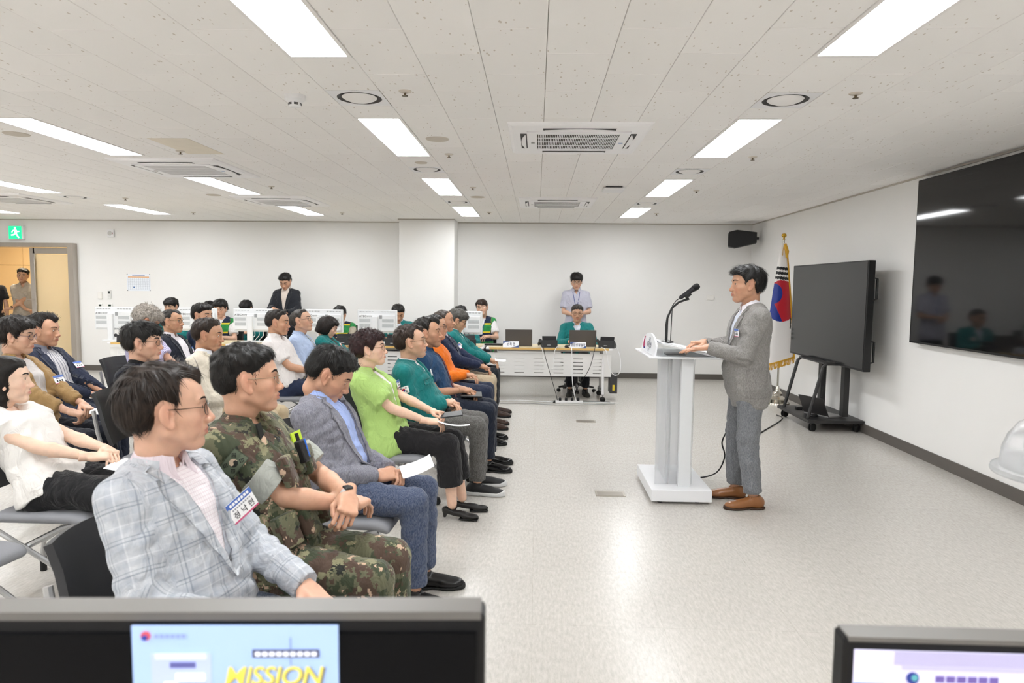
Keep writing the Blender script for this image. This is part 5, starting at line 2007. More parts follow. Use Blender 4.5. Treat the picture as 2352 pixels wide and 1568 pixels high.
limb([(0.0, 0.05), (0.008, -0.012)], 0.020); limb([(0.0, 0.045), (-0.045, 0.03), (-0.062, 0.0)], 0.008); limb([(0.008, 0.04), (0.04, 0.012), (0.07, 0.02)], 0.008)
limb([(0.004, -0.01), (-0.03, -0.04), (-0.075, -0.045)], 0.011); limb([(0.012, -0.012), (0.03, -0.05), (0.06, -0.09)], 0.011)
fig.obj('running_figure', pbr('exit_white', '#f2fff8', 0.4, emit='#e8fff4', estr=0.8), t)

t = thing('motion_sensor', 'small white motion sensor high on the back wall', 'sensor', (-7.295, YB, 2.365))
MB().box((0, -0.02, 0), (0.115, 0.04, 0.135), ch=0.012).obj('case', M_WHITE, t)
MB().lathe([(0.038, 0.0), (0.034, 0.010), (0.0, 0.014)], (-0.005, -0.040, 0.0), 20, axis=(0, -1, 0)).obj('lens', pbr('sensor_lens', '#c9c9c6', 0.3), t, True)
MB().box((0.042, -0.041, 0.0), (0.010, 0.003, 0.03)).obj('indicator', pbr('indicator_red', '#7a3038', 0.3), t)

t = thing('wall_notice', 'printed timetable sheet pinned to the back wall', 'poster', (-6.845, YB - 0.004, 1.535))
MB().box((0, 0, 0), (0.41, 0.002, 0.29)).obj('sheet', pbr('paper_bluish', '#e6ebf2', 0.6), t)
g = MB()
for i in range(11):
    g.box((-0.185 + 0.037 * i, -0.0015, -0.025), (0.0015, 0.001, 0.20))
for j in range(8):
    g.box((0, -0.0015, -0.125 + 0.0286 * j), (0.37, 0.001, 0.0018))
g.obj('table_lines', pbr('print_grey', '#8c93a0', 0.6), t)
MB().box((0, -0.0015, 0.090), (0.37, 0.001, 0.016)).obj('header_band', pbr('print_orange', '#e0a468', 0.6), t)
MB().box((0, -0.0015, 0.122), (0.22, 0.001, 0.010)).obj('title_line', pbr('print_blue', '#4a5c94', 0.6), t)
MB().box((-0.085, -0.0016, -0.085), (0.022, 0.001, 0.022)).obj('stamp', pbr('print_stamp', '#3c6ca8', 0.6), t)
m2 = MB()
for sx in (-1, 1):
    for sz in (-1, 1):
        m2.lathe([(0.007, 0), (0.006, 0.006), (0, 0.007)], (sx * 0.197, -0.001, sz * 0.138), 10, axis=(0, -1, 0))
m2.obj('pin', M_DARKG, t)
def wall_box(name, label, cat, x, z, w, h, col='#eceae6', screen=None, keys=False):
    t = thing(name, label, cat, (x, YB, z))
    MB().box((0, -0.011, 0), (w, 0.022, h), ch=0.004).obj('case', pbr('switch_' + col, col, 0.35), t)
    if screen:
        MB().box((0, -0.0225, h * 0.22), (w * 0.6, 0.002, h * 0.3)).obj('screen', pbr('lcd' + screen, screen, 0.2), t)
    if keys:
        kk = MB()
        for i in range(2):
            for j in range(2):
                kk.box((-w * 0.15 + i * w * 0.3, -0.0225, -h * 0.12 - j * h * 0.17), (w * 0.16, 0.003, h * 0.07))
        kk.obj('button', pbr('key_grey', '#c4c4c4', 0.4), t)
    return t
wall_box('light_switch', 'flat white light switch plate on the back wall by the door', 'switch', -7.53, 1.305, 0.075, 0.12)
wall_box('remote_holder', 'slim white remote control in a holder on the back wall', 'remote control', -7.365, 1.325, 0.055, 0.15, '#e2e2e0', '#3a3c3e', True)
wall_box('thermostat', 'white thermostat with a small dark screen below the light switch', 'thermostat', -7.53, 1.11, 0.075, 0.11, '#eeeeec', '#2e3430', True)
wall_box('thermostat', 'white thermostat with a greenish screen below the remote control', 'thermostat', -7.36, 1.11, 0.075, 0.11, '#eeeeec', '#22382c', True)
wall_box('light_switch', 'white socket plate low behind the speaking man on the right wall', 'switch', 2.9, 1.38, 0.12, 0.08)

# corner loudspeaker
t = thing('loudspeaker', 'black wedge loudspeaker mounted high in the back right corner', 'speaker', (3.28, 11.05, 2.33), math.radians(-14))
pol = [(-0.22, -0.13), (-0.22, 0.10), (-0.10, 0.13), (0.20, 0.09), (0.20, -0.075), (-0.12, -0.15)]
pr = MB().prism(pol, 0.26, (0, 0.13, 0), (1, 0, 0), (0, 0, 1))
pr.obj('cabinet', pbr('speaker_black', '#161617', 0.55, bump=0.2, bscale=300), t)
MB().box((-0.222, 0, -0.015), (0.008, 0.24, 0.20)).obj('grille', pbr('speaker_grille', '#1f1f20', 0.7, bump=0.5, bscale=600), t)
MB().tube([(0.15, 0, 0.0), (0.235, -0.02, 0.0)], 0.022, 10).obj('bracket', M_BLACK, t, True)

# wall display
t = thing('wall_display', 'large black glossy display mounted on the right wall', 'display', (3.50, 5.12, 1.80))
MB().box((0.0, 0, 0), (0.055, 2.62, 1.48), ch=0.004).obj('bezel', pbr('display_bezel', '#0f0f10', 0.35), t)
MB().box((-0.0285, 0, 0.004), (0.003, 2.59, 1.45)).obj('screen', pbr('display_glass', '#101011', 0.06, spec=0.5), t)
MB().box((0.04, 0, 0), (0.03, 1.4, 0.5)).obj('wall_mount', M_DARKG, t)

# display on a trolley
t = thing('display_trolley', 'large black display standing on a wheeled black trolley by the right wall', 'display', (0, 0, 0))
MB().box((3.285, 7.79, 1.28), (0.07, 1.955, 1.105), ch=0.006).obj('bezel', pbr('trolley_bezel', '#121213', 0.4), t)
MB().box((3.2485, 7.79, 1.285), (0.003, 1.925, 1.07)).obj('screen', pbr('trolley_glass', '#1b1b1c', 0.16, spec=0.5), t)
for (yy, zz) in ((6.86, 1.55), (6.86, 0.92), (8.72, 1.55), (8.72, 0.92)):
    MB().tube([(3.32, yy, zz - 0.11), (3.365, yy, zz - 0.10), (3.365, yy, zz + 0.10), (3.32, yy, zz + 0.11)], 0.012, 8).obj('grip', M_BLACK, t)
FR = pbr('trolley_frame', '#2b2a2a', 0.45)
for yy in (7.52, 8.12):
    MB().box((3.40, yy, 0.80), (0.06, 0.09, 1.30), ch=0.004).obj('post', FR, t)
MB().box((3.36, 7.82, 1.2), (0.05, 0.75, 0.45)).obj('mount_plate', FR, t)
MB().box((3.25, 7.82, 0.115), (0.60, 0.95, 0.035), ch=0.004).obj('base_plate', FR, t)
MB().box((3.26, 7.82, 0.735), (0.24, 0.72, 0.018), ch=0.004).obj('shelf', FR, t)
for yy in (7.46, 8.18):
    MB().tube([(2.99, yy, 0.13), (3.13, yy, 0.70), (3.17, yy, 0.735), (3.37, yy, 0.735)], 0.020, 8).obj('brace', FR, t, True)
def caster(parent, x, y, r=0.045, w=0.03, rz=0.0, z0=0.0, stem=None):
    c = MB()
    for k in (-1, 1):
        c.lathe([(0.0, -w * 0.3), (r * 0.85, -w * 0.3), (r, -w * 0.15), (r, w * 0.15), (r * 0.85, w * 0.3), (0.0, w * 0.3)], (x - math.sin(rz) * k * w * 0.5, y + math.cos(rz) * k * w * 0.5, z0 + r), 18, axis=(-math.sin(rz), math.cos(rz), 0))
    o = c.obj('caster', M_RUBBER, parent, True)
    h = stem or r * 1.2
    MB().tube([(x, y, z0 + r), (x, y, z0 + r + h)], 0.008, 8).box((x, y, z0 + r * 1.7), (r * 1.1, w * 1.0, r * 0.7), rz=rz, ch=0.006).obj('fork', M_DARKG, o)
    return o
for (x, y) in ((3.02, 7.41), (3.49, 7.41), (3.02, 8.23), (3.49, 8.23)):
    caster(t, x, y, 0.044, 0.03, 0.5)
lp = thing('laptop', 'grey laptop standing open on the display trolley base', 'laptop', (3.24, 7.66, 0.133), math.radians(115))
MB().box((0, 0, 0.010), (0.34, 0.23, 0.018), ch=0.003).obj('base', pbr('laptop_silver', '#8d8c8c', 0.35, 0.5), lp)
MB().box((0, 0.155, 0.115), (0.34, 0.008, 0.235), R=rotx(-0.45)).obj('lid', pbr('laptop_dark', '#3a3838', 0.35, 0.3), lp)
MB().box((0.11, 0.1625, 0.15), (0.07, 0.004, 0.07), R=rotx(-0.45)).obj('sticker', pbr('sticker_white', '#c8c8cc', 0.5), lp)
tag(MB().tube([(3.1, 7.9, 0.14), (3.15, 8.0, 0.15), (3.25, 7.95, 0.14), (3.36, 8.02, 0.3), (3.36, 7.95, 0.5), (3.33, 7.9, 0.6), (3.34, 7.95, 0.74)], 0.004, 6).obj('power_cable', M_BLACK, None, True), 'black cable hanging behind the display trolley frame', 'cable')
tag(MB().box((3.12, 8.02, 0.149), (0.10, 0.06, 0.032), ch=0.006).obj('power_adapter', M_BLACK), 'black power adapter lying on the trolley base', 'adapter')
tag(MB().lathe([(0, 0), (0.03, 0), (0.032, 0.012), (0.022, 0.028), (0, 0.032)], (3.09, 7.55, 0.133), 16, sx=1.0, sy=1.6).obj('mouse', M_BLACK, None, True), 'black computer mouse on the trolley base by the laptop', 'mouse')

# flag on its stand
t = thing('national_flag', 'white national flag with gold fringe hanging on a tall pole', 'flag', (3.26, 9.18, 0))
MB().lathe([(0.0, 0), (0.16, 0), (0.155, 0.02), (0.10, 0.035), (0.11, 0.07), (0.06, 0.11), (0.065, 0.14), (0.03, 0.18), (0.02, 0.24), (0.0, 0.24)], seg=32).obj('base', pbr('chrome', '#c9c4ba', 0.12, 1.0), t, True)
MB().tube([(0, 0, 0.2), (0, 0, 2.20)], 0.013, 12).obj('pole', pbr('pole_steel', '#b8b4aa', 0.2, 0.9), t, True)
MB().lathe([(0.0, 0), (0.020, 0.0), (0.012, 0.015), (0.012, 0.025), (0.030, 0.04), (0.033, 0.055), (0.026, 0.075), (0.0, 0.085)], (0, 0, 2.19), 20).obj('finial', pbr('gold', '#c9a13c', 0.2, 0.95), t, True)
ZT, ZB = 2.14, 0.66
def flag_fn(a, b):
    """a across the hanging cloth, b from bottom to top"""
    z = ZB + 0.13 * (1 - a) * (1 - b) * 0 + (ZT - ZB) * b - (1 - b) * 0.12 * (1 - a) - (1 - b) * 0.02
    q = 1 - b
    wl = 0.03 + 0.20 * q ** 0.8           # towards the lectern
    wr = 0.02 + 0.16 * q ** 0.9           # towards the right wall
    x = -wl + (wl + wr) * a
    bow = 0.10 * q ** 0.7 * math.sin(PI * a) + 0.020 * q * math.sin(7 * a + 1.0)
    return np.array([x, -0.018 - bow, z])
nu, nv = 70, 160
P = np.array([[flag_fn(i / (nu - 1), j / (nv - 1)) for j in range(nv)] for i in range(nu)])
F = np.array([(i * nv + j, (i + 1) * nv + j, (i + 1) * nv + j + 1, i * nv + j + 1) for i in range(nu - 1) for j in range(nv - 1)])
fc = P.reshape(-1, 3)[F].mean(1)
C = np.tile(np.array(srgb('#e9e6e4')), (len(F), 1))
X_, Z_ = fc[:, 0], fc[:, 2]
cx, cz, rr = -0.015, 1.38, 0.235
ddx = X_ - cx; ddz = (Z_ - cz) * 0.86
ang = math.radians(62)
A = ddx * math.cos(ang) - ddz * math.sin(ang); Bq = ddx * math.sin(ang) + ddz * math.cos(ang)
ins = np.hypot(A, Bq) < rr
redm = (Bq > -0.10)
redm = redm & ~(np.hypot(A + rr * 0.55, Bq + 0.06) < rr * 0.5)
C[ins & redm] = srgb('#b9182b'); C[ins & ~redm] = srgb('#12308c')
def bar(x0, x1, z0, z1, sl=0.0):
    m = (X_ > x0) & (X_ < x1) & (Z_ > z0 + sl * (X_ - x0)) & (Z_ < z1 + sl * (X_ - x0))
    C[m] = srgb('#0c0c0c')
for i in range(3):
    bar(-0.115 - 0.012 * i, 0.065 + 0.004 * i, 1.80 - 0.062 * i, 1.838 - 0.062 * i, -0.10)
for i in range(3):
    bar(0.105 + 0.028 * i, 0.125 + 0.028 * i, 1.02 - 0.02 * i, 1.16 - 0.02 * i, -0.3)
for i in range(3):
    bar(-0.20, -0.135, 0.99 - 0.058 * i, 1.026 - 0.058 * i, 0.0)
me = mesh_data('flag_cloth', P.reshape(-1, 3), F)
a_ = me.attributes.new('print', 'FLOAT_COLOR', 'FACE'); a_.data.foreach_set('color', C.astype(np.float32).ravel())
link('flag_cloth', me, flag_mat('flag_satin', 0.45), t, True)
GOLD = pbr('gold_fringe', '#d0a02c', 0.6, noise=0.2, nscale=150)
fr_ = MB()
rng = random.Random(3)
for i in range(70):
    p = flag_fn(i / 69, 0.0)
    fr_.tube([p + [0, -0.003, 0.004], p + [rng.uniform(-.006, .006), -0.004, -0.04], p + [rng.uniform(-.01, .01), -0.002, -0.075 - rng.uniform(0, .012)]], 0.0035, 4)
for i in range(110):
    p = flag_fn(1.0, i / 109)
    fr_.tube([p + [-0.004, -0.004, 0], p + [0.012, -0.006, -0.025], p + [0.020, -0.004, -0.055]], 0.0035, 4)
tag(fr_.obj('fringe', GOLD, t), kind='stuff')
MB().tube([flag_fn(i / 20, 0.0) + [0, -0.003, 0.004] for i in range(21)], 0.006, 6).tube([flag_fn(1.0, i / 20) + [0, -0.003, 0] for i in range(21)], 0.006, 6).obj('fringe_band', GOLD, t, True)
MB().tube([(0, -0.02, 2.13), (-0.02, -0.04, 2.05), (-0.025, -0.045, 1.98)], 0.004, 6).tube([(0.01, -0.02, 2.13), (0.03, -0.05, 2.03), (0.03, -0.05, 1.95)], [0.02, 0.025, 0.012], 8).obj('tassel', GOLD, t, True)

# ------------------------------------------------------------------ lectern with microphone
ACR = None
def acrylic(name, col, tr, rough, alpha=1.0):
    m, nt, b = new_mat(name)
    b.inputs['Base Color'].default_value = srgb(col); b.inputs['Roughness'].default_value = rough
    b.inputs['Transmission Weight'].default_value = tr; b.inputs['IOR'].default_value = 1.18
    return m
M_ACW = acrylic('acrylic_white', '#eef0f2', 0.25, 0.25)
M_ACT = acrylic('acrylic_frosted', '#f4f5f7', 0.80, 0.22)
M_ACC = acrylic('acrylic_clear', '#f8fafa', 0.95, 0.05)
PX0, PX1, PY0, PY1 = 0.84, 1.27, 4.78, 5.48
t = thing('lectern', 'white frosted acrylic lectern facing the audience', 'lectern', (0, 0, 0))
cxp, cyp = (PX0 + PX1) / 2, (PY0 + PY1) / 2
MB().box((cxp, cyp, 0.062), (PX1 - PX0, PY1 - PY0, 0.085), ch=0.004).obj('base', pbr('lectern_base', '#e6e7ea', 0.3), t)
for (x, y) in ((PX0 + 0.07, PY0 + 0.06), (PX1 - 0.09, PY0 + 0.06), (PX0 + 0.07, PY1 - 0.06), (PX1 - 0.09, PY1 - 0.06)):
    MB().lathe([(0.018, 0), (0.02, 0.022), (0.0, 0.022)], (x, y, 0.0), 12).obj('foot', M_BLACK, t)
# three upright sheets: outer pair and a front box
MB().box((0.985, 5.13, 0.575), (0.012, 0.40, 0.95)).obj('front_panel', M_ACT, t)
MB().box((1.055, 4.94, 0.575), (0.20, 0.012, 0.95)).obj('side_panel', M_ACT, t)
MB().box((1.055, 5.32, 0.575), (0.20, 0.012, 0.95)).obj('side_panel', M_ACT, t)
MB().box((1.09, 4.900, 0.575), (0.085, 0.045, 0.95), ch=0.004).obj('edge_strip', M_ACW, t)
MB().box((0.925, 4.930, 0.575), (0.075, 0.012, 0.95)).obj('wing_panel', M_ACT, t)
MB().box((1.09, 5.13, 1.05), (0.58, 0.68, 0.014), ch=0.004).obj('tray', M_ACW, t)
mb = MB().grid(lambda a, b: np.array([0.900 + 0.40 * a, 4.82 + 0.62 * b, 1.150 - 0.090 * a]), 2, 2, thick=0.010)
mb.obj('desk_panel', M_ACW, t)
for yy in (4.83, 5.43):
    MB().prism([(0.90, 1.057), (1.36, 1.057), (1.30, 1.068), (0.90, 1.142)], 0.008, (0, yy, 0), (1, 0, 0), (0, 0, 1)).obj('desk_side', M_ACC, t)
n = 18
arch = [(-0.30, 0.0)] + [(-0.30 + 0.60 * i / n, 0.075 + 0.075 * math.sin(PI * i / n) ** 0.7) for i in range(n + 1)] + [(0.30, 0.0)]
fp = MB().prism([(y, z) for y, z in arch], 0.012, (0.842, 5.13, 1.055), (0, 1, 0), (0.12, 0, 0.993))
fp.obj('name_board', pbr('lectern_board', '#eceef2', 0.3), t)
ex, ey = np.array([0, -1.0, 0]), np.array([0.12, 0, 0.993])
INKN = pbr('ink_navy', '#2b2f4c', 0.5)
lettering('을지연습', 0.050, (0.8475, 5.10, 1.118), ex, ey, INKN, t, True)
lettering('2025', 0.032, (0.853, 5.10, 1.160), ex, ey, INKN, t, True)
lettering('강동구', 0.026, (0.842, 5.10, 1.078), ex, ey, INKN, t)
sw = MB()
for k, (a0, a1, col) in enumerate(((100, 255, 0), (200, 290, 1))):
    sw.tube([np.array([0.846, 5.285, 1.125]) + ex * 0.035 * math.cos(math.radians(a)) + ey * 0.045 * math.sin(math.radians(a)) for a in np.linspace(a0, a1, 10)], np.linspace(0.002, 0.007, 10), 6, m=col)
sw.obj('emblem', [pbr('emblem_red', '#b83060', 0.5), pbr('emblem_blue', '#2b3a78', 0.5)], t, True)
pm = MB().grid(lambda a, b: np.array([1.00 + 0.24 * a, 4.98 + 0.30 * b, 1.1275 - 0.054 * a + 0.004]), 2, 2, thick=0.003)
tag(pm.obj('script_sheet', pbr('paper', '#f1f2f4', 0.6)), 'white script sheet lying on the lectern desk', 'paper')
tag(MB().box((1.015, 4.975, 1.064), (0.14, 0.10, 0.014), ch=0.005).obj('remote_control', M_BLACK), 'black flat device on the lectern tray below the desk', 'device')
tag(MB().box((1.29, 4.90, 1.069), (0.13, 0.05, 0.022), ch=0.003).obj('eraser_case', pbr('case_grey', '#7c7c78', 0.4)), 'grey slim case on the lectern tray under the speaking man', 'case')
t = thing('gooseneck_microphone', 'black gooseneck microphone on the lectern', 'microphone', (0, 0, 0))
my = 5.16
MB().lathe([(0.0, 0.0), (0.055, 0.0), (0.055, 0.010), (0.014, 0.022), (0.0, 0.022)], (0.985, my, 1.131), 20).obj('foot', M_BLACK, t, True)
neck = [(0.985, my, 1.14), (0.985, my, 1.26), (0.99, my, 1.32), (1.02, my, 1.39), (1.07, my, 1.435), (1.12, my, 1.455), (1.145, my, 1.465)]
MB().tube(neck, [0.011, 0.011, 0.008, 0.008, 0.008, 0.009, 0.012], 10).obj('gooseneck', M_BLACK, t, True)
A0 = np.array([1.075, my, 1.465]); A1 = np.array([1.215, my, 1.565]); dm = (A1 - A0) / np.linalg.norm(A1 - A0)
MB().lathe([(0.0, 0.0), (0.011, 0.0), (0.015, 0.01), (0.018, 0.09), (0.022, 0.125), (0.0, 0.127)], A0, 18, axis=dm).obj('handle', pbr('mic_body', '#2c2c30', 0.35, 0.4), t, True)
MB().lathe([(0.0, 0.0), (0.022, 0.0), (0.025, 0.006), (0.025, 0.030), (0.018, 0.046), (0.0, 0.052)], A0 + dm * 0.127, 18, axis=dm).obj('head', pbr('mic_mesh', '#1c1c1d', 0.5, 0.5, bump=0.6, bscale=900), t, True)
MB().box((A0 + dm * 0.065 + np.array([0.008, 0, -0.012])), (0.05, 0.04, 0.03), R=roty(-0.62), ch=0.006).obj('clip', M_BLACK, t)
MB().tube([A0, A0 - dm * 0.03, (1.02, my - 0.02, 1.41), (1.015, my - 0.03, 1.30), (1.012, my - 0.03, 1.12)], 0.0035, 6).obj('microphone_cable', M_BLACK, t, True)
# floor plates
for (x, y, lb) in ((0.57, 5.0, 'nearer floor outlet plate set in the vinyl left of the lectern'), (0.585, 7.73, 'farther floor outlet plate set in the vinyl before the laptop table')):
    t = thing('floor_outlet', 'square metal ' + lb, 'floor outlet', (x, y, 0))
    MB().box((0, 0, 0.002), (0.22, 0.13, 0.004), ch=0.001).obj('plate', pbr('plate_metal', '#a39c92', 0.35, 0.6), t)
    MB().box((0, -0.01, 0.0045), (0.19, 0.09, 0.002)).obj('lid', pbr('plate_lid', '#8f887e', 0.35, 0.6), t)

# ------------------------------------------------------------------ tables at the back
M_TOP = pbr('table_top', '#d9c9a6', 0.35, noise=0.05, nscale=10, stretch=(0.2, 3, 3))
M_EDGE = pbr('table_edge', '#d3ad68', 0.4, noise=0.08, nscale=20, stretch=(0.1, 3, 3))
def perforated(x0, x1, z0, z1, holes, y, th):
    xs = sorted({x0, x1, *[h[0] for h in holes], *[h[1] for h in holes]})
    zs = sorted({z0, z1, *[h[2] for h in holes], *[h[3] for h in holes]})
    mb = MB()
    for i in range(len(xs) - 1):
        for j in range(len(zs) - 1):
            cx, cz = (xs[i] + xs[i + 1]) / 2, (zs[j] + zs[j + 1]) / 2
            if any(h[0] < cx < h[1] and h[2] < cz < h[3] for h in holes):
                continue
            mb.box((cx, y, cz), (xs[i + 1] - xs[i], th, zs[j + 1] - zs[j]))
    return mb
TWD = 1.70
def table():
    t = thing('folding_table', 't', 'table')
    MB().box((0, 0.30, 0.707), (TWD - 0.06, 0.60, 0.026)).obj('top', M_TOP, t)
    MB().box((0, 0.0, 0.707), (TWD - 0.10, 0.006, 0.027)).obj('edge_band', M_EDGE, t)
    for k in (-1, 1):
        MB().box((k * (TWD / 2 - 0.03), 0.30, 0.707), (0.05, 0.61, 0.026), ch=0.006).obj('end_cap', M_WHITE2, t)
    holes = []
    for i in range(6):
        xc = -TWD / 2 + 0.19 + i * (TWD - 0.38) / 5
        for j in range(5):
            z = 0.375 + j * 0.048
            holes.append((xc - 0.065, xc + 0.065, z, z + 0.010))
    pm = perforated(-TWD / 2 + 0.01, TWD / 2 - 0.01, 0.335, 0.645, holes, 0.06, 0.012)
    pm.obj('front_panel', pbr('panel_white', '#dddcda', 0.4), t)
    MB().box((0, 0.30, 0.665), (TWD - 0.3, 0.05, 0.04)).obj('beam', M_WHITE2, t)
    for k in (-1, 1):
        x = k * (TWD / 2 - 0.12)
        MB().box((x, 0.30, 0.40), (0.045, 0.07, 0.56), ch=0.006).obj('leg', M_SILVER, t)
        MB().tube([(x, 0.02, 0.10), (x, 0.10, 0.135), (x, 0.30, 0.150), (x, 0.50, 0.135), (x, 0.58, 0.10)], 0.022, 8).obj('foot_bar', M_SILVER, t, True)
        MB().tube([(x, 0.07, 0.62), (x, 0.05, 0.30), (x, 0.02, 0.10)], 0.018, 8).obj('front_strut', M_WHITE2, t, True)
        for yy in (0.02, 0.58):
            caster(t, x, yy, 0.034, 0.028, 0.3)
    return t
TYF = 9.02
tp = table()
tabs = [(0.175, TYF + 0.03, 'with two laptops and black desk phones'), (-1.545, TYF, 'under the two right white monitors'), (-3.27, TYF, 'behind the woman in the teal jacket'), (-5.0, TYF, 'at the far left with its end free')]
for i, (x, y, lb) in enumerate(tabs):
    o = tp if i == 0 else copy_tree(tp)
    o.location = (x, y, 0); o.rotation_euler = (0, 0, 0.0)
    tag(o, 'white folding table with slotted front panel ' + lb, 'table', 'folding tables along the back')

ZT_ = 0.7205
M_MON = pbr('monitor_white', '#e6e8ea', 0.3)
M_MESH = pbr('monitor_mesh', '#c2c6c8', 0.6, noise=0.25, nscale=260, bump=0.4, bscale=500)
M_LOGO = pbr('logo_grey', '#5a5d62', 0.4)
def monitor(i, x, y, label, rz=0.0):
    t = thing('desktop_monitor', label, 'monitor', (x, y, ZT_), rz, 'white all-in-one monitors')
    W, Hh, zb = 0.552, 0.32, 0.150
    MB().box((0, 0.03, zb + Hh / 2), (W, 0.035, Hh), ch=0.008).obj('case', M_MON, t)
    MB().box((0, 0.049, zb + Hh / 2 + 0.01), (W - 0.03, 0.003, Hh - 0.05)).obj('screen', pbr('monitor_screen', '#15161a', 0.15), t)
    MB().box((0, 0.0, zb + Hh / 2 - 0.02), (W - 0.05, 0.03, Hh - 0.09), ch=0.008).obj('back_cover', M_MON, t)
    MB().box((-0.02, -0.035, 0.19), (0.075, 0.045, 0.38), ch=0.006).obj('stand_column', M_MON, t)
    MB().box((0, 0.02, 0.008), (0.26, 0.20, 0.014), ch=0.004).obj('stand_base', M_MON, t)
    for (cx, cz, w, h) in ((-0.165, 0.325, 0.15, 0.045), (-0.165, 0.255, 0.15, 0.045), (0.155, 0.325, 0.16, 0.045), (0.155, 0.255, 0.16, 0.045)):
        MB().box((cx, -0.0155, cz), (w, 0.003, h)).obj('vent_mesh', M_MESH, t)
    MB().box((0.055, -0.0155, 0.375), (0.04, 0.003, 0.05)).obj('speaker_mesh', pbr('mesh_dark', '#9a9c9e', 0.6), t)
    for g0 in (0, 7):
        sl = MB()
        for k in range(g0, g0 + 5):
            sl.box((-0.23 + 0.042 * k, 0.0125, zb + Hh - 0.026), (0.03, 0.002, 0.005))
        sl.obj('top_slot', M_DARKG, t)
    lettering('ATEC', 0.040, (-0.192, -0.0165, 0.383), (1, 0, 0), (0, 0, 1), M_LOGO, t, True)
    lettering('에이텍', 0.026, (-0.106, -0.0165, 0.381), (1, 0, 0), (0, 0, 1), M_LOGO, t)
    cb = MB()
    for k in range(3):
        xx = 0.03 + 0.06 * k
        cb.tube([(xx, 0.0, 0.17), (xx + 0.01, -0.02, 0.10), (xx - 0.05, -0.03, 0.03), (xx - 0.12, -0.06, 0.006)], 0.004, 6)
    cb.obj('cable', M_DARKG if i % 2 else M_WHITE, t, True)
    return t
mons = [(-5.83, 9.17, 'leftmost white monitor, its back showing beside the doorway'), (-4.66, 9.17, 'white monitor behind the man in the dark suit and white shirt'), (-3.885, 9.17, 'white monitor behind the man in the white polo shirt'), (-2.91, 9.17, 'white monitor right behind the teal woman with bobbed hair'), (-2.165, 9.17, 'white monitor left of the pillar, standing clear with its whole back visible'), (-1.0, 9.17, 'rightmost white monitor beside the man in a green vest')]
for i, (x, y, lb) in enumerate(mons):
    monitor(i, x * 1.0158, 9.30, lb)

def phone(x, y, rz, label):
    t = thing('desk_phone', label, 'telephone', (x, y, ZT_), rz, 'black desk phones')
    MB().prism([(0.0, 0.0), (0.17, 0.0), (0.17, 0.03), (0.035, 0.10), (0.015, 0.10)], 0.215, (-0.1075, 0, 0), (0, 1, 0), (0, 0, 1)).obj('body', M_BLACK, t)
    MB().box((0.0, 0.055, 0.105), (0.19, 0.012, 0.10), R=rotx(-0.5), ch=0.003).obj('display', pbr('phone_screen', '#232325', 0.2), t)
    hs = MB().tube([(-0.125, 0.02, 0.095), (-0.128, 0.06, 0.085), (-0.128, 0.12, 0.055), (-0.125, 0.16, 0.038)], [0.024, 0.016, 0.016, 0.024], 10)
    hs.obj('handset', M_BLACK, t, True)
    MB().box((-0.01, -0.003, 0.035), (0.045, 0.003, 0.008)).obj('brand_plate', pbr('plate_silver', '#b8b8b8', 0.3), t)
phone(0.185, 9.10, 0.1, 'black desk phone between the two laptops')
phone(0.945, 9.12, -0.3, 'black desk phone at the right end of the laptop table')
phone(-0.91, 9.055, 0.15, 'black desk phone in front of the rightmost white monitor')
phone(-2.60, 9.05, 0.1, 'black desk phone beside the teal woman with bobbed hair')
phone(-1.93, 9.05, -0.05, 'black desk phone just behind the teal-jacketed man with glasses')
phone(-5.62, 9.05, 0.1, 'black device at the free left end of the tables')
def laptop(x, y, label, rz=0.0):
    t = thing('laptop', label, 'laptop', (x, y, ZT_), rz, 'laptops seen from behind')
    MB().box((0, 0.12, 0.009), (0.36, 0.24, 0.016), ch=0.003).obj('base', pbr('laptop_silver', '#8d8c8c', 0.35, 0.5), t)
    MB().box((0, -0.022, 0.115), (0.365, 0.008, 0.235), R=rotx(0.18), ch=0.003).obj('lid', pbr('laptop_grey', '#5a5552', 0.4, 0.35), t)
    MB().box((-0.13, -0.026, 0.135), (0.045, 0.002, 0.006), R=rotx(0.18)).obj('brand_plate', pbr('plate_gold', '#b49a70', 0.3, 0.6), t)
    MB().box((0.13, -0.008, 0.028), (0.10, 0.003, 0.03), R=rotx(0.18)).obj('asset_label', pbr('label_cream', '#dcd8c8', 0.5), t)
laptop(-0.235, 9.28, 'grey laptop seen from behind, left one, with nobody behind it')
laptop(0.64, 9.32, 'grey laptop seen from behind, in front of the seated man in teal')
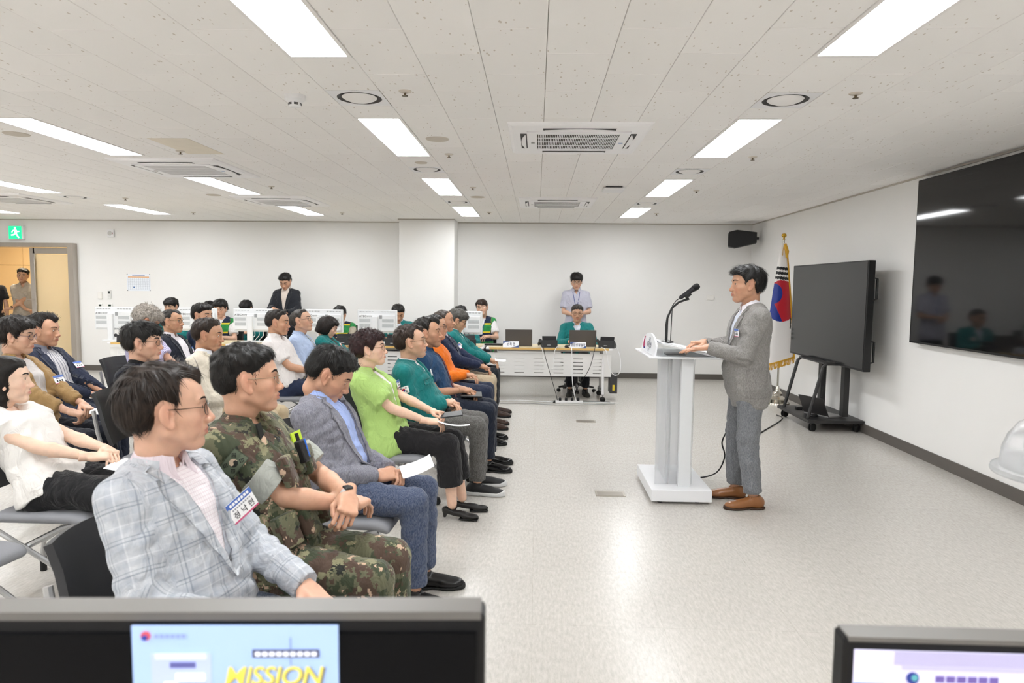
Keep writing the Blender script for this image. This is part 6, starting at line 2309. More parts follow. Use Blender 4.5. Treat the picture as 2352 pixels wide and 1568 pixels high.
def desk_sign(x, y, txt, label, w=0.21):
    t = thing('name_sign', label, 'sign', (x, y, ZT_), 0, 'white desk name signs')
    MB().prism([(0.0, 0.0), (0.06, 0.0), (0.032, 0.082), (0.028, 0.082)], w, (-w / 2, 0, 0), (0, 1, 0), (0, 0, 1)).obj('board', pbr('sign_white', '#eceef2', 0.4), t)
    n_ = np.array([0, -0.082, 0.028]); n_ = n_ / np.linalg.norm(n_)
    ey = np.array([0, 0.028, 0.082]); ey /= np.linalg.norm(ey)
    blue = pbr('sign_blue', '#3c5488', 0.5)
    mb = MB()
    o_ = np.array([0, 0, 0.0]) + n_ * 0.0012
    mb.add([o_ + np.array([-w / 2, 0, 0]) + ey * 0.086, o_ + np.array([-w / 2, 0, 0]) + ey * 0.050, o_ + np.array([-w / 2 + 0.035, 0, 0]) + ey * 0.072, o_ + np.array([-w / 2 + 0.11, 0, 0]) + ey * 0.086], [(0, 1, 2, 3)])
    mb.add([o_ + np.array([w / 2, 0, 0]), o_ + np.array([w / 2, 0, 0]) + ey * 0.036, o_ + np.array([w / 2 - 0.035, 0, 0]) + ey * 0.014, o_ + np.array([w / 2 - 0.11, 0, 0])], [(0, 1, 2, 3)])
    mb.obj('corner_print', blue, t)
    lettering(txt, 0.048, n_ * 0.0016 + ey * 0.043, (1, 0, 0), ey, INKN, t, True, fit=w * (0.52 if len(txt) < 6 else 0.92))
desk_sign(-0.335, 9.05, '보 좌 관', 'white desk sign with three Korean letters, before the left laptop')
desk_sign(0.565, 9.06, '종합상황실장', 'white desk sign with six Korean letters, before the right laptop')
desk_sign(-5.72, 9.34, '상황반', 'white desk sign at the free left end of the tables')
tag(MB().lathe([(0, 0), (0.03, 0), (0.034, 0.012), (0.024, 0.032), (0, 0.036)], (0.42, 9.16, ZT_), 16, sx=1.5, sy=1.0).obj('mouse', M_BLACK, None, True), 'black computer mouse between a desk phone and the right desk sign', 'mouse')
tag(MB().box((-0.585, 9.36, ZT_ + 0.0115), (0.25, 0.12, 0.022), ch=0.004).obj('keyboard', M_BLACK), 'black keyboard beside the man in the green vest', 'keyboard')
# cables over and under the laptop table, and from the lectern
def cable(pts, r, mat, label):
    P = [np.array(p, float) for p in pts]
    out = []
    n = len(P)
    for i in range(n - 1):
        p0, p1, p2, p3 = P[max(i - 1, 0)], P[i], P[i + 1], P[min(i + 2, n - 1)]
        for q in np.linspace(0, 1, 7)[:-1]:
            out.append(0.5 * ((2 * p1) + (-p0 + p2) * q + (2 * p0 - 5 * p1 + 4 * p2 - p3) * q * q + (-p0 + 3 * p1 - 3 * p2 + p3) * q ** 3))
    out.append(P[-1])
    return tag(MB().tube(out, r, 6).obj('cable', mat, None, True), label, 'cable')
fy = TYF - 0.03
cable([(1.20, 5.50, 0.02), (1.32, 5.44, 0.012), (1.45, 5.36, 0.08), (1.50, 5.32, 0.22), (1.47, 5.30, 0.34), (1.52, 5.32, 0.42), (1.56, 5.38, 0.25), (1.60, 5.5, 0.03), (1.8, 6.0, 0.007), (2.2, 6.9, 0.007), (2.9, 8.0, 0.007), (2.95, 8.3, 0.007)], 0.006, M_BLACK, 'black cable running from the lectern base across the floor')
cable([(0.03, 9.25, 0.735), (0.09, fy, 0.76), (0.13, fy - 0.02, 0.60), (0.22, fy - 0.03, 0.30), (0.28, fy - 0.03, 0.10), (0.30, fy - 0.05, 0.01)], 0.004, M_BLACK, 'black cable hanging down in front of the slotted panel, left one')
cable([(0.80, 9.2, 0.735), (0.78, fy, 0.72), (0.72, fy - 0.02, 0.48), (0.62, fy - 0.02, 0.30), (0.55, 9.1, 0.15), (0.5, 9.15, 0.01)], 0.004, M_BLACK, 'black cable hanging down in front of the slotted panel, right one')
cable([(0.05, 9.2, 0.735), (0.08, fy, 0.72), (0.12, fy - 0.02, 0.56), (0.19, fy - 0.02, 0.45), (0.24, fy - 0.02, 0.47), (0.24, fy - 0.01, 0.60), (0.27, fy, 0.73), (0.36, 9.2, 0.74)], 0.004, M_WHITE, 'white cable looping over the front edge beside the middle phone')
cable([(0.42, 9.2, 0.735), (0.47, fy, 0.73), (0.48, fy - 0.02, 0.60), (0.49, fy - 0.03, 0.30), (0.52, fy - 0.03, 0.12), (0.55, fy - 0.06, 0.01)], 0.005, M_WHITE, 'white cable hanging from the table edge to the power strip')
cable([(0.86, 9.2, 0.735), (0.93, fy, 0.70), (0.97, fy, 0.50), (1.04, fy, 0.38), (1.12, fy, 0.42), (1.13, fy + 0.1, 0.60), (1.09, 9.2, 0.735)], 0.004, M_WHITE, 'white cable looping at the right end of the laptop table')
cable([(-0.55, 9.0, 0.008), (-0.2, 9.05, 0.008), (0.1, 8.98, 0.008), (0.5, 8.95, 0.008), (0.8, 9.0, 0.008), (1.1, 8.95, 0.008)], 0.006, M_WHITE, 'white cable lying along the floor under the laptop table')
cable([(-0.5, 8.8, 0.008), (-0.1, 8.85, 0.008), (0.3, 8.75, 0.008), (0.7, 8.82, 0.008), (1.05, 8.9, 0.008)], 0.006, pbr('cable_grey', '#a8a8a6', 0.5), 'grey cable lying on the floor nearest the camera by the laptop table')
cable([(0.2, 8.98, 0.01), (0.28, 8.95, 0.03), (0.24, 8.9, 0.012), (0.36, 9.0, 0.01), (0.6, 9.0, 0.02), (0.75, 9.05, 0.01), (1.0, 9.0, 0.01)], 0.006, M_BLACK, 'black tangled cable on the floor under the laptop table')
t = thing('power_strip', 'white power strip lying on the floor under the laptop table', 'power strip', (0.45, 8.93, 0), 0.05)
MB().box((0, 0, 0.018), (0.36, 0.055, 0.034), ch=0.004).obj('body', M_WHITE, t)
for k in range(4):
    MB().lathe([(0.018, 0), (0.018, 0.03), (0.012, 0.04), (0.0, 0.04)], (-0.12 + 0.08 * k, 0, 0.035), 12).obj('plug', M_BLACK, t)
t = thing('network_box', 'black network box fixed to the right table leg', 'device', (1.06, 9.28, 0.0))
MB().box((0, 0, 0.23), (0.10, 0.22, 0.26), ch=0.006).obj('case', M_DARKG, t)
MB().box((0, -0.113, 0.18), (0.03, 0.004, 0.08)).obj('label', pbr('label_yellow', '#e0c438', 0.5), t)

# ------------------------------------------------------------------ foreground monitors
def screen_mat(name, col, e):
    return pbr(name, col, 0.35, emit=col, estr=e * 0.55)
t = thing('wide_monitor', 'wide black computer monitor in the foreground showing a blue poster', 'monitor', (-0.445, 0.72, 0.988), 0.060)
MB().box((0, 0.014, -0.03), (0.785, 0.04, 0.44), ch=0.006).obj('case', pbr('monitor_bezel', '#161618', 0.4, spec=0.3), t)
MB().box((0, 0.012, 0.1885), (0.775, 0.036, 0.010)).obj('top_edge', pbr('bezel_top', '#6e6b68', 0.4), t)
MB().box((0, -0.0075, -0.035), (0.765, 0.004, 0.41)).obj('screen', pbr('screen_black', '#08080b', 0.45, spec=0.15), t)
sx0, sx1 = 0.0, 0.228
MB().box(((sx0 + sx1) / 2, -0.0105, -0.0625), (sx1 - sx0, 0.002, 0.45 - 0.06)).obj('poster_image', screen_mat('screen_blue', '#9db6e6', 0.55), t)
f_ = -0.0122
MB().box((0.155, f_, 0.103), (0.0012, 0.001, 0.032)).obj('poster_line', screen_mat('screen_line', '#7c8cb0', 0.4), t)
pl = MB().lathe([(0, 0), (0.016, 0), (0.016, 0.001), (0, 0.001)], (0, 0, 0), 16, axis=(0, -1, 0))
for k in (-1, 1):
    o = MB().box((0.150 + 0, f_, 0.1005), (0.074, 0.001, 0.0088), ch=0.0)
    break
o.obj('poster_caption', screen_mat('screen_capt', '#3e3c58', 0.35), t)
screen_mat('screen_white', '#e8ecf8', 0.8)
cw_ = MB()
for k in range(9):
    cw_.box((0.119 + 0.0078 * k, f_ - 0.001, 0.1005), (0.0055, 0.001, 0.0042))
cw_.obj('caption_words', MATS['screen_white'], t)
M_YEL = screen_mat('screen_yellow', '#e0cc58', 0.6)
lettering('MISSION', 0.030, (0.1385, f_ - 0.001, 0.073), (1, 0, 0), (0, 0, 1), screen_mat('screen_shadow', '#6a6a6c', 0.4), t, True, 0.95, 0.22, fit=0.107)
lettering('MISSION', 0.030, (0.137, f_ - 0.0016, 0.0745), (1, 0, 0), (0, 0, 1), M_YEL, t, True, 0.95, 0.22, fit=0.105)
lettering('POSSIBLE', 0.026, (0.147, f_ - 0.0016, 0.045), (1, 0, 0), (0, 0, 1), MATS['screen_white'], t, True, 0.95, 0.22, fit=0.088)
MB().box((0.034, f_, 0.068), (0.066, 0.001, 0.066)).obj('poster_window', screen_mat('screen_win', '#a8b4e0', 0.6), t)
MB().box((0.034, f_ - 0.001, 0.098), (0.056, 0.001, 0.006)).obj('poster_bar', screen_mat('screen_bar', '#c4cae8', 0.7), t)
MB().box((0.036, f_ - 0.001, 0.088), (0.028, 0.001, 0.006)).obj('poster_words', screen_mat('screen_ink', '#5a5c98', 0.4), t)
MB().box((0.044, f_ - 0.001, 0.074), (0.032, 0.001, 0.008)).obj('poster_bar', MATS['screen_white'], t)
MB().box((0.022, f_ - 0.001, 0.065), (0.014, 0.001, 0.006)).obj('poster_bar', MATS['screen_white'], t)
MB().box((0.034, f_ - 0.001, 0.055), (0.058, 0.001, 0.006)).obj('poster_bar', MATS['screen_white'], t)
em = MB()
em.lathe([(0, 0), (0.0055, 0), (0.0055, 0.001), (0, 0.001)], (-0.004, f_, 0.1215), 14, axis=(0, -1, 0), m=0)
em.lathe([(0, 0), (0.0032, 0), (0.0032, 0.0012), (0, 0.0012)], (-0.005, f_ - 0.0006, 0.1195), 12, axis=(0, -1, 0), m=1)
em.obj('poster_emblem', [screen_mat('screen_red', '#c05060', 0.5), screen_mat('screen_navy', '#30409a', 0.4)], t)
cw_ = MB()
for k in range(6):
    cw_.box((0.008 + 0.006 * k, f_ - 0.001, 0.1215), (0.0045, 0.001, 0.0042))
cw_.obj('poster_words', screen_mat('screen_text', '#8896c4', 0.5), t)
for ch in t.children:
    if ch.name.split('.')[0] in ('poster_image', 'poster_line', 'poster_caption', 'caption_words', 'lettering', 'poster_window', 'poster_bar', 'poster_words', 'poster_emblem'):
        ch.location = (0.02 if not ch.name.startswith('poster_image') else 0.0, 0, 0.048)
MB().box((0, 0.05, -0.30), (0.06, 0.03, 0.30)).obj('stand', M_BLACK, t)
MB().box((0, 0.05, -0.262 + 0.0), (0.24, 0.18, 0.012)).obj('stand_base', M_BLACK, t)
t2 = thing('desktop_monitor', 'black computer monitor at the lower right showing a web page', 'monitor', (0.675, 0.86, 0.928), 0.0)
MB().box((0, 0.012, 0.0), (0.545, 0.035, 0.345), ch=0.005).obj('case', pbr('monitor_bezel', '#161618', 0.4, spec=0.3), t2)
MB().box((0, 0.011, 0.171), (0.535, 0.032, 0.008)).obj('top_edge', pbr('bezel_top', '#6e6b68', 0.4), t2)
MB().box((0.0, -0.0065, -0.002), (0.520, 0.003, 0.322)).obj('screen', screen_mat('page_lilac', '#c9c6e2', 0.62), t2)
MB().box((0.02, -0.0085, 0.150), (0.46, 0.001, 0.018)).obj('tab_bar', screen_mat('page_tab', '#aaa6c8', 0.5), t2)
MB().box((0.0, -0.0085, 0.106), (0.520, 0.001, 0.018)).obj('menu_band', screen_mat('page_blue', '#0b63c8', 0.5), t2)
for k in range(5):
    MB().box((-0.09 + 0.062 * k, -0.0095, 0.106), (0.034, 0.001, 0.007)).obj('menu_word', screen_mat('page_word', '#7fb0ea', 0.6), t2)
cw_ = MB()
for k in range(6):
    cw_.box((-0.152 + 0.0135 * k, -0.0095, 0.124), (0.0105, 0.001, 0.008))
cw_.obj('page_title', screen_mat('page_ink', '#6a5aa0', 0.4), t2)
MB().lathe([(0, 0), (0.008, 0), (0.008, 0.001), (0, 0.001)], (-0.186, -0.0085, 0.124), 16, axis=(0, -1, 0)).lathe([(0, 0), (0.004, 0), (0.004, 0.001), (0, 0.001)], (-0.184, -0.0092, 0.125), 16, axis=(0, -1, 0), m=1).obj('page_logo', [screen_mat('page_logo', '#2c3c88', 0.4), screen_mat('page_logo2', '#58a0a8', 0.5)], t2)
MB().box((-0.12, -0.0085, 0.1375), (0.16, 0.001, 0.005)).obj('address_line', screen_mat('page_addr', '#b3b0d0', 0.5), t2)
MB().box((0, 0.045, -0.22), (0.05, 0.03, 0.25)).obj('stand', M_BLACK, t2)
MB().box((0, 0.045, -0.212), (0.22, 0.17, 0.012)).obj('stand_base', M_BLACK, t2)
t = thing('operator_desk', 'pale desk in front of the camera carrying the two black monitors', 'desk', (0, 0, 0))
MB().box((0.1, 0.72, 0.715), (2.2, 0.5, 0.03), ch=0.004).obj('top', M_TOP, t)
for x in (-0.95, 1.15):
    MB().box((x, 0.72, 0.35), (0.04, 0.46, 0.70)).obj('leg_panel', M_WHITE2, t)
# clear plastic stand at the right edge of the view
t = thing('acrylic_stand', 'frosted clear plastic holder with a rounded front at the right edge', 'holder', (1.405, 1.78, 0))
n = 20
prof = [(-0.185 + 0.0, 0.0)]
MB().lathe([(0.0, 0.0), (0.185, 0.0), (0.188, 0.006), (0.185, 0.016), (0.0, 0.016)], (0, 0, 1.065), 40, sx=0.95, sy=1.0).obj('flange', M_ACT, t, True)
MB().lathe([(0.165, 0.0), (0.160, 0.05), (0.148, 0.085), (0.128, 0.115), (0.10, 0.135), (0.06, 0.148), (0.0, 0.152)], (0, 0, 1.080), 40).obj('dome', M_ACT, t, True)
MB().box((0.0, 0, 1.125), (0.17, 0.10, 0.085)).obj('inner_box', M_ACC, t)
MB().lathe([(0.0, 0), (0.15, 0), (0.15, 0.02), (0.025, 0.03), (0.025, 1.065), (0.0, 1.065)], (0.06, 0, 0.0), 24).obj('stem', M_ACW, t, True)
# ------------------------------------------------------------------ chairs
M_SEAT = pbr('chair_seat', '#85868b', 0.6, noise=0.04, nscale=30, bump=0.15, bscale=500)
M_BACK = pbr('chair_back', '#2c2c2e', 0.5)
def make_chair():
    t = thing('folding_chair', 'c', 'chair')
    f = Field((-0.22, -0.25, 0.36), (0.36, 0.25, 0.50), 0.012)
    f.add(rbox((0.09, 0, 0.428), (0.235, 0.215, 0.024), 0.022), 0)
    V, F = f.mesh(2)
    V[:, 2] -= np.clip((V[:, 0] - 0.22) / 0.1, 0, 1) ** 2 * 0.02
    link('seat', mesh_data('seat', V, F), M_SEAT, t, True)
    def bk(a, b):
        y = (a - 0.5) * 0.43
        z = 0.52 + 0.33 * b
        x = -0.235 - 0.10 * b - 0.02 * b * b + 0.055 * (abs(a - 0.5) * 2) ** 2
        r = 1 - 0.10 * (1 - math.sin(PI * min(1, b * 1.0 + 0.25)))
        return np.array([x, y * r, z])
    MB().grid(bk, 16, 10, thick=0.022).obj('backrest', M_BACK, t, True)
    for k in (-1, 1):
        y = k * 0.222
        MB().tube([(-0.30, y * 0.96, 0.74), (-0.27, y, 0.60), (-0.235, y, 0.47), (-0.19, y, 0.425), (-0.10, y, 0.375), (0.26, y, 0.155), (0.315, y, 0.115), (0.325, y, 0.065)], 0.0125, 8).obj('frame_leg', M_SILVER, t, True)
        MB().tube([(0.27, y * 0.9, 0.405), (0.20, y * 0.9, 0.385), (-0.13, y * 0.9, 0.21), (-0.195, y * 0.9, 0.165), (-0.205, y * 0.9, 0.10), (-0.205, y * 0.9, 0.06)], 0.0125, 8).obj('rear_leg', M_SILVER, t, True)
        MB().tube([(-0.205, y * 0.9, 0.0), (-0.205, y * 0.9, 0.075)], 0.0165, 10).obj('rubber_foot', M_RUBBER, t, True)
        caster(t, 0.325, y, 0.026, 0.026, 0.2, stem=0.02)
    MB().tube([(-0.13, -0.20, 0.21), (-0.13, 0.20, 0.21)], 0.010, 8).obj('cross_bar', M_SILVER, t, True)
    MB().tube([(0.02, -0.22, 0.30), (0.02, 0.22, 0.30)], 0.010, 8).obj('cross_bar', M_SILVER, t, True)
    return t
CHAIR = make_chair()
_used = []
def seat_chair(p, who):
    o = CHAIR if not _used else copy_tree(CHAIR)
    _used.append(o)
    o.location = p.root
    o.rotation_euler = (0, 0, p.yaw)
    tag(o, 'grey folding chair on castors under ' + who, 'chair', 'grey folding chairs')
    return o

PEOPLE = {}
def person(key, who=None, chair=True, **sp):
    p = Person(sp)
    p.body()
    PEOPLE[key] = p
    if p.seated and chair:
        seat_chair(p, who)
    return p

def suit(p, col, kind='plain', V=(0.075, 0.0, 0.22), shirt='#e8e8ec', skind='plain', tmin=-0.22, flare=0.022, lap=0.05, off=0.013, collar='#', **kw):
    p.top('shirt', shirt, skind, 0.0, sleeve=None, tmin=-0.05, amp=0.002)
    p.collar(shirt, skind)
    j = p.top('jacket', col, kind, off, V=V, tmin=tmin, flare=flare, **kw)
    p.lapels(V, col, kind, lap, j)
    p.collar(col, kind, r=0.066, hgt=0.030, gap=0.95, flare=0.016, drop=0.042, point=0.0, name='jacket_collar', lift=-0.004, parent=j)
    return j

# ---- front row
p = person('plaid', 'the man in the light plaid jacket', head=(-1.05, 1.88, 1.19), look=(39, 2, 0), yaw=-8,
           label='man in a pale grey-blue plaid jacket and glasses, nearest the camera', skin='#d6a283',
           hair=dict(style='short', top=0.024, side=0.013, back=0.016, comb=(-0.5, 0.7, 0.1), len=0.05, mess=0.08, lift=0.04, part=-0.10, n=2200, temple=0.12), haircol='#241a14', face=dict(w=0.98, l=1.04, n=1.1), wide=0.97,
           handR=(0.22, -0.13, 0.635), handL=(0.27, 0.12, 0.64), browthick=0.8)
suit(p, '#b2b7be', 'plaid', V=(0.080, 0.0, 0.28), shirt='#ece6ea', skind='check', lap=0.058)
p.badge(0.098, 0.62, 0.095, 0.066, near=True, roll=0.35, turn=0.55)
p.trousers('#3a4456', 'melange'); p.shoes('leather', '#16120f'); p.glasses('#1c1916', 'rect', temple='#2a1c10')

p = person('soldier', 'the soldier in camouflage', head=(-1.05, 2.43, 1.20), look=(28, 3, 0), yaw=-6,
           label='soldier in camouflage uniform with rolled sleeves and crossed arms', skin='#d09a78',
           hair=dict(style='short', top=0.024, side=0.004, back=0.006, len=0.020, mess=0.22, lift=0.12, n=2600, clump=0.003), haircol='#14110f', face=dict(w=1.0, l=1.02, n=1.0, j=1.06), wide=1.06,
           handR=(0.27, 0.07, 0.725), handL=(0.285, 0.015, 0.775), poleR=(-0.3, -0.9, -0.4), poleL=(-0.3, 0.9, -0.4), hdirR=(0.15, 0.97, -0.1), hdirL=(0.25, -0.85, -0.42), hupL=(0.5, 0, 1), poseR='relax', poseL='grip', browthick=1.3)
j = p.top('uniform_shirt', '#808060', 'camo', 0.010, sleeve=0.80, rs=(0.062, 0.056, 0.04), tmin=-0.15, flare=0.012, V=(0.05, 0.0, 0.84), neck=0.058, amp=0.003)
p.collar('#808060', 'camo', gap=0.55, hgt=0.034, drop=0.034, point=0.03, flare=0.022)
for sd in 'RL':
    S, E_ = p.sh[sd], p.el[sd]
    d = (E_ - S) / np.linalg.norm(E_ - S)
    c = S + (E_ - S) * 0.80
    o = MB().lathe([(0.050, 0.0), (0.072, -0.004), (0.078, -0.04), (0.076, -0.085), (0.060, -0.090)], c + d * 0.012, 28, axis=d).obj('rolled_cuff', CLOTH('plain'), p.obj, True)
    o.color = srgb('#a2a59e')
# tactical vest over the uniform
vb = p.top('tactical_vest', '#707058', 'camo', 0.026, sleeve=None, tmin=0.02, V=(0.06, 0.0, 0.80), neck=0.085, amp=0.003)
def pouch(y, t, w, h, d, roll=0.0, name='pouch', kind='camo', col='#707058'):
    c, n = p.hit(y, t, 0.0)
    n = n * 0.6 + p.u * 0.4; n /= np.linalg.norm(n)
    up = p.w - n * (p.w @ n); up /= np.linalg.norm(up)
    ex = np.cross(up, n)
    R = np.stack([ex, up, n], 1)
    mb = MB().box(c + n * d * 0.4, (w, h, d), R=R, ch=min(0.012, d * 0.4)).box(c + n * (d * 0.75) + up * h * 0.22, (w * 1.04, h * 0.5, d * 0.4), R=R, ch=0.006)
    o = mb.obj(name, CLOTH(kind), p.obj, True); o.color = srgb(col)
    return c, n, up, ex
pouch(-0.10, 0.60, 0.085, 0.11, 0.04); pouch(0.09, 0.60, 0.08, 0.11, 0.04); pouch(-0.13, 0.22, 0.09, 0.12, 0.045); pouch(-0.03, 0.22, 0.08, 0.12, 0.045); pouch(0.10, 0.24, 0.08, 0.12, 0.045)
c, n, up, ex = pouch(0.02, 0.62, 0.045, 0.10, 0.035, name='radio_pouch')
tag(MB().box(c + n * 0.042 + up * 0.03, (0.035, 0.085, 0.028), R=np.stack([ex, up, n], 1), ch=0.006).tube([c + n * 0.042 + up * 0.06, c + n * 0.042 + up * 0.10], 0.007, 8).obj('radio', M_BLACK, p.obj), None)
MB().tube([c + n * 0.045 + ex * 0.032 + up * 0.0, c + n * 0.045 + ex * 0.036 + up * 0.07], 0.005, 8).obj('pen', pbr('pen_blue', '#2a6ad0', 0.3), p.obj, True)
c2, n2 = p.hit(0.12, 0.76, 0.012)
MB().box(c2, (0.075, 0.05, 0.006), R=np.stack([p.lat, p.w, p.u], 1)).obj('name_patch', pbr('patch_lime', '#c8e63c', 0.6), p.obj)
p.sleeve_flag('R', lambda nm, fn, par: draw_flag(nm, fn, par, 60, 40, True, flag_mat('flag_dull', 0.9)), 0.26, 0.085, 0.060, dx=-0.9)
MB().box(p.hit(-0.075, 0.90, 0.012)[0], (0.03, 0.06, 0.006), R=np.stack([p.lat, p.w, p.u], 1)).obj('rank_badge', pbr('rank_black', '#1a1c18', 0.7), p.obj)
p.trousers('#707058', 'camo', rt=(0.092, 0.074), rsn=(0.07, 0.062), hem=0.16); p.shoes('leather', '#171615'); p.glasses('#b8ae98', 'oval', True)
p.watch('L', '#3a3a3c', '#c8c8c8')

p = person('blazer', 'the man in the grey melange blazer', head=(-1.0, 3.26, 1.11), look=(8, -30, 0), hx=-0.02, yaw=-3,
           label='man in a grey melange blazer and blue shirt reading a paper in his lap', skin='#c48e6c',
           hair=dict(style='short', top=0.026, side=0.008, back=0.010, front=0.030, comb=(-0.6, 0.5, 0.3), len=0.04, mess=0.15, lift=0.15, n=2400), haircol='#171514', face=dict(w=0.98, l=1.02), wide=1.04, belly=0.03,
           handR=(0.22, -0.05, 0.625), handL=(0.26, 0.06, 0.62), poseR='pinch', poseL='pinch', hdirR=(0.85, 0.5, 0.0), hdirL=(0.8, -0.55, 0.0), hupR=(0, -0.6, 0.8), hupL=(0, 0.6, 0.8), gaze=(0, -20))
suit(p, '#7d7d88', 'melange', V=(0.085, 0.045, -0.1), shirt='#9fb2e4', lap=0.052)
p.trousers('#3c4a66', 'melange'); p.shoes('leather', '#121112'); p.belt()

p = person('lime', 'the woman in the lime green jacket', head=(-1.10, 4.45, 1.125), look=(4, 5, 0), fem=True, wide=1.08, belly=0.02, hscale=0.99,
           label='woman in a lime green short-sleeved jacket with dark curly hair', skin='#e2b699',
           hair=dict(style='curlyshort', top=0.026, side=0.020, back=0.022, front=0.024, curl=0.006, len=0.022, mess=0.6, n=3000, clump=0.006, freq=1.3), haircol='#2a1516', face=dict(w=0.99, l=0.97, fat=0.4),
           handR=(0.30, -0.10, 0.665), handL=(0.33, 0.06, 0.69), poseR='relax', poseL='grip', hdirR=(0.9, 0.35, -0.15), hdirL=(0.8, -0.4, -0.05), kneeR=(0.44, -0.085, 0.50), kneeL=(0.45, 0.075, 0.50), ankleR=(0.47, -0.08, 0.10), ankleL=(0.52, 0.07, 0.10), poleR=(-0.8, -0.3, -0.5))
p.top('blouse', '#e6dfe2', 'plain', -0.004, sleeve=None, tmin=-0.05, amp=0.002)
j = p.top('jacket', '#a6c673', 'plain', 0.016, sleeve=0.74, rs=(0.064, 0.066, 0.05), tmin=-0.26, flare=0.035, V=(0.062, 0.004, 0.10), neck=0.058)
p.collar('#a6c673', gap=0.62, hgt=0.032, drop=0.040, point=0.03, flare=0.026)
p.badge(0.10, 0.66, 0.07, 0.05)
p.trousers('#1c1b1d', rt=(0.088, 0.078), rsn=(0.078, 0.088), hem=0.225); p.shoes('heel', '#1f1c1b', '#0c0c0c', 0.5); p.glasses('#b48a5a', 'oval', True)

TEAL = '#13706f'
def teal_jacket(p, shirt='#e4e6ea', flag=True, off=0.014, logo=True):
    p.top('shirt', shirt, 'plain', -0.002, sleeve=None, tmin=-0.05, amp=0.001)
    p.collar(shirt, r=0.056, gap=0.45, hgt=0.036)
    j = p.top('jacket', TEAL, 'plain', off, tmin=-0.06, flare=0.004, V=(0.058, 0.004, 0.55), rs=(0.066, 0.060, 0.046), fold=0.008, amp=0.004, neck=0.062)
    p.collar(TEAL, r=0.065, gap=0.62, hgt=0.030, drop=0.040, point=0.040, flare=0.026, name='jacket_collar', parent=j)
    for k in (-1, 1):
        p.patch('pocket_flap', lambda q: (k * (0.06 + 0.085 * q), 0.66), lambda q: (k * (0.06 + 0.085 * q), 0.58), CLOTH('plain'), TEAL, 0.008, 0.007, 6, 4, j)
    if flag:
        p.sleeve_flag('R', draw_flag)
    return j
p = person('teal', 'the teal-jacketed man in glasses beside the lime jacket', head=(-0.93, 5.02, 1.125), look=(6, 6, 0), wide=1.08, belly=0.035, hscale=1.06,
           label='man in a teal jacket with flag patch and glasses, next to the lime jacket', skin='#cf9d7c',
           hair=dict(style='short', top=0.020, side=0.010, back=0.012, len=0.035, mess=0.12, lift=0.08, n=1800, temple=0.12), haircol='#2e211a', face=dict(w=1.03, l=1.0, fat=0.5),
           handR=(0.165, -0.04, 0.675), handL=(0.185, 0.05, 0.665), poseR='grip', poseL='relax')
teal_jacket(p)
c, n = p.hit(0.085, 0.70, 0.004)
MB().box(c + n * 0.004, (0.045, 0.055, 0.003), R=np.stack([p.lat, p.w, p.u], 1)).obj('chest_emblem', pbr('emblem_white', '#e8e8ea', 0.5), p.obj)
p.trousers('#55534f', 'melange'); p.shoes('sneaker', '#17171a', '#c8c8c8', 0.5); p.glasses('#c4b090', 'rect', True, temple='#1a1712')

p = person('police', 'the smiling man in the dark blue uniform shirt', head=(-0.90, 5.66, 1.15), look=(-8, 3, 0), wide=1.06, hscale=1.06,
           label='smiling man in a dark blue short-sleeved uniform shirt and maroon tie', skin='#b9835e',
           hair=dict(style='short', top=0.024, side=0.007, back=0.008, front=0.030, comb=(-0.6, 0.5, 0.3), len=0.035, mess=0.15, lift=0.12, temple=0.15), haircol='#1e1a17', face=dict(w=1.03, l=1.0, fat=0.3),
           handR=(0.20, -0.04, 0.67), handL=(0.22, 0.05, 0.66), poseR='relax', poseL='relax')
p.top('shirt', '#1f3f60', 'plain', 0.008, sleeve=0.72, rs=(0.062, 0.060, 0.05), tmin=-0.02, neck=0.057)
p.collar('#1f3f60', gap=0.35)
p.tie('#5a1a28')
p.trousers('#1c2230'); p.shoes('leather', '#0e0e10', rough=0.12); p.belt()

p = person('orange', 'the man in the orange shirt', head=(-0.985, 6.62, 1.135), look=(-4, 2, 0),
           label='man in a bright orange uniform shirt and glasses in the front row', skin='#c08c68',
           hair=dict(style='receding', top=0.012, side=0.008, back=0.010, len=0.03, lift=0.05), haircol='#231d19', face=dict(w=1.0),
           handR=(0.21, -0.03, 0.67), handL=(0.23, 0.05, 0.66))
p.top('shirt', '#e8761c', 'plain', 0.010, tmin=-0.05, neck=0.057, V=(0.045, 0.0, 0.86))
p.collar('#e8761c', gap=0.5)
p.badge(0.10, 0.62)
p.trousers('#232b40'); p.shoes('leather', '#0e0e10', rough=0.12); p.glasses('#3a3028', 'oval'); p.watch('R', '#1a1a1c')

p = person('suit', 'the balding man in the navy suit jacket', head=(-1.0, 7.32, 1.165), look=(-2, 2, 0),
           label='balding man in a navy suit jacket and beige trousers in the front row', skin='#c08c68',
           hair=dict(style='receding', top=0.004, side=0.008, back=0.010, len=0.02, lift=0.05, n=700), haircol='#3a322c', face=dict(w=1.0, fat=0.3),
           handR=(0.31, -0.04, 0.68), handL=(0.33, 0.06, 0.67))
suit(p, '#1f2842', V=(0.075, 0.0, 0.25), shirt='#e4e8f0')
p.tie('#b8bcc8', 'broadstripe'); p.badge(0.11, 0.62)
p.trousers('#b5a58c'); p.shoes('leather', '#3c2a22')

p = person('tealg', 'the grey-haired man in teal looking down', head=(-0.93, 8.02, 1.13), look=(6, -22, 0), hx=-0.02,
           label='grey-haired man in a teal jacket and glasses looking down, end of the front row', skin='#c9966f',
           hair=dict(style='fringe', top=0.030, side=0.012, back=0.014, len=0.04, lift=0.08), haircol='#4a4844', face=dict(w=0.98, l=1.03),
           handR=(0.36, -0.03, 0.67), handL=(0.37, 0.05, 0.66), gaze=(0, -20))
teal_jacket(p, '#dfe3ea')
p.trousers('#202328'); p.shoes('leather', '#40302a'); p.glasses('#1a1a1c', 'rect')

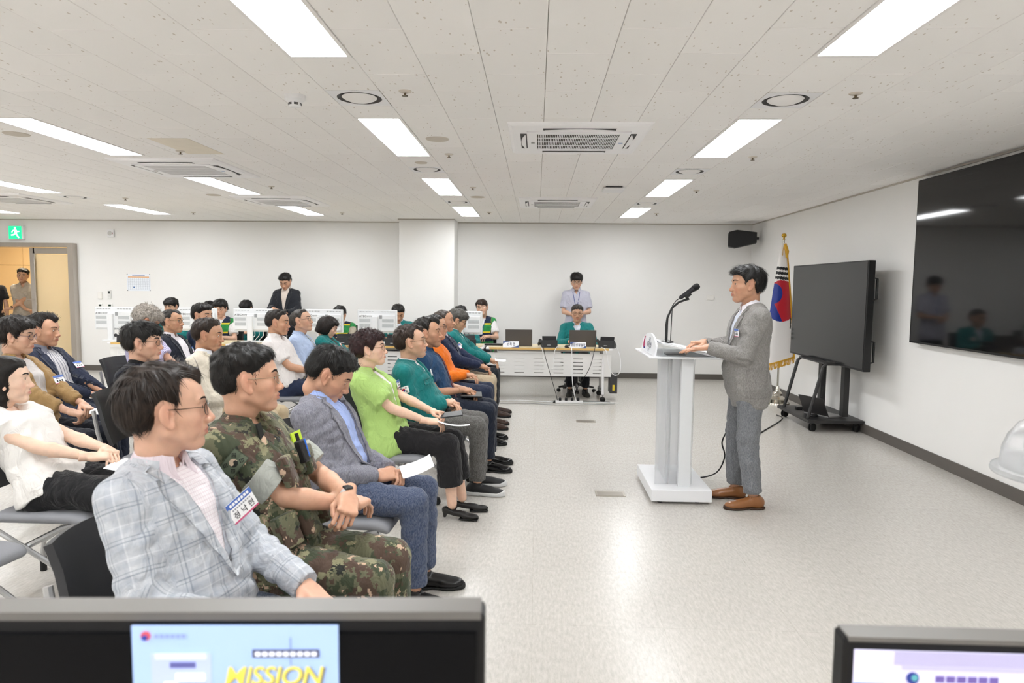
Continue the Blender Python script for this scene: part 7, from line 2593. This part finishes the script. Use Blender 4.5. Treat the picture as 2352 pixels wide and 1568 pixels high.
# ---- second row
p = person('white', 'the woman in the white blouse', head=(-2.62, 3.24, 1.06), look=(27, 2, 0), fem=True, hx=-0.20, hipz=0.535,
           label='woman in a loose white blouse with clasped hands at the left edge', skin='#e3bca0',
           hair=dict(style='long', top=0.014, side=0.008, back=0.012, len=0.06, mess=0.04, lift=0.0, n=1600, clump=0.001, crown=(0.10, 0.0, 0.09)), haircol='#16120f', face=dict(w=0.97, l=1.03),
           handR=(0.34, -0.06, 0.67), handL=(0.35, 0.05, 0.67), hdirR=(0.75, 0.6, -0.1), hdirL=(0.75, -0.6, -0.05), kneeR=(0.47, -0.1, 0.52), kneeL=(0.47, 0.1, 0.52), hscale=1.02)
p.top('blouse', '#e9e6e2', 'plain', 0.020, sleeve=0.42, rs=(0.062, 0.072, 0.05), tmin=-0.12, flare=0.02, V=(0.060, 0.02, 0.84), neck=0.062, amp=0.006, fold=0.010)
p.trousers('#1a1a1c', rt=(0.094, 0.085), rsn=(0.085, 0.085)); p.shoes('leather', '#1a1818')

p = person('navyg', 'the man in the black jacket and round glasses', head=(-2.55, 4.31, 1.16), look=(12, 0, 0),
           label='man in a black jacket over a black top with round glasses', skin='#cf9d7e',
           hair=dict(style='fringe', top=0.028, side=0.010, back=0.012, front=0.026, len=0.045, mess=0.25, lift=0.12, part=-0.15, n=2200), haircol='#1d1b1a', face=dict(w=0.97, l=1.03))
suit(p, '#20222c', V=(0.075, 0.0, 0.30), shirt='#141416')
p.trousers('#20242e'); p.shoes('leather', '#131313'); p.glasses('#6a6058', 'oval', True)

p = person('cream', 'the man in the cream jacket', head=(-2.55, 5.19, 1.145), look=(6, -6, 0),
           label='man in a cream jacket with closed eyes, in the second row', skin='#bc8660',
           hair=dict(style='receding', top=0.020, side=0.010, back=0.012, comb=(-0.8, 0.3, 0.2), len=0.04, lift=0.04, mess=0.08), haircol='#2a201a', face=dict(w=1.0, fat=0.3), gaze=(0, -30))
suit(p, '#d6cdbd', V=(0.075, 0.0, 0.30), shirt='#e6e8ee')
p.trousers('#bba98c'); p.shoes('leather', '#2c201a')

p = person('polo', 'the man in the white polo shirt', head=(-2.55, 6.62, 1.165), look=(4, -4, 0), wide=1.06, belly=0.04,
           label='man in a white polo shirt with a dark belt in the second row', skin='#c08b66',
           hair=dict(style='receding', top=0.016, side=0.008, back=0.010, len=0.03, lift=0.05), haircol='#241e1a', face=dict(w=1.02, fat=0.4), gaze=(0, -25),
           handR=(0.30, -0.06, 0.67))
p.top('polo_shirt', '#ddd8d6', 'plain', 0.010, sleeve=0.74, rs=(0.062, 0.060, 0.05), tmin=-0.02, neck=0.058, V=(0.03, 0.0, 0.80))
p.collar('#ddd8d6', gap=0.45)
p.trousers('#232c44'); p.shoes('leather', '#33241e', '#cfc4b0'); p.belt()

p = person('tie', 'the man in the light blue shirt and dark tie', head=(-2.50, 7.15, 1.155), look=(-4, 12, 0),
           label='man in a light blue shirt and dark green tie with his chin raised', skin='#cb9a78',
           hair=dict(style='receding', top=0.012, side=0.008, back=0.010, len=0.03, lift=0.05), haircol='#3a3632', face=dict(w=0.98, l=1.02))
p.top('shirt', '#aebfdc', 'plain', 0.008, tmin=-0.02, neck=0.057)
p.collar('#aebfdc'); p.tie('#1f4a4a', 'stripe')
p.trousers('#22283a'); p.shoes('leather', '#1a1614'); p.glasses('#8a8580', 'oval', True)

p = person('tealw', 'the woman in teal with bobbed hair', head=(-2.45, 7.93, 1.04), look=(10, -24, 0), fem=True, hx=-0.02,
           label='woman in a teal jacket with dark bobbed hair looking down', skin='#dcae90',
           hair=dict(style='bob', top=0.022, side=0.020, back=0.024, len=0.07, mess=0.08, lift=0.05, clump=0.003), haircol='#1d1512', face=dict(w=0.96), gaze=(0, -25),
           handR=(0.34, -0.02, 0.70), handL=(0.36, 0.05, 0.70), poseR='pinch', poseL='pinch')
teal_jacket(p, '#22302e')
c, n = p.hit(0.09, 0.66, 0.004)
MB().lathe([(0.0, 0), (0.03, 0), (0.03, 0.003), (0, 0.003)], c, 18, axis=n).lathe([(0.0, 0), (0.015, 0), (0.015, 0.001), (0, 0.001)], c + n * 0.003, 18, axis=n, m=1).obj('chest_emblem', [pbr('emblem_white', '#e8e8ea', 0.5), pbr('emblem_orange', '#d87838', 0.5)], p.obj)
p.trousers('#6a684c'); p.shoes('leather', '#2a221e')

# ---- third row
p = person('tan', 'the woman in the tan jacket', head=(-3.45, 4.385, 1.185), look=(14, -4, 0), fem=True,
           label='woman in a tan jacket with dark short hair and blue-rimmed glasses', skin='#cf9f80',
           hair=dict(style='curlyshort', top=0.030, side=0.020, back=0.022, front=0.028, len=0.05, mess=0.2, lift=0.12, curl=0.003, clump=0.004), haircol='#1e1815', face=dict(w=1.0, fat=0.2),
           handR=(0.35, -0.06, 0.65), handL=(0.37, 0.05, 0.67), poseR='pinch', poseL='pinch')
p.top('blouse', '#c9c4c2', 'plain', 0.0, sleeve=None, tmin=-0.05)
p.top('jacket', '#9a7c52', 'plain', 0.015, V=(0.07, 0.012, 0.05), tmin=-0.24, flare=0.03, cuffback=0.05)
p.collar('#9a7c52', gap=0.7, hgt=0.030, drop=0.042, point=0.03, flare=0.024)
p.badge(0.10, 0.58)
p.trousers('#20232c'); p.shoes('leather', '#171515'); p.glasses('#2c3050', 'oval')

p = person('navys', 'the man in the navy jacket and striped shirt', head=(-3.85, 5.17, 1.165), look=(8, -2, 0), wide=1.05,
           label='man in a navy jacket over a striped shirt with his eyes lowered', skin='#c38d69',
           hair=dict(style='short', top=0.026, side=0.010, back=0.012, front=0.030, comb=(-0.7, 0.4, 0.4), len=0.045, mess=0.12, lift=0.15, temple=0.15), haircol='#1b1613', face=dict(w=1.0, l=1.03), gaze=(0, -30),
           handR=(0.30, -0.04, 0.665), handL=(0.33, 0.06, 0.66), kneeR=(0.45, -0.10, 0.53), ankleR=(0.50, -0.10, 0.10), poseR='relax', poseL='grip')
suit(p, '#272d40', V=(0.085, 0.055, -0.12), shirt='#ccc9cc', skind='broadstripe', lap=0.055)
p.badge(0.135, 0.62)
p.trousers('#2a3142'); p.shoes('leather', '#101011', rough=0.2); p.belt()

p = person('lilac', 'the man in the lilac striped shirt', head=(-3.58, 6.12, 1.195), look=(32, -38, 0), hx=0.02,
           label='man with curly grey hair in a lilac striped short-sleeved shirt', skin='#b98463',
           hair=dict(style='curlyshort', top=0.030, side=0.018, back=0.022, curl=0.007, len=0.026, mess=0.6, n=2600, clump=0.006, freq=1.3), haircol='#8f8880', face=dict(w=1.0),
           handR=(0.34, -0.04, 0.68), handL=(0.36, 0.06, 0.68), poseR='grip')
p.top('shirt', '#9a90cc', 'stripe', 0.010, sleeve=0.75, rs=(0.062, 0.060, 0.05), tmin=-0.05, neck=0.058)
p.collar('#9a90cc', 'stripe')
p.trousers('#2a2c34'); p.shoes('leather', '#1b1715')

p = person('dark', 'the man in the dark suit and white open shirt', head=(-3.80, 6.95, 1.142), look=(2, 3, 0), wide=1.04,
           label='man in a dark navy suit, white open-necked shirt and glasses', skin='#c08a62',
           hair=dict(style='short', top=0.014, side=0.004, back=0.006, len=0.025, mess=0.15, lift=0.10, temple=0.2), haircol='#2b2825', face=dict(w=1.0, fat=0.3))
suit(p, '#20232e', V=(0.085, 0.055, -0.1), shirt='#e3dfe4', lap=0.05)
p.badge(0.14, 0.58)
p.trousers('#22252e'); p.shoes('leather', '#121212'); p.glasses('#8a7a60', 'oval', True)

p = person('navy3', 'the man in the navy jacket behind the cream jacket', head=(-3.72, 7.44, 1.185), look=(-14, -3, 0),
           label='man in a navy jacket with neat black hair behind the cream-jacketed man', skin='#c48f6a',
           hair=dict(style='short', top=0.026, side=0.008, back=0.010, front=0.030, comb=(-0.6, 0.5, 0.3), len=0.035, mess=0.12, lift=0.1), haircol='#151210', face=dict(w=1.04, fat=0.4), gaze=(0, -25))
suit(p, '#27344e', V=(0.075, 0.0, 0.25), shirt='#d8dce4')
p.trousers('#2a3040'); p.shoes('leather', '#171515')

# ---- operators behind the monitors, facing the camera
def operator(key, head, label, top='vest', look=(0, -10, 0), **kw):
    p = person(key, None, False, head=head, yaw=-90, label=label, look=look, hx=0.04, handR=(0.34, -0.12, 0.76), handL=(0.34, 0.12, 0.76), poseR='relax', poseL='relax', **kw)
    if top == 'vest':
        p.top('tee', kw.get('tee', '#e4e2e2'), 'plain', 0.004, sleeve=0.72, rs=(0.060, 0.060, 0.05), tmin=-0.05, neck=0.056)
        p.top('vest', '#2f8a4a', 'vest', 0.020, sleeve=None, tmin=-0.08, V=(0.065, 0.0, 0.62), neck=0.062)
    else:
        teal_jacket(p, '#c8ccd6', False)
    p.trousers('#1d1e24'); p.shoes('sneaker', '#1a1a1a', '#2a2a26', 0.6)
    # an office chair
    t = thing('office_chair', 'black office chair under the ' + ' '.join(label.split()[:9]), 'chair', p.root, p.yaw, 'black office chairs')
    MB().box((0.06, 0, 0.425), (0.46, 0.46, 0.05), ch=0.02).obj('seat', M_BLACK, t)
    MB().grid(lambda a, b: np.array([-0.24 - 0.06 * b + 0.05 * (abs(a - .5) * 2) ** 2, (a - .5) * 0.42, 0.52 + 0.40 * b]), 10, 6, thick=0.03).obj('backrest', M_BLACK, t, True)
    MB().tube([(-0.05, 0, 0.40), (-0.22, 0, 0.43), (-0.27, 0, 0.60)], 0.018, 8).obj('back_bar', M_DARKG, t, True)
    MB().lathe([(0.03, 0.08), (0.028, 0.40), (0.0, 0.40)], (0.03, 0, 0), 12).obj('column', M_DARKG, t, True)
    for k in range(5):
        a = 2 * PI * k / 5
        MB().tube([(0.03, 0, 0.11), (0.03 + 0.27 * math.cos(a), 0.27 * math.sin(a), 0.07)], [0.024, 0.014], 8).obj('spoke', M_DARKG, t, True)
        caster(t, 0.03 + 0.27 * math.cos(a), 0.27 * math.sin(a), 0.026, 0.03, a, stem=0.01)
    return p
BLK = dict(haircol='#14110f')
p = operator('vest1', (-4.69, 9.92, 1.165), 'man with a bowl haircut and glasses in a green and navy vest', look=(8, -8, 0), hair=dict(style='fringe', top=0.030, side=0.020, back=0.016, len=0.05, mess=0.06, lift=0.03), skin='#d4a486', **BLK); p.glasses('#8a8480', 'oval', True)
operator('op_a', (-5.56, 10.15, 1.175), 'person in teal behind the leftmost monitor, only forehead and hair showing', 'teal', look=(0, -12, 0), hair=dict(style='fringe', top=0.028, side=0.014), skin='#d0a080', **BLK)
operator('op_b', (-4.727, 10.9, 1.13), 'person with black hair hidden behind the monitor beside the standing man', 'teal', look=(0, -25, 0), hair=dict(style='fringe', top=0.026, side=0.012), skin='#d0a080', **BLK)
operator('op_c', (-5.39, 11.0, 1.11), 'person almost hidden behind the monitor at the bowl-haired man', 'teal', look=(0, -20, 0), hair=dict(style='fringe', top=0.022, side=0.012), skin='#d0a080', **BLK)
p = operator('op_d', (-2.92, 9.98, 1.085), 'person in a grey shirt and vest hidden behind the monitor', look=(0, -28, 0), hair=dict(style='short', top=0.024, side=0.010), skin='#d0a080', tee='#a8a090', **BLK)
operator('op_e', (-2.06, 10.06, 1.115), 'person resting the head on one hand beside the pillar monitor', 'teal', look=(20, -25, 0), hair=dict(style='short', top=0.026, side=0.010), skin='#c8926c', **BLK)
operator('op_f', (-1.12, 10.0, 1.105), 'person with dark hair just behind the rightmost white monitor', 'teal', look=(0, -25, 0), hair=dict(style='fringe', top=0.026, side=0.012), skin='#d0a080', **BLK)
p = operator('vest2', (-0.862, 10.75, 1.195), 'man in a green and navy vest over a white shirt with tilted head', look=(-6, 4, 12), hair=dict(style='fringe', top=0.024, side=0.012, part=-0.5), skin='#d6a687', haircol='#2a1c15'); p.glasses('#b0a490', 'oval', True)
pts = [p.hit(0.05, 0.92, 0.006)[0], p.hit(0.035, 0.7, 0.006)[0], p.hit(0.01, 0.45, 0.006)[0]]
MB().tube(pts, 0.005, 6).tube([p.hit(-0.05, 0.92, 0.006)[0], p.hit(-0.025, 0.7, 0.006)[0], p.hit(0.0, 0.45, 0.006)[0]], 0.005, 6).obj('lanyard', pbr('lanyard_blue', '#2a3c80', 0.6), p.obj, True)
p = operator('teal3', (0.60, 9.98, 1.155), 'man in a teal jacket and glasses seated behind the right laptop', 'teal', look=(-2, -4, 0), hair=dict(style='short', top=0.018, side=0.008, len=0.03, lift=0.1), skin='#c49270', haircol='#2a2623', wide=1.05); p.glasses('#6a5a48', 'oval', True)
c, n = p.hit(0.10, 0.68, 0.004)
MB().lathe([(0.0, 0), (0.032, 0), (0.032, 0.003), (0, 0.003)], c, 18, axis=n).lathe([(0.0, 0), (0.016, 0), (0.016, 0.001), (0, 0.001)], c + n * 0.003, 18, axis=n, m=1).obj('chest_emblem', [pbr('emblem_white', '#e8e8ea', 0.5), pbr('emblem_orange', '#d87838', 0.5)], p.obj)

# ---- standing people
p = person('tablet', None, False, seated=False, head=(-4.10, 10.98, 1.575), yaw=-90, look=(0, -28, 0), hipz=0.88,
           label='standing man in a black jacket writing on a tablet against the back wall', skin='#c08c6a', hair=dict(style='short', top=0.028, side=0.012, back=0.012, front=0.03), haircol='#13100f',
           handR=(0.30, -0.10, 1.14), handL=(0.28, 0.10, 1.07), poseR='pinch', poseL='relax', hdirR=(0.6, 0.7, -0.2), hdirL=(0.75, -0.6, 0.0), hupL=(0, 0, -1), gaze=(0, -25))
suit(p, '#22242a', V=(0.075, 0.0, 0.25), shirt='#c9bdb4')
p.trousers('#20222a'); p.shoes()
w = Matrix.Rotation(p.yaw, 3, 'Z') @ Vector((0.36, 0.0, 1.105)) + Vector(p.root)
t = thing('tablet', 'black tablet held by the standing man in the black jacket', 'tablet', w, p.yaw)
MB().box((0, 0, 0), (0.19, 0.27, 0.010), R=roty(0.25), ch=0.003).obj('case', M_BLACK, t)
MB().box((0.0, 0, 0.006), (0.17, 0.25, 0.002), R=roty(0.25)).obj('screen', pbr('tablet_screen', '#1c1f24', 0.12), t)

p = person('polo2', None, False, seated=False, head=(0.64, 11.02, 1.625), yaw=-90, look=(0, -14, 0), hipz=0.90,
           label='standing man in a pale grey polo shirt with a blue lanyard', skin='#cc9c7c', hair=dict(style='fringe', top=0.034, side=0.018, back=0.014, len=0.05, lift=0.06), haircol='#15110f',
           handR=(0.24, -0.06, 1.10), handL=(0.24, 0.07, 1.12), poseR='grip', poseL='grip', gaze=(0, -25), hdirR=(0.5, 0.8, 0), hdirL=(0.5, -0.8, 0))
p.top('polo_shirt', '#b4b4c2', 'plain', 0.010, sleeve=0.80, rs=(0.062, 0.062, 0.05), tmin=-0.25, flare=0.015, neck=0.057, V=(0.03, 0.0, 0.84))
p.collar('#b4b4c2', gap=0.45)
for k in (-1, 1):
    MB().tube([p.hit(k * 0.055, 0.93, 0.006)[0], p.hit(k * 0.04, 0.78, 0.006)[0], p.hit(k * 0.015, 0.55, 0.006)[0], p.hit(0, 0.45, 0.006)[0]], 0.005, 6).obj('lanyard', pbr('lanyard_blue', '#2a3c80', 0.6), p.obj, True)
p.trousers('#2a2c34'); p.shoes(); p.glasses('#6a5e54', 'oval', True); p.watch('L', '#303234', '#9a9a9a')

p = person('door', None, False, seated=False, head=(-9.52, 12.3, 1.64), yaw=-72, look=(8, 0, -6), hipz=0.91,
           label='man in a beige polo shirt with crossed forearms standing in the doorway', skin='#b98a68', hair=dict(style='short', top=0.028, side=0.010, front=0.030), haircol='#120f0d',
           handR=(0.22, 0.10, 1.02), handL=(0.25, -0.12, 1.04), hdirR=(0.2, 0.9, -0.3), hdirL=(0.3, -0.9, -0.1), poleR=(-0.2, -0.9, -0.3), poleL=(-0.2, 0.9, -0.3))
p.top('polo_shirt', '#a69e92', 'plain', 0.010, sleeve=0.80, rs=(0.062, 0.062, 0.05), tmin=-0.25, flare=0.015, neck=0.057, V=(0.03, 0.0, 0.84))
p.collar('#a69e92', gap=0.5)
p.trousers('#2c2c30'); p.shoes(); p.watch('L', '#141416', '#1a1a1a')

p = person('edge', None, False, seated=False, head=(-9.98, 12.1, 1.62), yaw=-60, look=(0, 0, 0), hipz=0.90,
           label='person in a black T-shirt at the far left edge of the doorway', skin='#c49674', hair=dict(style='short'), haircol='#14110f')
p.top('tee', '#1d1c1e', 'plain', 0.010, sleeve=0.70, rs=(0.062, 0.064, 0.05), tmin=-0.25, flare=0.01, neck=0.057)
p.trousers('#c9c4bc'); p.shoes()

p = person('speaker', None, False, seated=False, head=(1.475, 4.84, 1.575), yaw=180, look=(0, 0, 0), hx=0.045, hipz=0.90, hscale=1.06, wide=1.04, belly=0.03,
           label='man in a grey suit jacket speaking at the lectern', skin='#c08a66',
           hair=dict(style='short', top=0.022, side=0.009, back=0.009, front=0.028, comb=(0.6, -0.3, 0.0), len=0.05, mess=0.22, lift=0.14, part=0.12, taper=0.02, n=2600, clump=0.004), haircol='#1b1918', face=dict(w=1.0, l=1.02, fat=0.3),
           handR=(0.31, -0.08, 1.155), handL=(0.33, 0.10, 1.135), poseR='relax', poseL='flat', hdirR=(0.9, 0.25, -0.05), hdirL=(0.97, -0.05, -0.12), hupR=(0.1, 0.0, 1), hupL=(0.1, 0.0, 1), poleR=(-0.7, -0.3, -0.6), poleL=(-0.75, 0.3, -0.6),
           kneeR=(0.05, -0.10, 0.50), kneeL=(0.03, 0.10, 0.50), ankleR=(0.04, -0.12, 0.09), ankleL=(-0.02, 0.115, 0.09), footR=(-8, 0), footL=(6, 0))
j = suit(p, '#86837f', 'melange', V=(0.080, 0.0, 0.30), shirt='#aebfd6', skind='stripe', tmin=-0.36, flare=0.012, lap=0.056)
p.badge(0.115, 0.66, 0.075, 0.055)
p.trousers('#6f7276', 'melange', rt=(0.094, 0.076), rsn=(0.074, 0.064)); p.shoes('leather', '#8a5a34', '#3a2416', 0.28)
def pk(a, b):
    q = np.array([-0.02 + 0.16 * (a - 0.5) + 0.02, 0, 0.80 + 0.19 * b])
    h = p.bvh().ray_cast(Vector((q[0], 0.5, q[2])), Vector((0, -1, 0)))
    return (np.array(h[0]) if h[0] is not None else np.array([q[0], 0.19, q[2]])) + [0, 0.004, 0]
o = MB().grid(pk, 10, 10, thick=0.004).obj('pocket', CLOTH('melange'), p.obj, True); o.color = srgb('#7f7c78')

# ------------------------------------------------------------------ things held or lying in laps
def held(key, name, label, cat, loc, size, mat, rx=0.0, ry=0.0, rz=0.0, ch=0.0):
    p = PEOPLE[key]
    w = Matrix.Rotation(p.yaw, 3, 'Z') @ Vector(loc) + Vector(p.root)
    R = rotz(rz) @ roty(ry) @ rotx(rx)
    o = MB().box((0, 0, 0), size, R=R, ch=ch).obj(name, mat, None)
    o.location = w; o.rotation_euler = (0, 0, p.yaw)
    return tag(o, label, cat)
def sheet(key, label, loc, w, l, rx, ry, rz, bend=0.03):
    p = PEOPLE[key]
    wd = Matrix.Rotation(p.yaw, 3, 'Z') @ Vector(loc) + Vector(p.root)
    R = rotz(rz) @ roty(ry) @ rotx(rx)
    mb = MB().grid(lambda a, b: R @ np.array([(a - 0.5) * l, (b - 0.5) * w, bend * (2 * a - 1) ** 2 + bend * 0.4 * math.sin(5 * b)]), 12, 8, thick=0.0012)
    o = mb.obj('paper', pbr('paper', '#f1f2f4', 0.6), None, True)
    o.location = wd; o.rotation_euler = (0, 0, p.yaw)
    return tag(o, label, 'paper')
sheet('blazer', 'folded white paper held by the man in the grey blazer', (0.405, 0.015, 0.655), 0.08, 0.16, 0.7, -0.35, 0.30, 0.012)
held('lime', 'phone', 'black phone held by the woman in the lime jacket', 'phone', (0.45, 0.02, 0.685), (0.15, 0.075, 0.010), M_BLACK, 0.25, -0.1, 0.2, 0.003)
sheet('lime', 'white folded leaflet under the hand of the lime-jacketed woman', (0.47, -0.04, 0.625), 0.15, 0.21, -0.15, 0.12, 0.15, 0.015)
t = held('police', 'tablet', 'dark tablet on the lap of the man in dark blue uniform shirt', 'tablet', (0.27, 0.0, 0.628), (0.18, 0.25, 0.014), M_BLACK, 0.0, 0.03, 0.1, 0.004)
sheet('white', 'white printed sheet on the lap of the woman in the white blouse', (0.47, 0.0, 0.635), 0.21, 0.26, 0.0, 0.08, 0.1, 0.01)
held('white', 'handkerchief', 'crumpled white cloth in the lap of the woman in the white blouse', 'cloth', (0.50, 0.09, 0.65), (0.12, 0.10, 0.03), pbr('tissue', '#e9e7e4', 0.8, bump=0.8, bscale=40), 0.1, 0.1, 0.3, 0.012)
sheet('tan', 'rolled white paper held by the woman in the tan jacket', (0.50, 0.02, 0.68), 0.06, 0.24, 0.6, -0.12, -0.1, 0.02)
held('lilac', 'phone', 'dark phone in the hands of the man in the lilac striped shirt', 'phone', (0.46, 0.0, 0.70), (0.14, 0.07, 0.010), M_BLACK, 0.2, -0.3, 0.1, 0.003)
held('tealw', 'phone', 'white phone in the hands of the woman in teal', 'phone', (0.46, 0.02, 0.715), (0.14, 0.07, 0.010), M_WHITE, 0.2, -0.3, 0.1, 0.003)
sheet('tealg', 'small white slip held by the grey-haired man in teal', (0.49, 0.0, 0.66), 0.09, 0.13, 0.2, 0.1, 0.1, 0.006)
# an empty chair at the left edge
o = copy_tree(CHAIR); o.location = (-2.48, 2.55, 0)
tag(o, 'empty grey folding chair at the lower left edge beside the white-bloused woman', 'chair', 'grey folding chairs')
